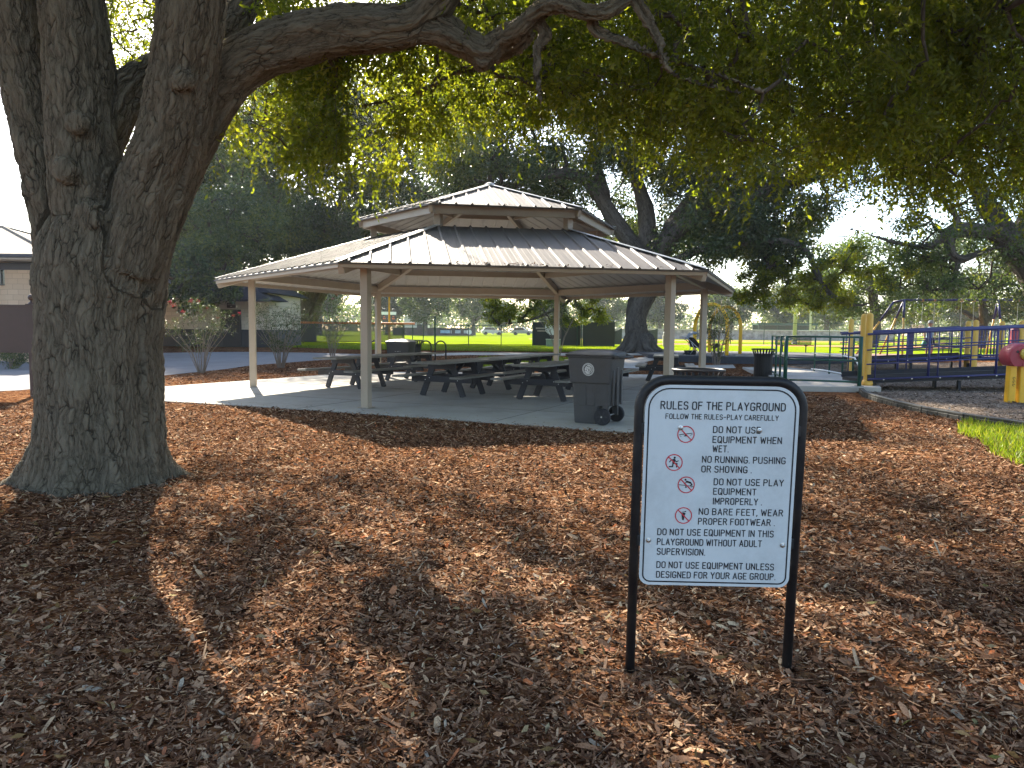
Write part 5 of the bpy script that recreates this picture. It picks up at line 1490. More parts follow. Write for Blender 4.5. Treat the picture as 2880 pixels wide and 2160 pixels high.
# hipped roof with a deep eave
ex0, ex1, ey0, ey1, ez = -40.0, -17.4, fy - 1.25, fy + 10.2, 4.22
rz_ = ez + 1.75; rx0, rx1, ry = -34.5, -23.2, (ey0 + ey1) / 2
rf = MB().add([(ex0, ey0, ez), (ex1, ey0, ez), (ex1, ey1, ez), (ex0, ey1, ez), (rx0, ry, rz_), (rx1, ry, rz_)], [(0, 1, 5, 4), (1, 2, 5), (2, 3, 4, 5), (3, 0, 4)])
rf.build('roof', M['shingle'], b1, world=True)
MB().box(((ex0 + ex1) / 2, (ey0 + ey1) / 2, ez - 0.16), (ex1 - ex0 - 0.06, ey1 - ey0 - 0.06, 0.05)).build('soffit', M['soffitb'], b1, world=True)
fb = MB()
for p0, p1 in (((ex0, ey0), (ex1, ey0)), ((ex1, ey0), (ex1, ey1)), ((ex0, ey1), (ex1, ey1)), ((ex0, ey0), (ex0, ey1))): fb.beam((p0[0], p0[1], ez - 0.05), (p1[0], p1[1], ez - 0.05), 0.04, 0.12)
fb.build('fascia', M['fasciad'], b1, world=True)
fs_ = MB().box(((ex0 + ex1) / 2, ey0 + 0.32, ez - 0.205), (ex1 - ex0 - 0.3, 0.3, 0.03)).build('eave_board', M['soffitb'], b1, world=True)
rc = MB().tube([(rx1, ry, rz_ + 0.02), (ex1, ey0, ez + 0.03)], 0.06, 6).tube([(rx0, ry, rz_ + 0.02), (rx1, ry, rz_ + 0.02)], 0.06, 6).tube([(rx1, ry, rz_ + 0.02), (ex1, ey1, ez + 0.03)], 0.06, 6).build('ridge_cap', M['shingle'], b1, world=True)

b2 = thing('restroom_building', 'beige and dark block restroom with dark door and dark shingle roof', 'building', (-17, 41.5, 0.45))
wy = 40.2
MB().box((-17.6, wy + 3, 2.42), (8.5, 6.0, 2.02)).build('upper_wall', M['beige'], b2, world=True)
MB().box((-17.6, wy + 3, 0.91), (8.54, 6.04, 1.0)).build('lower_wall', M['navy'], b2, world=True)
# porch bay at the right with its own lower roof
MB().add([(-22.6, wy - 0.9, 3.40), (-13.0, wy - 0.9, 3.40), (-13.0, wy + 7, 3.40), (-22.6, wy + 7, 3.40), (-20.5, wy + 3, 5.0), (-15.6, wy + 3, 5.0)], [(0, 1, 5, 4), (1, 2, 5), (2, 3, 4, 5), (3, 0, 4), (3, 2, 1, 0)]).build('roof', M['shingled'], b2, world=True)
MB().add([(-16.35, wy - 1.7, 2.98), (-12.7, wy - 1.7, 2.98), (-12.7, wy + 1.6, 2.98), (-16.35, wy + 1.6, 2.98), (-14.55, wy - 0.4, 4.02), (-14.55, wy + 1.6, 4.02)], [(0, 1, 4), (1, 2, 5, 4), (3, 0, 4, 5), (3, 2, 1, 0)]).build('porch_roof', M['shingled'], b2, world=True)
MB().beam((-22.6, wy - 0.9, 3.37), (-16.0, wy - 0.9, 3.37), 0.04, 0.14).beam((-16.35, wy - 1.7, 2.95), (-12.7, wy - 1.7, 2.95), 0.04, 0.12).build('fascia', M['fasciad'], b2, world=True)
dr = MB().box((-15.42, wy - 0.03, 1.43), (0.98, 0.06, 2.02)).build('door', simple('dark_door_paint', (0.018, 0.018, 0.022), 0.45), b2, world=True)
MB().box((-15.80, wy - 0.075, 1.42), (0.05, 0.05, 0.14)).box((-15.76, wy - 0.11, 1.40), (0.14, 0.03, 0.03)).build('handle', M['steel'], dr, world=True)
fr = MB().box((-15.95, wy - 0.025, 1.45), (0.06, 0.09, 2.06)).box((-14.89, wy - 0.025, 1.45), (0.06, 0.09, 2.06)).box((-15.42, wy - 0.025, 2.47), (1.12, 0.09, 0.06)).build('door_frame', M['navy'], b2, world=True)
sg_ = MB().box((-15.38, wy - 0.05, 2.72), (0.48, 0.04, 0.28)).build('door_sign', M['brown'], b2, world=True)
P, F = text_mesh("RESTROOM", -0.19, 2.745, 0.38, 0.055, y=wy - 0.075, bold=0.02)
tq = MB().add([(p[0] - 15.38, p[1], p[2]) for p in P], F)
tq.box((-15.38, wy - 0.072, 2.665), (0.10, 0.004, 0.05)).build('lettering', M['soffitb'], sg_, world=True)
MB().box((-16.2, wy - 0.14, 2.86), (0.26, 0.26, 0.10)).box((-16.2, wy - 0.15, 2.74), (0.24, 0.24, 0.16), mi=1).build('wall_light', [M['black'], simple('amber_lens', (0.20, 0.15, 0.09), 0.3)], b2, world=True)

# ------------------------------------------------------------------ fences
M['netting'] = alphamat('wire_netting', (0.30, 0.33, 0.32), 0.10)
M['screen'] = alphamat('grey_windscreen_cloth', (0.075, 0.072, 0.07), 0.80)
M['screend'] = alphamat('black_windscreen_cloth', (0.02, 0.022, 0.022), 0.96)
M['orange'] = simple('orange_fence_cap', (0.55, 0.16, 0.05), 0.6)
M['gpost'] = simple('dark_green_post', (0.015, 0.05, 0.035), 0.5)


def fence(label, P, h_, step, postmat, net, cap=None, group=None, pr=0.03, top=True, hpost=None):
    t = thing('chain_link_fence' if cap is None else 'windscreen_fence', label, 'fence', (P[0][0], P[0][1], 0.45), 0, group)
    rail = MB(); panel = MB()
    npost = 0
    for (x0, y0), (x1, y1) in zip(P[:-1], P[1:]):
        L = math.hypot(x1 - x0, y1 - y0)
        n = max(1, round(L / step))
        for i in range(n + (1 if (x1, y1) == P[-1] else 0)):
            x, y = x0 + (x1 - x0) * i / n, y0 + (y1 - y0) * i / n
            if npost < 60: MB().tube([(x, y, 0.40), (x, y, 0.45 + h_ + 0.05)], pr, 6).build('post', postmat, t, world=True)
            npost += 1
        z0 = 0.45
        rail.tube([(x0, y0, z0 + h_), (x1, y1, z0 + h_)], pr * 0.8, 6)
        rail.tube([(x0, y0, z0 + 0.08), (x1, y1, z0 + 0.08)], pr * 0.5, 6)
        panel.add([(x0, y0, z0 + 0.05), (x1, y1, z0 + 0.05), (x1, y1, z0 + h_), (x0, y0, z0 + h_)], [(0, 1, 2, 3)])
        if cap:
            c_ = MB().tube([(x0, y0, z0 + h_ + 0.02), (x1 + 0.8 * (x1 - x0) / L, y1 + 0.8 * (y1 - y0) / L, z0 + h_ + 0.02)], 0.075, 8).build('cap', cap, t, world=True)
    rail.build('rails', postmat, t, world=True)
    panel.build('netting' if net is M['netting'] else 'windscreen', net, t, world=True)
    return t


fence('grey windscreen fence with orange cap left of the foul pole', [(-27, 52), (-8.1, 54.8)], 1.45, 2.6, M['black'], M['screen'], M['orange'])
fence('green chain link fence crossing the bright lawn behind the tables', [(-8.2, 54.8), (-5.1, 48.2), (1.4, 50.5)], 1.36, 2.1, M['gpost'], M['netting'])
fence('chain link fence running behind the leaning oak trunk to the right', [(4.7, 51.5), (9.5, 60), (16, 63.5), (40, 66)], 1.9, 3.1, M['gpost'], M['netting'])
MB_ = MB
tallp = thing('fence_gate_post', 'tall green gate post standing in the chain link fence', 'post', (-5.1, 48.2, 0.45))
MB().tube([(0, 0, -0.05), (0, 0, 1.85)], 0.055, 8).build('pole', M['gpost'], tallp)
MB().lathe([(0.065, 1.85), (0.05, 1.9), (0.01, 1.92)], 8).build('cap', M['gpost'], tallp)
# outfield wall far across the field
ow = thing('outfield_wall', 'dark padded outfield wall with faded sponsor panels', 'wall', (-13, 122, 0.45))
MB().box((-13.2, 122, 1.05), (13.4, 0.15, 1.2)).build('wall', simple('dark_wall_padding', (0.06, 0.05, 0.052), 0.8), ow, world=True)
for x, w_, c_ in ((-9.0, 1.6, (0.25, 0.42, 0.6)), (-8.0, 0.1, (0.5, 0.5, 0.5)), (-6.9, 0.9, (0.32, 0.40, 0.48)), (-5.4, 1.0, (0.42, 0.42, 0.45))):
    MB().box((x - 2.2, 121.9, 1.1), (w_, 0.04, 0.5)).build('sponsor_panel', simple('faded_panel', c_, 0.7, var=0.3, vscale=3), ow, world=True)
MB().lathe([(0.42, 0), (0.42, 0.04)], 18, axis='Y').build('round_panel', M['white'], ow).location = (-6.9 + 13 - 0.3, -0.16, 0.62)
MB().box((-13.2, 121.85, 1.68), (13.4, 0.2, 0.06)).build('top_rail', M['brown'], ow, world=True)

# black windscreen booth / backstop behind the pavilion's back right post
bo_ = thing('windscreen_booth', 'black windscreen backstop with round pale emblem behind the back right post', 'backstop', (4, 50, 0.45))
bs = MB().box((3.05, 50.5, 1.28), (3.30, 0.05, 1.60)).build('windscreen', M['screend'], bo_, world=True)
MB().box((5.9, 50.2, 1.30), (2.2, 0.05, 1.64)).build('windscreen', M['screend'], bo_, world=True)
for x in (1.4, 2.9, 4.45, 4.75, 5.0, 6.95):
    MB().tube([(x, 50.4, 0.4), (x, 50.4, 2.25)], 0.045, 8).build('post', M['gpost'], bo_, world=True)
lg = MB().lathe([(0.52, 0), (0.52, 0.02)], 26, axis='Y'); lg.v = [(p[0], p[1], p[2]) for p in lg.v]
lg.build('emblem', M['white'], bs).location = (2.75, 49.94 - 0.02 - 0.5 + 0.5 - 0.0, 1.62)
for o in bs.children: o.location = (2.75 - 4, 50.44 - 50, 1.72 - 0.45 + 0.0)
MB().box((1.98, 50.46, 1.66), (0.75, 0.02, 0.10)).box((2.0, 50.46, 1.48), (0.6, 0.02, 0.08)).build('lettering', M['soffitb'], bs, world=True)
ub = thing('utility_box', 'pale green utility box on the grass before the booth', 'utility box', (2.75, 49.3, 0.45))
MB().box((0, 0, 0.23), (0.95, 0.7, 0.46)).build('cabinet', simple('pale_green_paint', (0.22, 0.30, 0.22), 0.6), ub, bevel=0.02)
MB().box((0, 0, 0.475), (1.0, 0.75, 0.05)).build('lid', simple('pale_lid_paint', (0.45, 0.5, 0.42), 0.6), ub, bevel=0.015)
# draped tarps either side of the leaning oak
for i, (x0, x1, lab) in enumerate(((6.2, 8.0, 'grey tarp slung on the fence left of the leaning trunk'), (8.9, 10.9, 'grey tarp slung on the fence right of the leaning trunk'))):
    vs, fs = [], []
    n = 12
    for k in range(n + 1):
        t = k / n; x = x0 + (x1 - x0) * t; y = 52.6 + (x - 6) * 0.5
        sag = 0.35 * 4 * t * (1 - t) * (0.8 if i == 0 else 0.5)
        vs += [(x, y, 0.55), (x, y - 0.06 * math.sin(9 * t), 1.75 - sag)]
    for k in range(n): fs.append((2 * k, 2 * k + 2, 2 * k + 3, 2 * k + 1))
    o = MB().add(vs, fs).build('tarp', simple('grey_tarp', (0.055, 0.06, 0.058), 0.8), None)
    md = o.modifiers.new('s', 'SOLIDIFY'); md.thickness = 0.02
    tag(o, lab, 'tarp', 'tarps on the ball field fence')
# concrete litter bin with hooded lid
cb = thing('concrete_litter_bin', 'concrete litter bin with domed hood right of the leaning trunk', 'litter bin', (11.15, 52.5, 0.45))
MB().lathe([(0.36, 0), (0.38, 0.05), (0.40, 0.80), (0.36, 0.83)], 20).build('body', simple('exposed_aggregate', (0.33, 0.31, 0.27), 0.9, vscale=30, var=0.3), cb)
MB().lathe([(0.36, 0.83), (0.34, 1.0), (0.25, 1.13), (0.12, 1.2), (0.02, 1.21)], 20).build('hood', simple('grey_hood', (0.30, 0.31, 0.29), 0.6), cb, smooth=True)
MB().box((0.06, -0.30, 0.98), (0.36, 0.12, 0.2)).build('opening', M['black'], cb, bevel=0.03)
# foul pole, scoreboard, light poles
fp = thing('foul_pole', 'yellow foul pole rising at the end of the orange-capped fence', 'pole', (-9.35, 55.6, 0.45))
MB().tube([(0, 0, -0.1), (0, 0, 7.5)], 0.075, 10).build('pole', M['yellowbright'], fp)
MB().box((0.25, 0, 5.6), (0.4, 0.02, 3.4)).build('wing', M['netting'], fp)
sb_ = thing('scoreboard', 'black scoreboard with orange digits and white top board', 'scoreboard', (-19.9, 118, 0.45))
MB().box((-19.9, 118, 3.15), (2.25, 0.2, 1.15)).build('panel', M['black'], sb_, world=True)
MB().box((-19.9, 117.98, 3.98), (2.35, 0.22, 0.48)).build('header', M['white'], sb_, world=True)
dg_ = MB()
for x, z, w_, h_ in ((-0.75, 3.45, .3, .14), (0.0, 3.45, .2, .14), (0.75, 3.45, .3, .14), (-0.72, 3.12, .45, .22), (0.74, 3.12, .45, .22), (0.1, 2.75, .25, .18), (-0.1, 3.1, .12, .1)):
    for k in range(2): dg_.box((-19.9 + x + (k - 0.5) * w_ * 0.5, 117.87, z), (w_ * 0.36, 0.03, h_))
dg_.build('digits', simple('orange_digit', (0.75, 0.16, 0.05), 0.6), sb_, world=True)
for s in (-0.8, 0.8):
    MB().box((-19.9 + s, 118.05, 1.6), (0.12, 0.12, 2.3)).build('leg', M['black'], sb_, world=True)
    MB().box((-19.9 + s * 0.95, 118, 4.52), (0.5, 0.3, 0.42)).build('loudspeaker', M['black'], sb_, world=True, bevel=0.05)


def light_pole(label, x, y, h_, r_, arm=True):
    t = thing('light_pole', label, 'light pole', (x, y, 0.40), 0, 'ball field light poles')
    MB().tube([(0, 0, 0), (0, 0, h_ * 0.5), (0, 0, h_)], [r_, r_ * 0.85, r_ * 0.6], 12).build('pole', simple('grey_pole_paint', (0.42, 0.43, 0.44), 0.5, 0.3), t, smooth=True)
    MB().lathe([(r_ * 1.9, 0), (r_ * 1.9, 0.04), (r_ * 1.3, 0.08), (r_ * 1.3, 0.3)], 12).build('base', M['steel'], t)
    MB().box((0, 0, h_ - 0.6), (2.6, 0.12, 0.12)).box((0, 0, h_ - 1.6), (2.6, 0.12, 0.12)).build('crossarm', M['steel'], t)
    for k in range(4):
        MB().box((-1.1 + k * 0.73, 0.2, h_ - 0.95), (0.45, 0.4, 0.45)).build('floodlight', M['steel'], t, bevel=0.04)


light_pole('far grey light pole right of the scoreboard trees', -14.8, 126, 16, 0.26)
light_pole('tall grey light pole at the ball field edge right of the pavilion', 28.3, 73.5, 18, 0.20)
light_pole('very thin far light pole right of the tall grey one', 43.0, 106, 17, 0.16)
light_pole('far light pole in the gap of sky under the roof', -4.4, 165, 17, 0.22)

# long low wall and dugout roof on the right of the field
lw = thing('field_wall', 'long pale mottled wall behind the infield', 'wall', (28, 100, 0.4))
MB().box((30, 100, 1.1), (44, 0.2, 1.35)).build('wall', simple('mottled_wall', (0.34, 0.30, 0.30), 0.9, var=0.5, vscale=1.6), lw, world=True)
MB().box((30, 99.9, 1.82), (44, 0.3, 0.08)).build('coping', M['steel'], lw, world=True)
dg2 = thing('dugout', 'green-roofed dugout far across the infield', 'dugout', (42, 112, 0.4))
MB().box((41.5, 112, 2.75), (9, 3, 0.28)).build('roof', M['green'], dg2, world=True)
MB().box((41.5, 113.2, 1.6), (9, 0.2, 2.2)).build('back_wall', M['gpost'], dg2, world=True)
for x in (37.2, 40, 43, 45.8): MB().box((x, 110.7, 1.6), (0.14, 0.14, 2.3)).build('post', M['gpost'], dg2, world=True)
# small pale hut, parked cars, far away
ht = thing('pale_hut', 'small pale hut beyond the outfield wall', 'hut', (-17.2, 132, 0.4))
MB().box((-17.2, 132, 2.0), (4.2, 3, 3.2)).build('wall', M['white'], ht, world=True)
MB().add([(-19.5, 130.2, 3.6), (-14.9, 130.2, 3.6), (-14.9, 133.8, 3.6), (-19.5, 133.8, 3.6), (-17.2, 130.2, 4.5), (-17.2, 133.8, 4.5)], [(0, 1, 4), (1, 2, 5, 4), (2, 3, 5), (3, 0, 4, 5)]).build('roof', M['steel'], ht, world=True)
MB().box((-16.2, 130.45, 1.4), (1.6, 0.06, 1.9)).build('door', M['navy'], ht, world=True)


def car(label, x, y, rz, col):
    t = thing('parked_car', label, 'car', (x, y, 0.42), rz, 'cars parked beyond the field')
    cm = simple('car_paint', col, 0.3, 0.2, var=0.04, spec=0.6)
    prof = [(-2.2, 0.35), (-2.2, 0.85), (-2.0, 1.0), (1.1, 1.02), (2.1, 0.85), (2.2, 0.6), (2.2, 0.35)]
    MB().loft([[(px, -0.88, pz) for px, pz in prof], [(px, 0.88, pz) for px, pz in prof]]).build('body', cm, t, bevel=0.05)
    cab = [(-1.9, 1.0), (-1.6, 1.58), (0.2, 1.62), (0.95, 1.03)]
    cb_ = MB().loft([[(px, -0.76, pz) for px, pz in cab], [(px, 0.76, pz) for px, pz in cab]]).build('cabin', cm, t, bevel=0.06)
    for s in (-1, 1): MB().add([(-1.65, s * 0.775, 1.07), (0.72, s * 0.775, 1.07), (0.15, s * 0.775, 1.52), (-1.45, s * 0.775, 1.5)], [(0, 1, 2, 3)]).build('side_window', M['glass'], cb_)
    for px in (-1.35, 1.35):
        for s in (-1, 1):
            w = MB().lathe([(0.2, -0.1), (0.33, -0.1), (0.33, 0.1), (0.2, 0.1)], 16, axis='Y').build('wheel', M['rubber'], t); w.location = (px, s * 0.84, 0.33)


car('white parked car between the far trees, left of the two', -4.2, 150, 0.15, (0.6, 0.6, 0.6))
car('silver parked car between the far trees, right of the two', 2.0, 152, -0.1, (0.35, 0.37, 0.4))

# ------------------------------------------------------------------ ramp landing with green rails
lnd = MB().prism([(7.25, 19.25), (9.62, 19.0), (10.7, 21.6), (11.4, 27.4), (11.0, 29.2), (9.2, 29.2), (8.5, 24.4)], -0.1, 0.15)
tag(lnd.build('landing_slab', M['walk'], bevel=0.015), 'raised concrete landing at the foot of the play ramps', kind='structure')
gr = thing('ramp_railing', 'green pipe railing round the concrete landing', 'railing', (8.5, 21, 0.15))
zt = 1.44
frp = [(7.48, 20.0), (9.16, 19.25)]
sdp = [(7.48, 20.0), (7.85, 21.4), (8.22, 22.8), (8.62, 24.3)]
rgp = [(9.16, 19.25), (10.25, 21.6), (10.72, 24.0), (11.05, 27.3)]
for (p0, p1) in ((frp[0], frp[1]), (sdp[0], sdp[-1])):
    for z, nm in ((zt, 'top_rail'), (0.82, 'mid_rail'), (0.26, 'bottom_rail')):
        if nm == 'mid_rail' and p1 == sdp[-1]: z = 0.86
        MB().tube([(*p0, z), (*p1, z)], 0.026, 8).build(nm, M['green'], gr, smooth=True, world=True)
for i, (x, y) in enumerate([frp[0], frp[1]] + sdp[1:]):
    r_ = 0.052 if i < 2 else 0.03
    MB().tube([(x, y, 0.15), (x, y, zt + 0.02)], r_, 10).build('post', M['green'], gr, smooth=True, world=True)
    MB().box((x, y, 0.157), (0.17, 0.17, 0.014)).build('base_plate', M['green'], gr, world=True)
g2 = thing('handrail_fence', 'green posts with pale curved handrails on the far side of the landing', 'railing', (10.5, 24, 0.15))
for (x, y) in ((10.35, 22.2), (10.62, 23.5), (10.85, 25.0), (11.0, 26.6)):
    MB().tube([(x, y, 0.15), (x, y, 1.42)], 0.03, 8).build('post', M['green'], g2, smooth=True, world=True)
MB().tube([(11.02, 26.9, 0.80), (10.9, 25.4, 0.82), (10.66, 23.7, 0.82), (10.3, 22.0, 0.80), (9.75, 20.6, 0.66)], 0.024, 8).build('handrail', M['white'], g2, smooth=True, world=True)
MB().tube([(11.02, 26.9, 0.22), (10.9, 25.4, 0.24), (10.66, 23.7, 0.24), (10.3, 22.0, 0.24), (9.75, 20.6, 0.20)], 0.024, 8).build('handrail', M['white'], g2, smooth=True, world=True)


def ypost(t, x, y, z0, z1, r_=0.09, name='post'):
    prof = [(r_, z0), (r_, z1 - 0.09), (r_ * 0.94, z1 - 0.05), (r_ * 0.7, z1 - 0.015), (r_ * 0.3, z1), (0.005, z1 + 0.002)]
    return MB().lathe(prof, 12, (x, y, 0)).build(name, M['yellow'], t, world=True, auto=40)


def ramp_obj(label, x0, x1, y0, y1, z0, sl_, posts, rails):
    """walkway rising along +x between two pipe rails"""
    t = thing('play_ramp', label, 'ramp', (x0, (y0 + y1) / 2, 0), 0, 'blue railed ramps of the playground')
    dz = sl_ * (x1 - x0)
    rot = math.atan2(dz, x1 - x0)
    dk = MB().add([(x0, y0, z0), (x1, y0, z0 + dz), (x1, y1, z0 + dz), (x0, y1, z0), (x0, y0, z0 - 0.09), (x1, y0, z0 + dz - 0.09), (x1, y1, z0 + dz - 0.09), (x0, y1, z0 - 0.09)], [(0, 1, 2, 3), (7, 6, 5, 4), (0, 4, 5, 1), (1, 5, 6, 2), (2, 6, 7, 3), (3, 7, 4, 0)])
    deck = dk.build('deck', M['rubber'], t, world=True)
    for y, s in ((y0, -1), (y1, 1)):
        MB().beam((x0, y + s * 0.03, z0 + 0.06), (x1, y + s * 0.03, z0 + dz + 0.06), 0.05, 0.17).build('kerb', M['rubber'], t, world=True, bevel=0.01)
        MB().tube([(x0, y + s * 0.075, z0 + 0.02), (x1, y + s * 0.075, z0 + dz + 0.02)], 0.026, 8).build('side_pipe', M['blue'], t, smooth=True, world=True)
        bl = MB()
        for k in range(int((x1 - x0) / 0.75)):
            xx = x0 + 0.4 + k * 0.75; bl.box((xx, y + s * 0.105, z0 + sl_ * (xx - x0) + 0.0), (0.035, 0.012, 0.03))
        bl.build('bolts', M['steel'], deck, world=True)
        for i, h_ in enumerate(rails):
            MB().tube([(x0 - 0.05, y + s * 0.06, z0 + h_), (x1, y + s * 0.06, z0 + dz * 1.25 + h_)], 0.032 if i == 0 else 0.019, 8).build('rail', M['blue'], t, smooth=True, world=True)
        for i, x in enumerate(posts):
            zz = z0 + sl_ * (x - x0)
            MB().tube([(x, y + s * 0.06, zz), (x, y + s * 0.06, zz + rails[0] + 0.25 * sl_ * (x - x0))], 0.032 if i % 2 else 0.02, 8).build('baluster', M['blue'], t, smooth=True, world=True)
    for x in (x0 + (x1 - x0) * 0.45, x1 - 0.4):
        for yy in (y0 + 0.15, y1 - 0.15): MB().box((x, yy, z0 / 2 - 0.05), (0.08, 0.08, max(0.2, z0 + 0.1))).build('support', M['rubber'], t, world=True)
    return t


nr = ramp_obj('nearer blue railed ramp with yellow posts, rising to the right', 9.5, 15.2, 19.55, 21.0, 0.30, 0.045, (9.68, 11.1, 11.35, 12.9, 13.2, 14.8), (1.22, 0.80, 0.42))
ypost(nr, 9.54, 19.62, 0.05, 2.09); ypost(nr, 10.04, 20.95, 0.05, 2.10)
for x, y in ((9.54, 19.62), (10.04, 20.95)):
    MB().tube([(x - 0.1, y - 0.02, 0.2), (x + 0.1, y - 0.02, 0.2)], 0.11, 10).build('post_collar', M['yellow'], nr, smooth=True, world=True)
rr_ = ramp_obj('farther blue railed ramp behind the near one, rising to the right', 13.4, 18.2, 28.4, 29.8, 0.42, 0.05, (13.6, 15.3, 16.9, 17.9), (1.13, 0.72, 0.36))
ypost(rr_, 13.20, 28.6, 0.05, 2.10); ypost(rr_, 14.35, 30.0, 0.1, 2.05)
pd = thing('play_deck', 'raised play deck with yellow posts, blue picket panels and red panel', 'play structure', (18.5, 28, 0))
for x, y in ((17.95, 28.9), (17.05, 27.0), (19.35, 29.0), (18.75, 27.0), (21.4, 27.4)): ypost(pd, x, y, 0.0, 2.07, 0.095)
MB().box((19.3, 28.0, 0.62), (4.2, 2.0, 0.09)).build('deck', M['rubber'], pd, world=True)


def pickets(p0, p1, z0, z1, n):
    mb = MB()
    for z in (z0, z1): mb.tube([(*p0, z), (*p1, z)], 0.024, 8)
    for i in range(n + 1):
        t = i / n; x, y = p0[0] * (1 - t) + p1[0] * t, p0[1] * (1 - t) + p1[1] * t
        mb.tube([(x, y, z0), (x, y, z1)], 0.016, 6)
    return mb.build('picket_panel', M['blue'], pd, smooth=True, world=True)


pickets((17.15, 27.0), (18.65, 27.0), 0.70, 1.72, 12); pickets((18.05, 28.95), (19.3, 29.0), 0.70, 1.72, 10); pickets((18.85, 27.0), (21.3, 27.4), 0.70, 1.75, 18)
mb = MB(); mb.loft([[(20.6, 30.2, 1.0), (22.9, 30.2, 1.0), (22.9, 30.5, 1.0), (20.6, 30.5, 1.0)], [(20.6, 30.2, 1.75), (22.9, 30.2, 1.75), (22.9, 30.5, 1.75), (20.6, 30.5, 1.75)], [(20.9, 30.25, 1.95), (22.6, 30.25, 1.95), (22.6, 30.45, 1.95), (20.9, 30.45, 1.95)]])
mb.build('red_panel', M['redplastic'], pd, world=True, bevel=0.05)

# red drum with yellow dome on two yellow legs
dt = thing('play_drum', 'red play drum with a yellow domed face on two yellow legs', 'play panel', (11.36, 16.45, 0.0), R(-4))
for s in (-1, 1):
    MB().loft([ringbox(-0.085 + s * 0.12, 0.085 + s * 0.12, -0.09, 0.09, -0.05, 0.03), ringbox(-0.08 + s * 0.115, 0.08 + s * 0.115, -0.085, 0.085, 0.86, 0.03)]).build('leg', M['yellowbright'], dt, auto=40)
mk = MB()
for k in range(3):
    mk.tube([(-0.10 + 0.025 * math.cos(i * 0.7), -0.094, 0.42 + k * 0.075 + 0.025 * math.sin(i * 0.7)) for i in range(8)], 0.005, 5)
mk.build('stencil_mark', M['ink'], dt)
prof = [(0.06, -0.27), (0.20, -0.265), (0.272, -0.235), (0.295, -0.16), (0.298, 0.10), (0.285, 0.16), (0.262, 0.185), (0.05, 0.195)]
db = MB().lathe(prof, 32, axis='Y'); db.v = [(p[0] * 1.0, -p[1], max(p[2], -0.215) + 1.06) for p in db.v]; db.f = [tuple(reversed(f)) for f in db.f]
drum = db.build('drum', M['redplastic'], dt, auto=35)
dm = MB().lathe([(0.135, 0.0), (0.132, 0.06), (0.11, 0.11), (0.07, 0.145), (0.02, 0.158)], 24, axis='Y'); dm.v = [(p[0] + 0.06, -0.19 - p[1], p[2] + 1.12) for p in dm.v]; dm.f = [tuple(reversed(f)) for f in dm.f]
dome = dm.build('dome', simple('faded_yellow_plastic', (0.66, 0.50, 0.10), 0.45, var=0.12), drum, smooth=True)
MB().tube([(0.09, -0.32, 1.15), (0.094, -0.352, 1.152)], 0.014, 8).build('hole', M['ink'], dome)
MB().tube([(-0.115, -0.18, 1.17), (-0.115, -0.198, 1.17)], 0.03, 12).build('hole', M['ink'], drum)
MB().box((0.06, -0.193, 0.89), (0.12, 0.012, 0.09)).build('recess', M['redplastic'], drum, bevel=0.004)

# plastic border timbers round the play surface
M['timber'] = simple('dark_plastic_border', (0.028, 0.031, 0.03), 0.6, var=0.25, dirt=0.5, bump=0.15)
def along(P, step):
    P = np.array(P); d = np.r_[0, np.cumsum(np.hypot(*np.diff(P, axis=0).T))]
    t = np.arange(0, d[-1], step)
    return [(float(np.interp(a, d, P[:, 0])), float(np.interp(a, d, P[:, 1]))) for a in t]
bp_ = along(border_pts, 1.22)
LAB = ['one closest to the concrete landing', 'second from the landing', 'third from the landing', 'fourth from the landing', 'fifth, beside the grass patch', 'sixth and last one in view', 'seventh, curving off to the right', 'last one before the picture ends', 'beyond']
for i, (a, b) in enumerate(list(zip(bp_[:-1], bp_[1:]))[:6]):
    mid = ((a[0] + b[0]) / 2, (a[1] + b[1]) / 2)
    ang = math.atan2(b[1] - a[1], b[0] - a[0])
    L = math.hypot(b[0] - a[0], b[1] - a[1])
    mb = MB().box((0, 0, 0.155), (L - 0.02, 0.11, 0.05)).box((0, 0.028, 0.065), (L - 0.02, 0.03, 0.13)).box((0, -0.040, 0.065), (L - 0.02, 0.03, 0.13))
    for k in range(4): mb.box((-L / 2 + (k + 0.5) * L / 4, -0.05, 0.07), (0.10, 0.03, 0.12))
    o = mb.build('border_timber', M['timber'], None, bevel=0.012)
    o.location = (mid[0], mid[1], -0.04); o.rotation_euler = (0, 0, ang)
    tag(o, 'dark plastic border timber of the playground edge, ' + LAB[i], 'border timber', 'playground border timbers')

# yellow arch swing on the pad
ar = thing('arch_swing', 'yellow tubular arch swing on the dark rubber pad', 'swing frame', (9.8, 35, 0.4))
def arch(p0, p1, top):
    pts = []
    z0 = 0.4
    rad = math.hypot(p1[0] - p0[0], p1[1] - p0[1]) / 2
    zc = top - rad
    for i in range(25):
        if i < 5: t = 0.0; z = z0 + (zc - z0) * i / 4
        elif i > 19: t = 1.0; z = zc - (zc - z0) * (i - 20) / 4
        else:
            a = math.pi * (i - 4) / 16; t = 0.5 - 0.5 * math.cos(a); z = zc + rad * math.sin(a)
        pts.append((p0[0] * (1 - t) + p1[0] * t, p0[1] * (1 - t) + p1[1] * t, z))
    MB().tube(pts, 0.085, 12).build('arch', M['yellowbright'], ar, smooth=True, world=True)
arch((8.58, 34.5), (9.55, 32.6), 2.80); arch((9.98, 37.1), (10.95, 35.2), 2.78)
MB().tube([(9.06, 33.55, 2.78), (10.46, 36.15, 2.76)], 0.055, 10).build('cross_bar', M['yellowbright'], ar, smooth=True, world=True)
st_ = MB()
for t in (0.3, 0.5): x, y = 9.06 + 1.4 * t, 33.55 + 2.6 * t; st_.tube([(x, y, 2.75), (x, y, 1.0)], 0.01, 5)
st_.build('chains', M['steel'], ar, world=True)
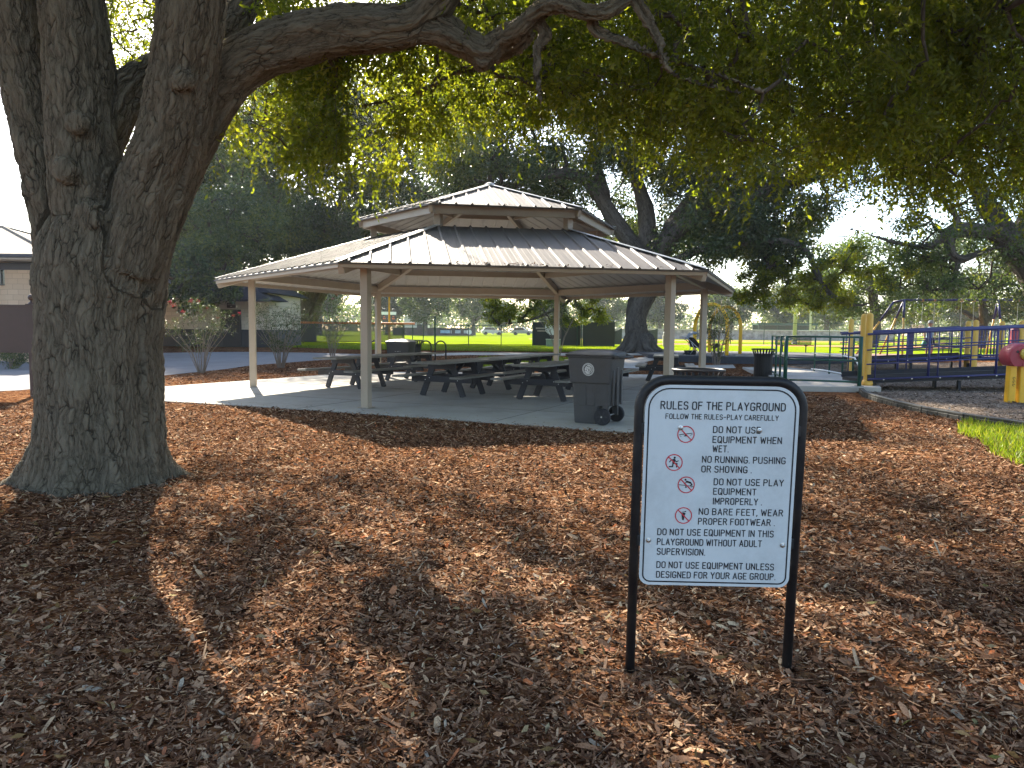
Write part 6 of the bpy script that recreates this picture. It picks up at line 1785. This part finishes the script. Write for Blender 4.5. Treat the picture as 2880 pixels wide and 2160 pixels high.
MB().loft([[(9.55, 34.1, 0.98), (9.85, 34.75, 0.98), (9.65, 34.85, 0.98), (9.35, 34.2, 0.98)], [(9.6, 34.15, 0.8), (9.82, 34.65, 0.8), (9.7, 34.72, 0.8), (9.45, 34.25, 0.8)]]).build('seat', M['rubber'], ar, world=True)

# pushchair
sp = thing('stroller', 'dark folded-hood stroller parked before the yellow arch', 'stroller', (8.15, 33.2, hz(8.15, 33.2) + 0.0), R(8))
fm = MB()
for s in (-0.22, 0.22):
    fm.tube([(-0.48, s, 1.02), (-0.40, s, 1.03), (0.30, s, 0.42), (0.55, s, 0.12)], 0.018, 6)
    fm.tube([(-0.12, s, 0.74), (0.02, s, 0.5), (-0.25, s, 0.12)], 0.016, 6)
fm.tube([(-0.48, -0.22, 1.02), (-0.48, 0.22, 1.02)], 0.02, 6)
fm.build('frame', M['steel'], sp, smooth=True)
MB().loft([[(-0.02, -0.2, 0.55), (0.35, -0.2, 0.50), (0.35, 0.2, 0.50), (-0.02, 0.2, 0.55)], [(-0.05, -0.2, 0.66), (0.38, -0.2, 0.58), (0.38, 0.2, 0.58), (-0.05, 0.2, 0.66)], [(-0.16, -0.2, 1.0), (0.0, -0.2, 0.98), (0.0, 0.2, 0.98), (-0.16, 0.2, 1.0)]]).build('seat', M['shorts'], sp, bevel=0.02)
hd = MB()
rings_ = []
for i in range(8):
    a = R(175 - i * 17)
    rings_.append([(0.05 + 0.33 * math.cos(a) * 1.0, s, 0.92 + 0.33 * math.sin(a) - 0.10 * (abs(s) / 0.23) ** 2) for s in (-0.23, -0.12, 0, 0.12, 0.23)])
vs = [p for r_ in rings_ for p in r_]
hd.add(vs, [(i * 5 + k, i * 5 + k + 1, (i + 1) * 5 + k + 1, (i + 1) * 5 + k) for i in range(7) for k in range(4)])
ho = hd.build('hood', M['hat'], sp, smooth=True); md = ho.modifiers.new('s', 'SOLIDIFY'); md.thickness = 0.012
MB().loft([ringbox(-0.28, 0.12, -0.17, 0.17, 0.20, 0.05), ringbox(-0.32, 0.16, -0.2, 0.2, 0.40, 0.05)]).build('basket', M['shorts'], sp)
for x, r_ in ((-0.25, 0.13), (0.55, 0.10)):
    for s in (-0.25, 0.25): w = MB().lathe([(r_ * 0.5, -0.02), (r_, -0.02), (r_, 0.02), (r_ * 0.5, 0.02)], 16, axis='Y').build('wheel', M['rubber'], sp); w.location = (x, s, r_)

# park bench on the grass
bn = thing('park_bench', 'black mesh park bench on the grass behind the green rails', 'bench', (14.85, 38.6, 0.45), R(-4))
bk = MB()
for i in range(9): bk.box((0, 0.20, 0.51 + i * 0.042), (1.85, 0.014, 0.027))
for z in (0.49, 0.86): bk.tube([(-0.93, 0.2, z), (0.93, 0.2, z)], 0.032, 6)
for x in (-0.93, -0.31, 0.31, 0.93): bk.tube([(x, 0.2, 0.49), (x, 0.2, 0.86)], 0.016, 6)
bk.build('backrest', M['black'], bn)
stb = MB()
for i in range(10): stb.box((0, -0.23 + i * 0.042, 0.43), (1.85, 0.028, 0.02))
stb.tube([(-0.93, -0.25, 0.43), (0.93, -0.25, 0.43)], 0.022, 6).tube([(-0.93, 0.17, 0.43), (0.93, 0.17, 0.43)], 0.022, 6)
stb.build('seat', M['black'], bn)
for x in (-0.6, 0.6): MB().tube([(x, -0.02, 0), (x, -0.02, 0.42), (x, 0.2, 0.5)], 0.03, 8).tube([(x, -0.22, 0.40), (x, 0.18, 0.40)], 0.02, 6).build('leg', M['black'], bn)
b2n = copy_tree(bn); b2n.location = (22.9, 37.9, 0.45); b2n['label'] = 'black mesh bench right of the person, seen through the ramp rails'
bn['group'] = b2n['group'] = 'black park benches'

# swing set
ss = thing('swing_set', 'long swing set with blue top bar and yellow legs', 'swing set', (22, 36.3, 0.4))
tops = [(19.42, 36.5, 3.2), (23.35, 35.4, 3.2), (27.4, 34.3, 3.2)]
MB().tube([(18.95, 36.63, 3.1)] + tops, 0.055, 10).build('top_bar', M['blue'], ss, smooth=True, world=True)
def sleg(a, b, k=0.32):
    a, b = Vector(a), Vector(b); m = a + (b - a) * k
    MB().tube([a, m], 0.055, 8).build('joint', M['blue'], ss, smooth=True, world=True)
    MB().tube([m, b], 0.047, 8).build('leg', M['yellow'], ss, smooth=True, world=True)
sleg(tops[0], (18.85, 37.6, 0.4)); sleg(tops[0], (18.6, 34.9, 0.38)); sleg((18.95, 36.63, 3.1), (17.3, 36.9, 0.42), 0.36)
for t_p in tops[1:]:
    sleg(t_p, (t_p[0] - 0.35, t_p[1] - 1.25, 0.3)); sleg(t_p, (t_p[0] + 0.35, t_p[1] + 1.25, 0.38))
for k, (i, f0) in enumerate(((0, 0.2), (0, 0.62), (1, 0.2), (1, 0.62))):
    a, b = Vector(tops[i]), Vector(tops[i + 1]); d = (b - a)
    p, q_ = a + d * f0, a + d * (f0 + 0.13)
    sw = MB().tube([p, (p.x, p.y, 1.0)], 0.009, 5).tube([q_, (q_.x, q_.y, 1.0)], 0.009, 5).build('chain', M['steel'], ss, world=True)
    MB().add([(p.x, p.y - 0.08, 0.98), (q_.x, q_.y - 0.08, 0.98), (q_.x, q_.y + 0.08, 0.98), (p.x, p.y + 0.08, 0.98), ((p.x + q_.x) / 2, p.y - 0.1, 0.90), ((p.x + q_.x) / 2, p.y + 0.1, 0.90)], [(0, 4, 5, 3), (4, 1, 2, 5), (3, 5, 4, 0), (5, 2, 1, 4)]).build('swing_seat', M['rubber'], sw, world=True)
    hg = MB()
    for v in (p, q_): hg.box((v.x, v.y, v.z - 0.02), (0.09, 0.14, 0.14))
    hg.build('hanger', simple('rusty_hanger', (0.30, 0.17, 0.08), 0.6), sw, world=True)

# tall court fence, signs and pole at far right
cf = fence('tall black court fence behind the swing set', [(28, 60.5), (48, 61.5), (60, 60)], 2.9, 1.9, M['black'], M['netting'])
cs = thing('court_sign', 'white notice on the tall court fence left of the swing legs', 'sign', (33.35, 60.4, 1.72))
MB().box((0, 0, 0.28), (0.98, 0.03, 0.58)).build('panel', M['white'], cs)
tx = MB()
for k, w_ in enumerate((0.72, 0.6, 0.66)): tx.box((0, -0.018, 0.42 - k * 0.13), (w_, 0.008, 0.04))
tx.build('lettering', simple('grey_print', (0.25, 0.25, 0.25), 0.7), cs)
cs2 = copy_tree(cs); cs2.location = (28.9, 60.15, 1.6); cs2['label'] = 'white notice on the court fence behind the near yellow ramp posts'
wp = thing('court_pole', 'white pole with crossarm behind the court fence', 'pole', (36.6, 66.5, 0.4))
MB().tube([(0, 0, 0), (0, 0, 4.6)], 0.11, 10).build('pole', M['white'], wp, smooth=True)
MB().box((0.9, 0, 3.0), (3.2, 0.08, 0.08)).build('crossarm', M['white'], wp)
pv = thing('rules_post', 'dark blue panel post among the swing legs', 'post', (18.6, 34.2, 0.33))
MB().box((0, 0, 0.85), (0.22, 0.06, 1.25)).build('panel', M['blue'], pv); MB().tube([(0, 0.05, 0), (0, 0.05, 1.6)], 0.03, 6).build('pole', M['black'], pv)

# ------------------------------------------------------------------ person with a hat
def remeshed(mb, name, mat, parent, voxel, it=4):
    me0 = bpy.data.meshes.new('tmp'); me0.from_pydata(mb.v, [], mb.f); me0.update()
    o0 = bpy.data.objects.new('tmp', me0); COL.objects.link(o0)
    md = o0.modifiers.new('r', 'REMESH'); md.mode = 'VOXEL'; md.voxel_size = voxel
    ms = o0.modifiers.new('s', 'SMOOTH'); ms.iterations = it; ms.factor = 0.5
    dg = bpy.context.evaluated_depsgraph_get(); dg.update()
    me = bpy.data.meshes.new_from_object(o0.evaluated_get(dg))
    bpy.data.objects.remove(o0); bpy.data.meshes.remove(me0)
    me.name = name; me.materials.clear(); me.materials.append(mat)
    me.polygons.foreach_set('use_smooth', [True] * len(me.polygons))
    o = bpy.data.objects.new(name, me); COL.objects.link(o); o.parent = parent
    return o


pe = thing('person', 'person in grey bucket hat, light blue shirt and black shorts holding a green bag', 'person', (20.75, 36.45, 0.43), R(160))
b_ = MB()
# local: +Y is the way the person faces
b_.tube([(0, 0.015, 1.70), (0, 0.02, 1.66), (0, 0.02, 1.60), (0, 0.03, 1.54), (0, 0.025, 1.495), (0, 0.005, 1.45)], [0.045, 0.082, 0.092, 0.083, 0.058, 0.056], 14)
b_.tube([(0, 0.115, 1.585), (0, 0.13, 1.57)], [0.016, 0.014], 6)
for s in (-1, 1): b_.tube([(s * 0.085, 0.0, 1.60), (s * 0.095, -0.005, 1.57)], 0.02, 6)
b_.tube([(0, 0, 1.46), (0, 0, 1.38), (0, 0.01, 1.22), (0, 0.0, 1.05), (0, -0.01, 0.92), (0, 0, 0.84)], [0.07, 0.155, 0.15, 0.13, 0.155, 0.13], 14)
LEG = {-1: [(-0.085, 0, 0.92), (-0.10, 0.07, 0.70), (-0.105, 0.12, 0.49), (-0.10, 0.06, 0.30), (-0.095, 0.01, 0.085)], 1: [(0.085, 0, 0.92), (0.10, -0.02, 0.70), (0.10, -0.04, 0.49), (0.095, -0.13, 0.30), (0.09, -0.20, 0.10)]}
for s in (-1, 1):
    L_ = LEG[s]
    b_.tube(L_, [0.095, 0.083, 0.057, 0.058, 0.036], 12)
    a = L_[-1]; b_.tube([(a[0], a[1] - 0.04, 0.05), (a[0], a[1] + 0.08, 0.045), (a[0], a[1] + 0.19, 0.028)], [0.042, 0.04, 0.026], 10)
ARM = {-1: [(-0.17, 0, 1.40), (-0.225, -0.02, 1.27), (-0.235, 0.0, 1.12), (-0.21, 0.11, 1.00), (-0.19, 0.20, 0.93)], 1: [(0.17, 0, 1.40), (0.23, -0.03, 1.26), (0.25, -0.02, 1.11), (0.24, 0.05, 0.98), (0.235, 0.09, 0.88)]}
for s in (-1, 1):
    L_ = ARM[s]
    b_.tube(L_, [0.055, 0.047, 0.04, 0.035, 0.026], 10)
    h0 = Vector(L_[-1]); d = (h0 - Vector(L_[-2])).normalized()
    b_.tube([h0, h0 + d * 0.05, h0 + d * 0.09], [0.028, 0.037, 0.034], 8)
    for k in range(4):
        o_ = Vector((0, 0, 0)) + Vector((0.0, -0.024 + k * 0.016, 0)); f0 = h0 + d * 0.085 + o_
        b_.tube([f0, f0 + d * 0.035 + Vector((-s * 0.004, 0, 0)), f0 + d * (0.055 + 0.006 * (k in (1, 2))) + Vector((-s * 0.014, 0, 0))], [0.0095, 0.009, 0.0075], 6)
    b_.tube([h0 + d * 0.03 + Vector((0, 0.03, 0)), h0 + d * 0.06 + Vector((-s * 0.005, 0.05, 0)), h0 + d * 0.085 + Vector((-s * 0.01, 0.052, 0))], [0.012, 0.011, 0.009], 6)
body = remeshed(b_, 'body', M['skin'], pe, 0.011, 2)
c_ = MB().tube([(0, 0, 1.455), (0, 0, 1.40), (0, 0.01, 1.22), (0, 0.0, 1.05), (0, -0.005, 0.90)], [0.085, 0.172, 0.170, 0.158, 0.172], 16)
for s in (-1, 1): c_.tube(ARM[s][:2] + [tuple((Vector(ARM[s][1]) * 0.4 + Vector(ARM[s][2]) * 0.6))], [0.075, 0.07, 0.066], 10)
remeshed(c_, 'shirt', M['denim'], pe, 0.014, 3)
c_ = MB().tube([(0, 0, 0.97), (0, -0.01, 0.90), (0, 0, 0.82)], [0.155, 0.172, 0.15], 14)
for s in (-1, 1): c_.tube([LEG[s][0], LEG[s][1], tuple(Vector(LEG[s][1]) * 0.35 + Vector(LEG[s][2]) * 0.65)], [0.115, 0.108, 0.098], 12)
remeshed(c_, 'shorts', M['shorts'], pe, 0.014, 3)
MB().lathe([(0.145, 1.635), (0.150, 1.645), (0.100, 1.69), (0.094, 1.75), (0.08, 1.775), (0.03, 1.785)], 20, (0, 0.02, 0)).build('hat', M['hat'], pe, smooth=True)
MB().lathe([(0.088, 1.56), (0.097, 1.60), (0.095, 1.66)], 16, (0, -0.004, 0)).build('hair', M['hair'], pe, smooth=True)
fc = MB()
for s in (-1, 1): fc.lathe([(0.011, 0), (0.009, 0.004), (0.003, 0.007)], 8, (s * 0.034, 0.106, 1.605), axis='Y')
fc.build('eyes', M['ink'], pe)
MB().tube([(-0.025, 0.103, 1.535), (0, 0.11, 1.532), (0.025, 0.103, 1.535)], 0.006, 6).build('mouth', simple('lips', (0.30, 0.10, 0.09), 0.5), pe)
for s in (-1, 1):
    a = LEG[s][-1]; MB().loft([ringbox(a[0] - 0.05, a[0] + 0.05, a[1] - 0.09, a[1] + 0.21, 0.0, 0.045), ringbox(a[0] - 0.048, a[0] + 0.048, a[1] - 0.085, a[1] + 0.2, 0.045, 0.045), ringbox(a[0] - 0.04, a[0] + 0.04, a[1] - 0.075, a[1] + 0.06, 0.10, 0.035)]).build('shoe', M['shorts'], pe, smooth=True)
bg_ = thing('shoulder_bag', 'green cloth bag held at the side of the person in the hat', 'bag', (20.75, 36.45, 0.43), R(160))
MB().loft([ringbox(0.16, 0.34, -0.10, 0.22, 0.46, 0.05), ringbox(0.15, 0.35, -0.12, 0.24, 0.60, 0.05), ringbox(0.19, 0.31, -0.09, 0.21, 0.76, 0.04)]).build('pouch', M['bag'], bg_, smooth=True)
MB().tube([(0.25, -0.06, 0.75), (0.245, 0.0, 0.84), (0.24, 0.10, 0.845), (0.25, 0.17, 0.75)], 0.01, 6).build('handle', M['bag'], bg_, smooth=True)

# ------------------------------------------------------------------ mulch chips, grass, litter
def inside_mulch(x, y):
    ys = np.interp(x, [-9.7, -7.19, -4.05, -0.47, 1.81, 3.5], [16.0, 14.97, 13.75, 12.10, 10.98, 10.2])
    front = np.where(x < 3.5, y < ys, x > 3.5 + (y - 10.2) * 0.567)
    front &= ~((x < -9.0) & (y > 15.0))
    bx = np.interp(y, BORDER_Y, BORDER_X)
    front &= (x < bx - 0.02)
    front &= ~((y > 19.2 - 0) & (x > 7.2))
    tr_ = np.hypot(x + 4.15, y - 7.3) > 0.50
    return front & tr_


def chip_cloud(x, y, z, Lm, r_, tilt=0.34, wr=(0.16, 0.42)):
    n = len(x)
    L = np.clip(Lm * np.exp(r_.normal(size=n) * 0.5), 0.006, 0.10)
    W_ = L * r_.uniform(wr[0], wr[1], n)
    long_ = r_.uniform(size=n) < 0.22
    L = np.where(long_, L * 1.8, L); W_ = np.where(long_, W_ * 0.45, W_)
    base = np.array([(-.5, .12), (-.28, .5), (.3, .42), (.5, -.08), (.26, -.5), (-.34, -.46)])
    uv = base[None] + r_.uniform(-0.12, 0.12, (n, 6, 2))
    lx = uv[:, :, 0] * L[:, None]; ly = uv[:, :, 1] * W_[:, None]
    lz = (uv[:, :, 0] ** 2 - 0.12) * L[:, None] * r_.normal(size=(n, 1)) * 0.25
    yaw = r_.uniform(0, 2 * math.pi, n)
    p, q_ = r_.normal(size=n) * tilt, r_.normal(size=n) * tilt
    cp, sp_, cq, sq = np.cos(p)[:, None], np.sin(p)[:, None], np.cos(q_)[:, None], np.sin(q_)[:, None]
    x1 = lx * cp + lz * sp_; z1 = -lx * sp_ + lz * cp
    y1 = ly * cq - z1 * sq; z2 = ly * sq + z1 * cq
    c, s = np.cos(yaw)[:, None], np.sin(yaw)[:, None]
    X = x[:, None] + x1 * c - y1 * s; Y = y[:, None] + x1 * s + y1 * c; Z = z[:, None] + z2
    return np.stack([X, Y, Z], -1)


def chipmat(name, stops):
    m, nt, ns, lk, b = newmat(name)
    at = node(nt, 'ShaderNodeAttribute'); at.attribute_name = 'var'
    rp = ramp(nt, stops); lk.new(at.outputs['Fac'], rp.inputs['Fac'])
    tc = node(nt, 'ShaderNodeTexCoord'); n1 = node(nt, 'ShaderNodeTexNoise'); n1.inputs['Scale'].default_value = 130; n1.inputs['Detail'].default_value = 3
    lk.new(tc.outputs['Object'], n1.inputs['Vector'])
    r2 = ramp(nt, [(0.3, 0.65), (0.7, 1.2)]); lk.new(n1.outputs['Fac'], r2.inputs['Fac'])
    mu = node(nt, 'ShaderNodeMixRGB', blend_type='MULTIPLY'); mu.inputs['Fac'].default_value = 1
    lk.new(rp.outputs['Color'], mu.inputs['Color1']); lk.new(r2.outputs['Color'], mu.inputs['Color2'])
    lk.new(mu.outputs['Color'], b.inputs['Base Color'])
    b.inputs['Roughness'].default_value = 1.0; b.inputs['Specular IOR Level'].default_value = 0.0
    return m


M['chip'] = chipmat('bark_chip', [(0.0, (0.045, 0.021, 0.013)), (0.22, (0.115, 0.057, 0.034)), (0.45, (0.215, 0.12, 0.073)), (0.65, (0.34, 0.205, 0.13)), (0.82, (0.50, 0.35, 0.225)), (0.88, (0.40, 0.12, 0.045)), (0.93, (0.33, 0.28, 0.225)), (1.0, (0.64, 0.49, 0.32))])
M['fchip'] = chipmat('wood_fibre_chip', [(0.0, (0.07, 0.05, 0.04)), (0.5, (0.20, 0.155, 0.12)), (1.0, (0.42, 0.35, 0.28))])
rc_ = np.random.default_rng(77)
CH, VR = [], []
for (y0, y1, dens, lm) in ((0.7, 3.2, 7000, 0.0235), (3.2, 5.0, 5200, 0.025), (5.0, 8.0, 2900, 0.029), (8.0, 11.0, 1900, 0.032), (11.0, 16.0, 1000, 0.036)):
    w0 = 0.74 * y1 + 1.0
    n = int(dens * 2 * w0 * (y1 - y0))
    x = rc_.uniform(-w0, w0, n); y = rc_.uniform(y0, y1, n)
    k = inside_mulch(x, y) & (np.abs(x) < 0.74 * y + 1.0) & (x > -9.6)
    k &= (vnoise(x * 1.7 + 5, y * 1.3, 61) * 0.6 + vnoise(x * 5, y * 4, 62) * 0.4 > 0.30) | (rc_.uniform(size=n) < 0.5)
    x, y = x[k], y[k]
    z = mound(x, y) + rc_.uniform(0.0, 0.026, len(x))
    CH.append(chip_cloud(x, y, z, lm, rc_)); VR.append(np.clip(rc_.beta(1.25, 1.7, len(x)) + 0.12 * (vnoise(x * 0.8, y * 0.8, 8) - 0.5), 0, 1))
# chips kicked onto the slab along its front edge
n = 420
x = rc_.uniform(-7.0, 3.4, n); y = np.interp(x, [-9.7, -7.19, -4.05, -0.47, 1.81, 3.5], [16.0, 14.97, 13.75, 12.10, 10.98, 10.2]) + 0.02 + rc_.exponential(0.22, n)
CH.append(chip_cloud(x, y, np.full(n, 0.029), 0.028, rc_, 0.1)); VR.append(rc_.beta(1.3, 2.0, n))
chips = np_mesh('mulch_chips', np.concatenate(CH), 6, M['chip'], None, np.concatenate(VR))
tag(chips, 'loose brown bark mulch chips', 'mulch', kind='stuff')
# beds behind the slab and round the landing get larger, sparser chips
CH, VR = [], []
for (x0, x1, y0, y1, n) in ((-10.6, -5.2, 19, 32.3, 9000), (5.8, 9.2, 16, 27, 9000), (-6.5, 6.0, 26.5, 34.0, 9000)):
    x = rc_.uniform(x0, x1, n); y = rc_.uniform(y0, y1, n)
    if x0 < -10:
        k = (x < np.interp(y, [16, 18.46, 23.6, 26, 40], [-9.5, -8.95, -6.25, -5.2, -5.2])) & (x > np.interp(y, [20, 22.85, 28.6, 31], [-11, -10.9, -10.1, -8.2]))
    elif x0 > 5: k = (x < np.interp(y, [16, 19.2, 24.4, 29], [8.2, 7.2, 8.4, 9.1])) & (x > np.interp(y, [13, 20.2, 25.6], [5.2, 6.75, 5.7]))
    else: k = ~((x > -1.6) & (x < 3.2) & (y > 28) & (y < 33.4)) & ~((y > 28.4) & (x > 3))
    x, y = x[k], y[k]
    t = np.clip((y - 26) / 12, 0, 1); z = 0.45 * t * t * (3 - 2 * t) + rc_.uniform(0.0, 0.03, len(x))
    CH.append(chip_cloud(x, y, z, 0.06, rc_)); VR.append(rc_.beta(1.6, 2.2, len(x)))
tag(np_mesh('bed_chips', np.concatenate(CH), 6, M['chip'], None, np.concatenate(VR)), 'bark mulch chips in the far beds', 'mulch', kind='stuff')
x = rc_.uniform(8.3, 22, 60000); y = rc_.uniform(11.0, 27, 60000)
bx = np.interp(y, BORDER_Y + [19.0, 21.6, 27.4, 29], BORDER_X + [9.7, 10.8, 11.5, 11.2])
k = (x > bx + 0.07) & (x < 0.72 * y + 1.0)
x, y = x[k], y[k]
tag(np_mesh('fibre_chips', chip_cloud(x, y, 0.03 + rc_.uniform(0, 0.02, len(x)), 0.042, rc_, 0.3, (0.15, 0.4)), 6, M['fchip'], None, rc_.beta(2, 1.8, len(x))), 'grey brown wood fibre of the playground', 'wood fibre', kind='stuff')

# grass tuft at the right edge and a fringe along the border
M['grass'] = leafmat('grass_blade', [(0.0, (0.07, 0.12, 0.010)), (0.6, (0.13, 0.19, 0.014)), (1.0, (0.25, 0.25, 0.05))], 0.5, (1.4, 1.4, 0.4))
n = 21000
x = rc_.uniform(5.6, 10.2, n); y = rc_.uniform(8.4, 12.9, n)
d = vnoise(x * 1.4, y * 1.4, 71) * 0.5 + vnoise(x * 4, y * 4, 72) * 0.3
lim = np.interp(y, [8.4, 9.0, 10.0, 11.0, 12.0, 12.9], [5.95, 6.1, 6.45, 6.85, 7.25, 7.95])
bx = np.interp(y, BORDER_Y, BORDER_X)
k = (x > lim + 0.5 * (0.5 - d)) & (x < bx - 0.08) & (d > 0.2)
x, y = x[k], y[k]
hh = rc_.uniform(0.05, 0.17, len(x))
dr_ = unit(np.stack([rc_.normal(size=len(x)) * 0.4, rc_.normal(size=len(x)) * 0.4, np.ones(len(x))], -1))
q_ = leaf_quads(np.stack([x, y, np.zeros(len(x))], -1), dr_, hh, np.full(len(x), 0.011), rc_)
tag(np_mesh('grass_patch', q_, 4, M['grass'], None, rc_.uniform(0, 1, len(x))), 'bright green grass patch by the border timbers', 'grass', kind='stuff')
# long grass edge of the lawn nearest the sidewalk
n = 26000
x = rc_.uniform(-12, 7.5, n); y = np.interp(x, [-12, -8, 0, 4, 8], [40.5, 37.6, 37.2, 37.0, 40.2]) + rc_.exponential(2.2, n)
dr_ = unit(np.stack([rc_.normal(size=n) * 0.4, rc_.normal(size=n) * 0.4, np.ones(n)], -1))
q1 = leaf_quads(np.stack([x, y, np.full(n, 0.44)], -1), dr_, rc_.uniform(0.05, 0.12, n), np.full(n, 0.03), rc_)
n = 5000
x2 = rc_.uniform(-1.5, 3.0, n); y2 = rc_.uniform(28.3, 33.2, n)
t = np.clip((y2 - 26) / 12, 0, 1)
d2 = unit(np.stack([rc_.normal(size=n) * 0.4, rc_.normal(size=n) * 0.4, np.ones(n)], -1))
q2 = leaf_quads(np.stack([x2, y2, 0.45 * t * t * (3 - 2 * t)], -1), d2, rc_.uniform(0.05, 0.12, n), np.full(n, 0.025), rc_)
tag(np_mesh('lawn_blades', np.concatenate([q1, q2]), 4, M['grass'], None, rc_.uniform(0.2, 1, len(q1) + len(q2))), 'grass blades of the lawn edge', 'grass', kind='stuff')
# fallen leaves on the mulch and on the roof edge
n = 520
y = 0.9 + 11 * rc_.uniform(size=n) ** 1.4; x = rc_.uniform(-1, 1, n) * (0.72 * y + 0.6)
k = inside_mulch(x, y)
x, y = x[k], y[k]
d3 = unit(np.stack([rc_.normal(size=len(x)), rc_.normal(size=len(x)), rc_.normal(size=len(x)) * 0.2], -1))
q_ = leaf_quads(np.stack([x, y, mound(x, y) + 0.032], -1), d3, rc_.uniform(0.04, 0.075, len(x)), rc_.uniform(0.016, 0.028, len(x)), rc_)
M['dryleaf'] = chipmat('dry_oak_leaf', [(0.0, (0.14, 0.085, 0.035)), (0.5, (0.24, 0.155, 0.07)), (0.85, (0.34, 0.27, 0.16)), (1.0, (0.12, 0.12, 0.035))])
tag(np_mesh('fallen_leaves', q_, 4, M['dryleaf'], None, rc_.uniform(0, 1, len(x))), 'fallen oak leaves on the mulch', 'leaves', kind='stuff')
th = va[1] + math.pi / 6
ct, stt = math.cos(th - math.pi / 2), math.sin(th - math.pi / 2)
n = 150
lx = np.concatenate([rc_.normal(0.35, 0.5, 90), rc_.uniform(-3, 3, 60)]); ly = 5.99 - rc_.exponential(0.05, n)
ux = rc_.normal(0.12, 0.12, 26); uy = 2.96 - rc_.exponential(0.04, 26)
X = np.concatenate([lx, ux]); Y = np.concatenate([ly, uy]); Z = np.concatenate([ZE + 0.3383 * (6.039 - ly) + 0.02, ZU + 0.3383 * (2.9956 - uy) + 0.02])
q_ = chip_cloud(PC.x + X * ct - Y * stt, PC.y + X * stt + Y * ct, Z, 0.04, rc_, 0.5)
tag(np_mesh('roof_litter', q_, 6, M['chip'], None, rc_.uniform(0.1, 0.6, len(X))), 'dry leaves gathered on the pavilion eave', 'leaves', kind='stuff')

# ------------------------------------------------------------------ haze: one closed box of thin even air round the whole scene
hm = bpy.data.materials.new('haze_air'); hm.use_nodes = True
nt = hm.node_tree; nt.nodes.clear()
pvn = nt.nodes.new('ShaderNodeVolumePrincipled'); ou = nt.nodes.new('ShaderNodeOutputMaterial')
pvn.inputs['Color'].default_value = (0.86, 0.92, 1.0, 1); pvn.inputs['Density'].default_value = 0.0003; pvn.inputs['Anisotropy'].default_value = 0.3
nt.links.new(pvn.outputs[0], ou.inputs['Volume'])
hzb = MB().box((0, 137, 15.0), (690, 420, 33.5)).build('haze', hm)
tag(hzb, 'thin pale haze in the distance', 'haze', kind='stuff')
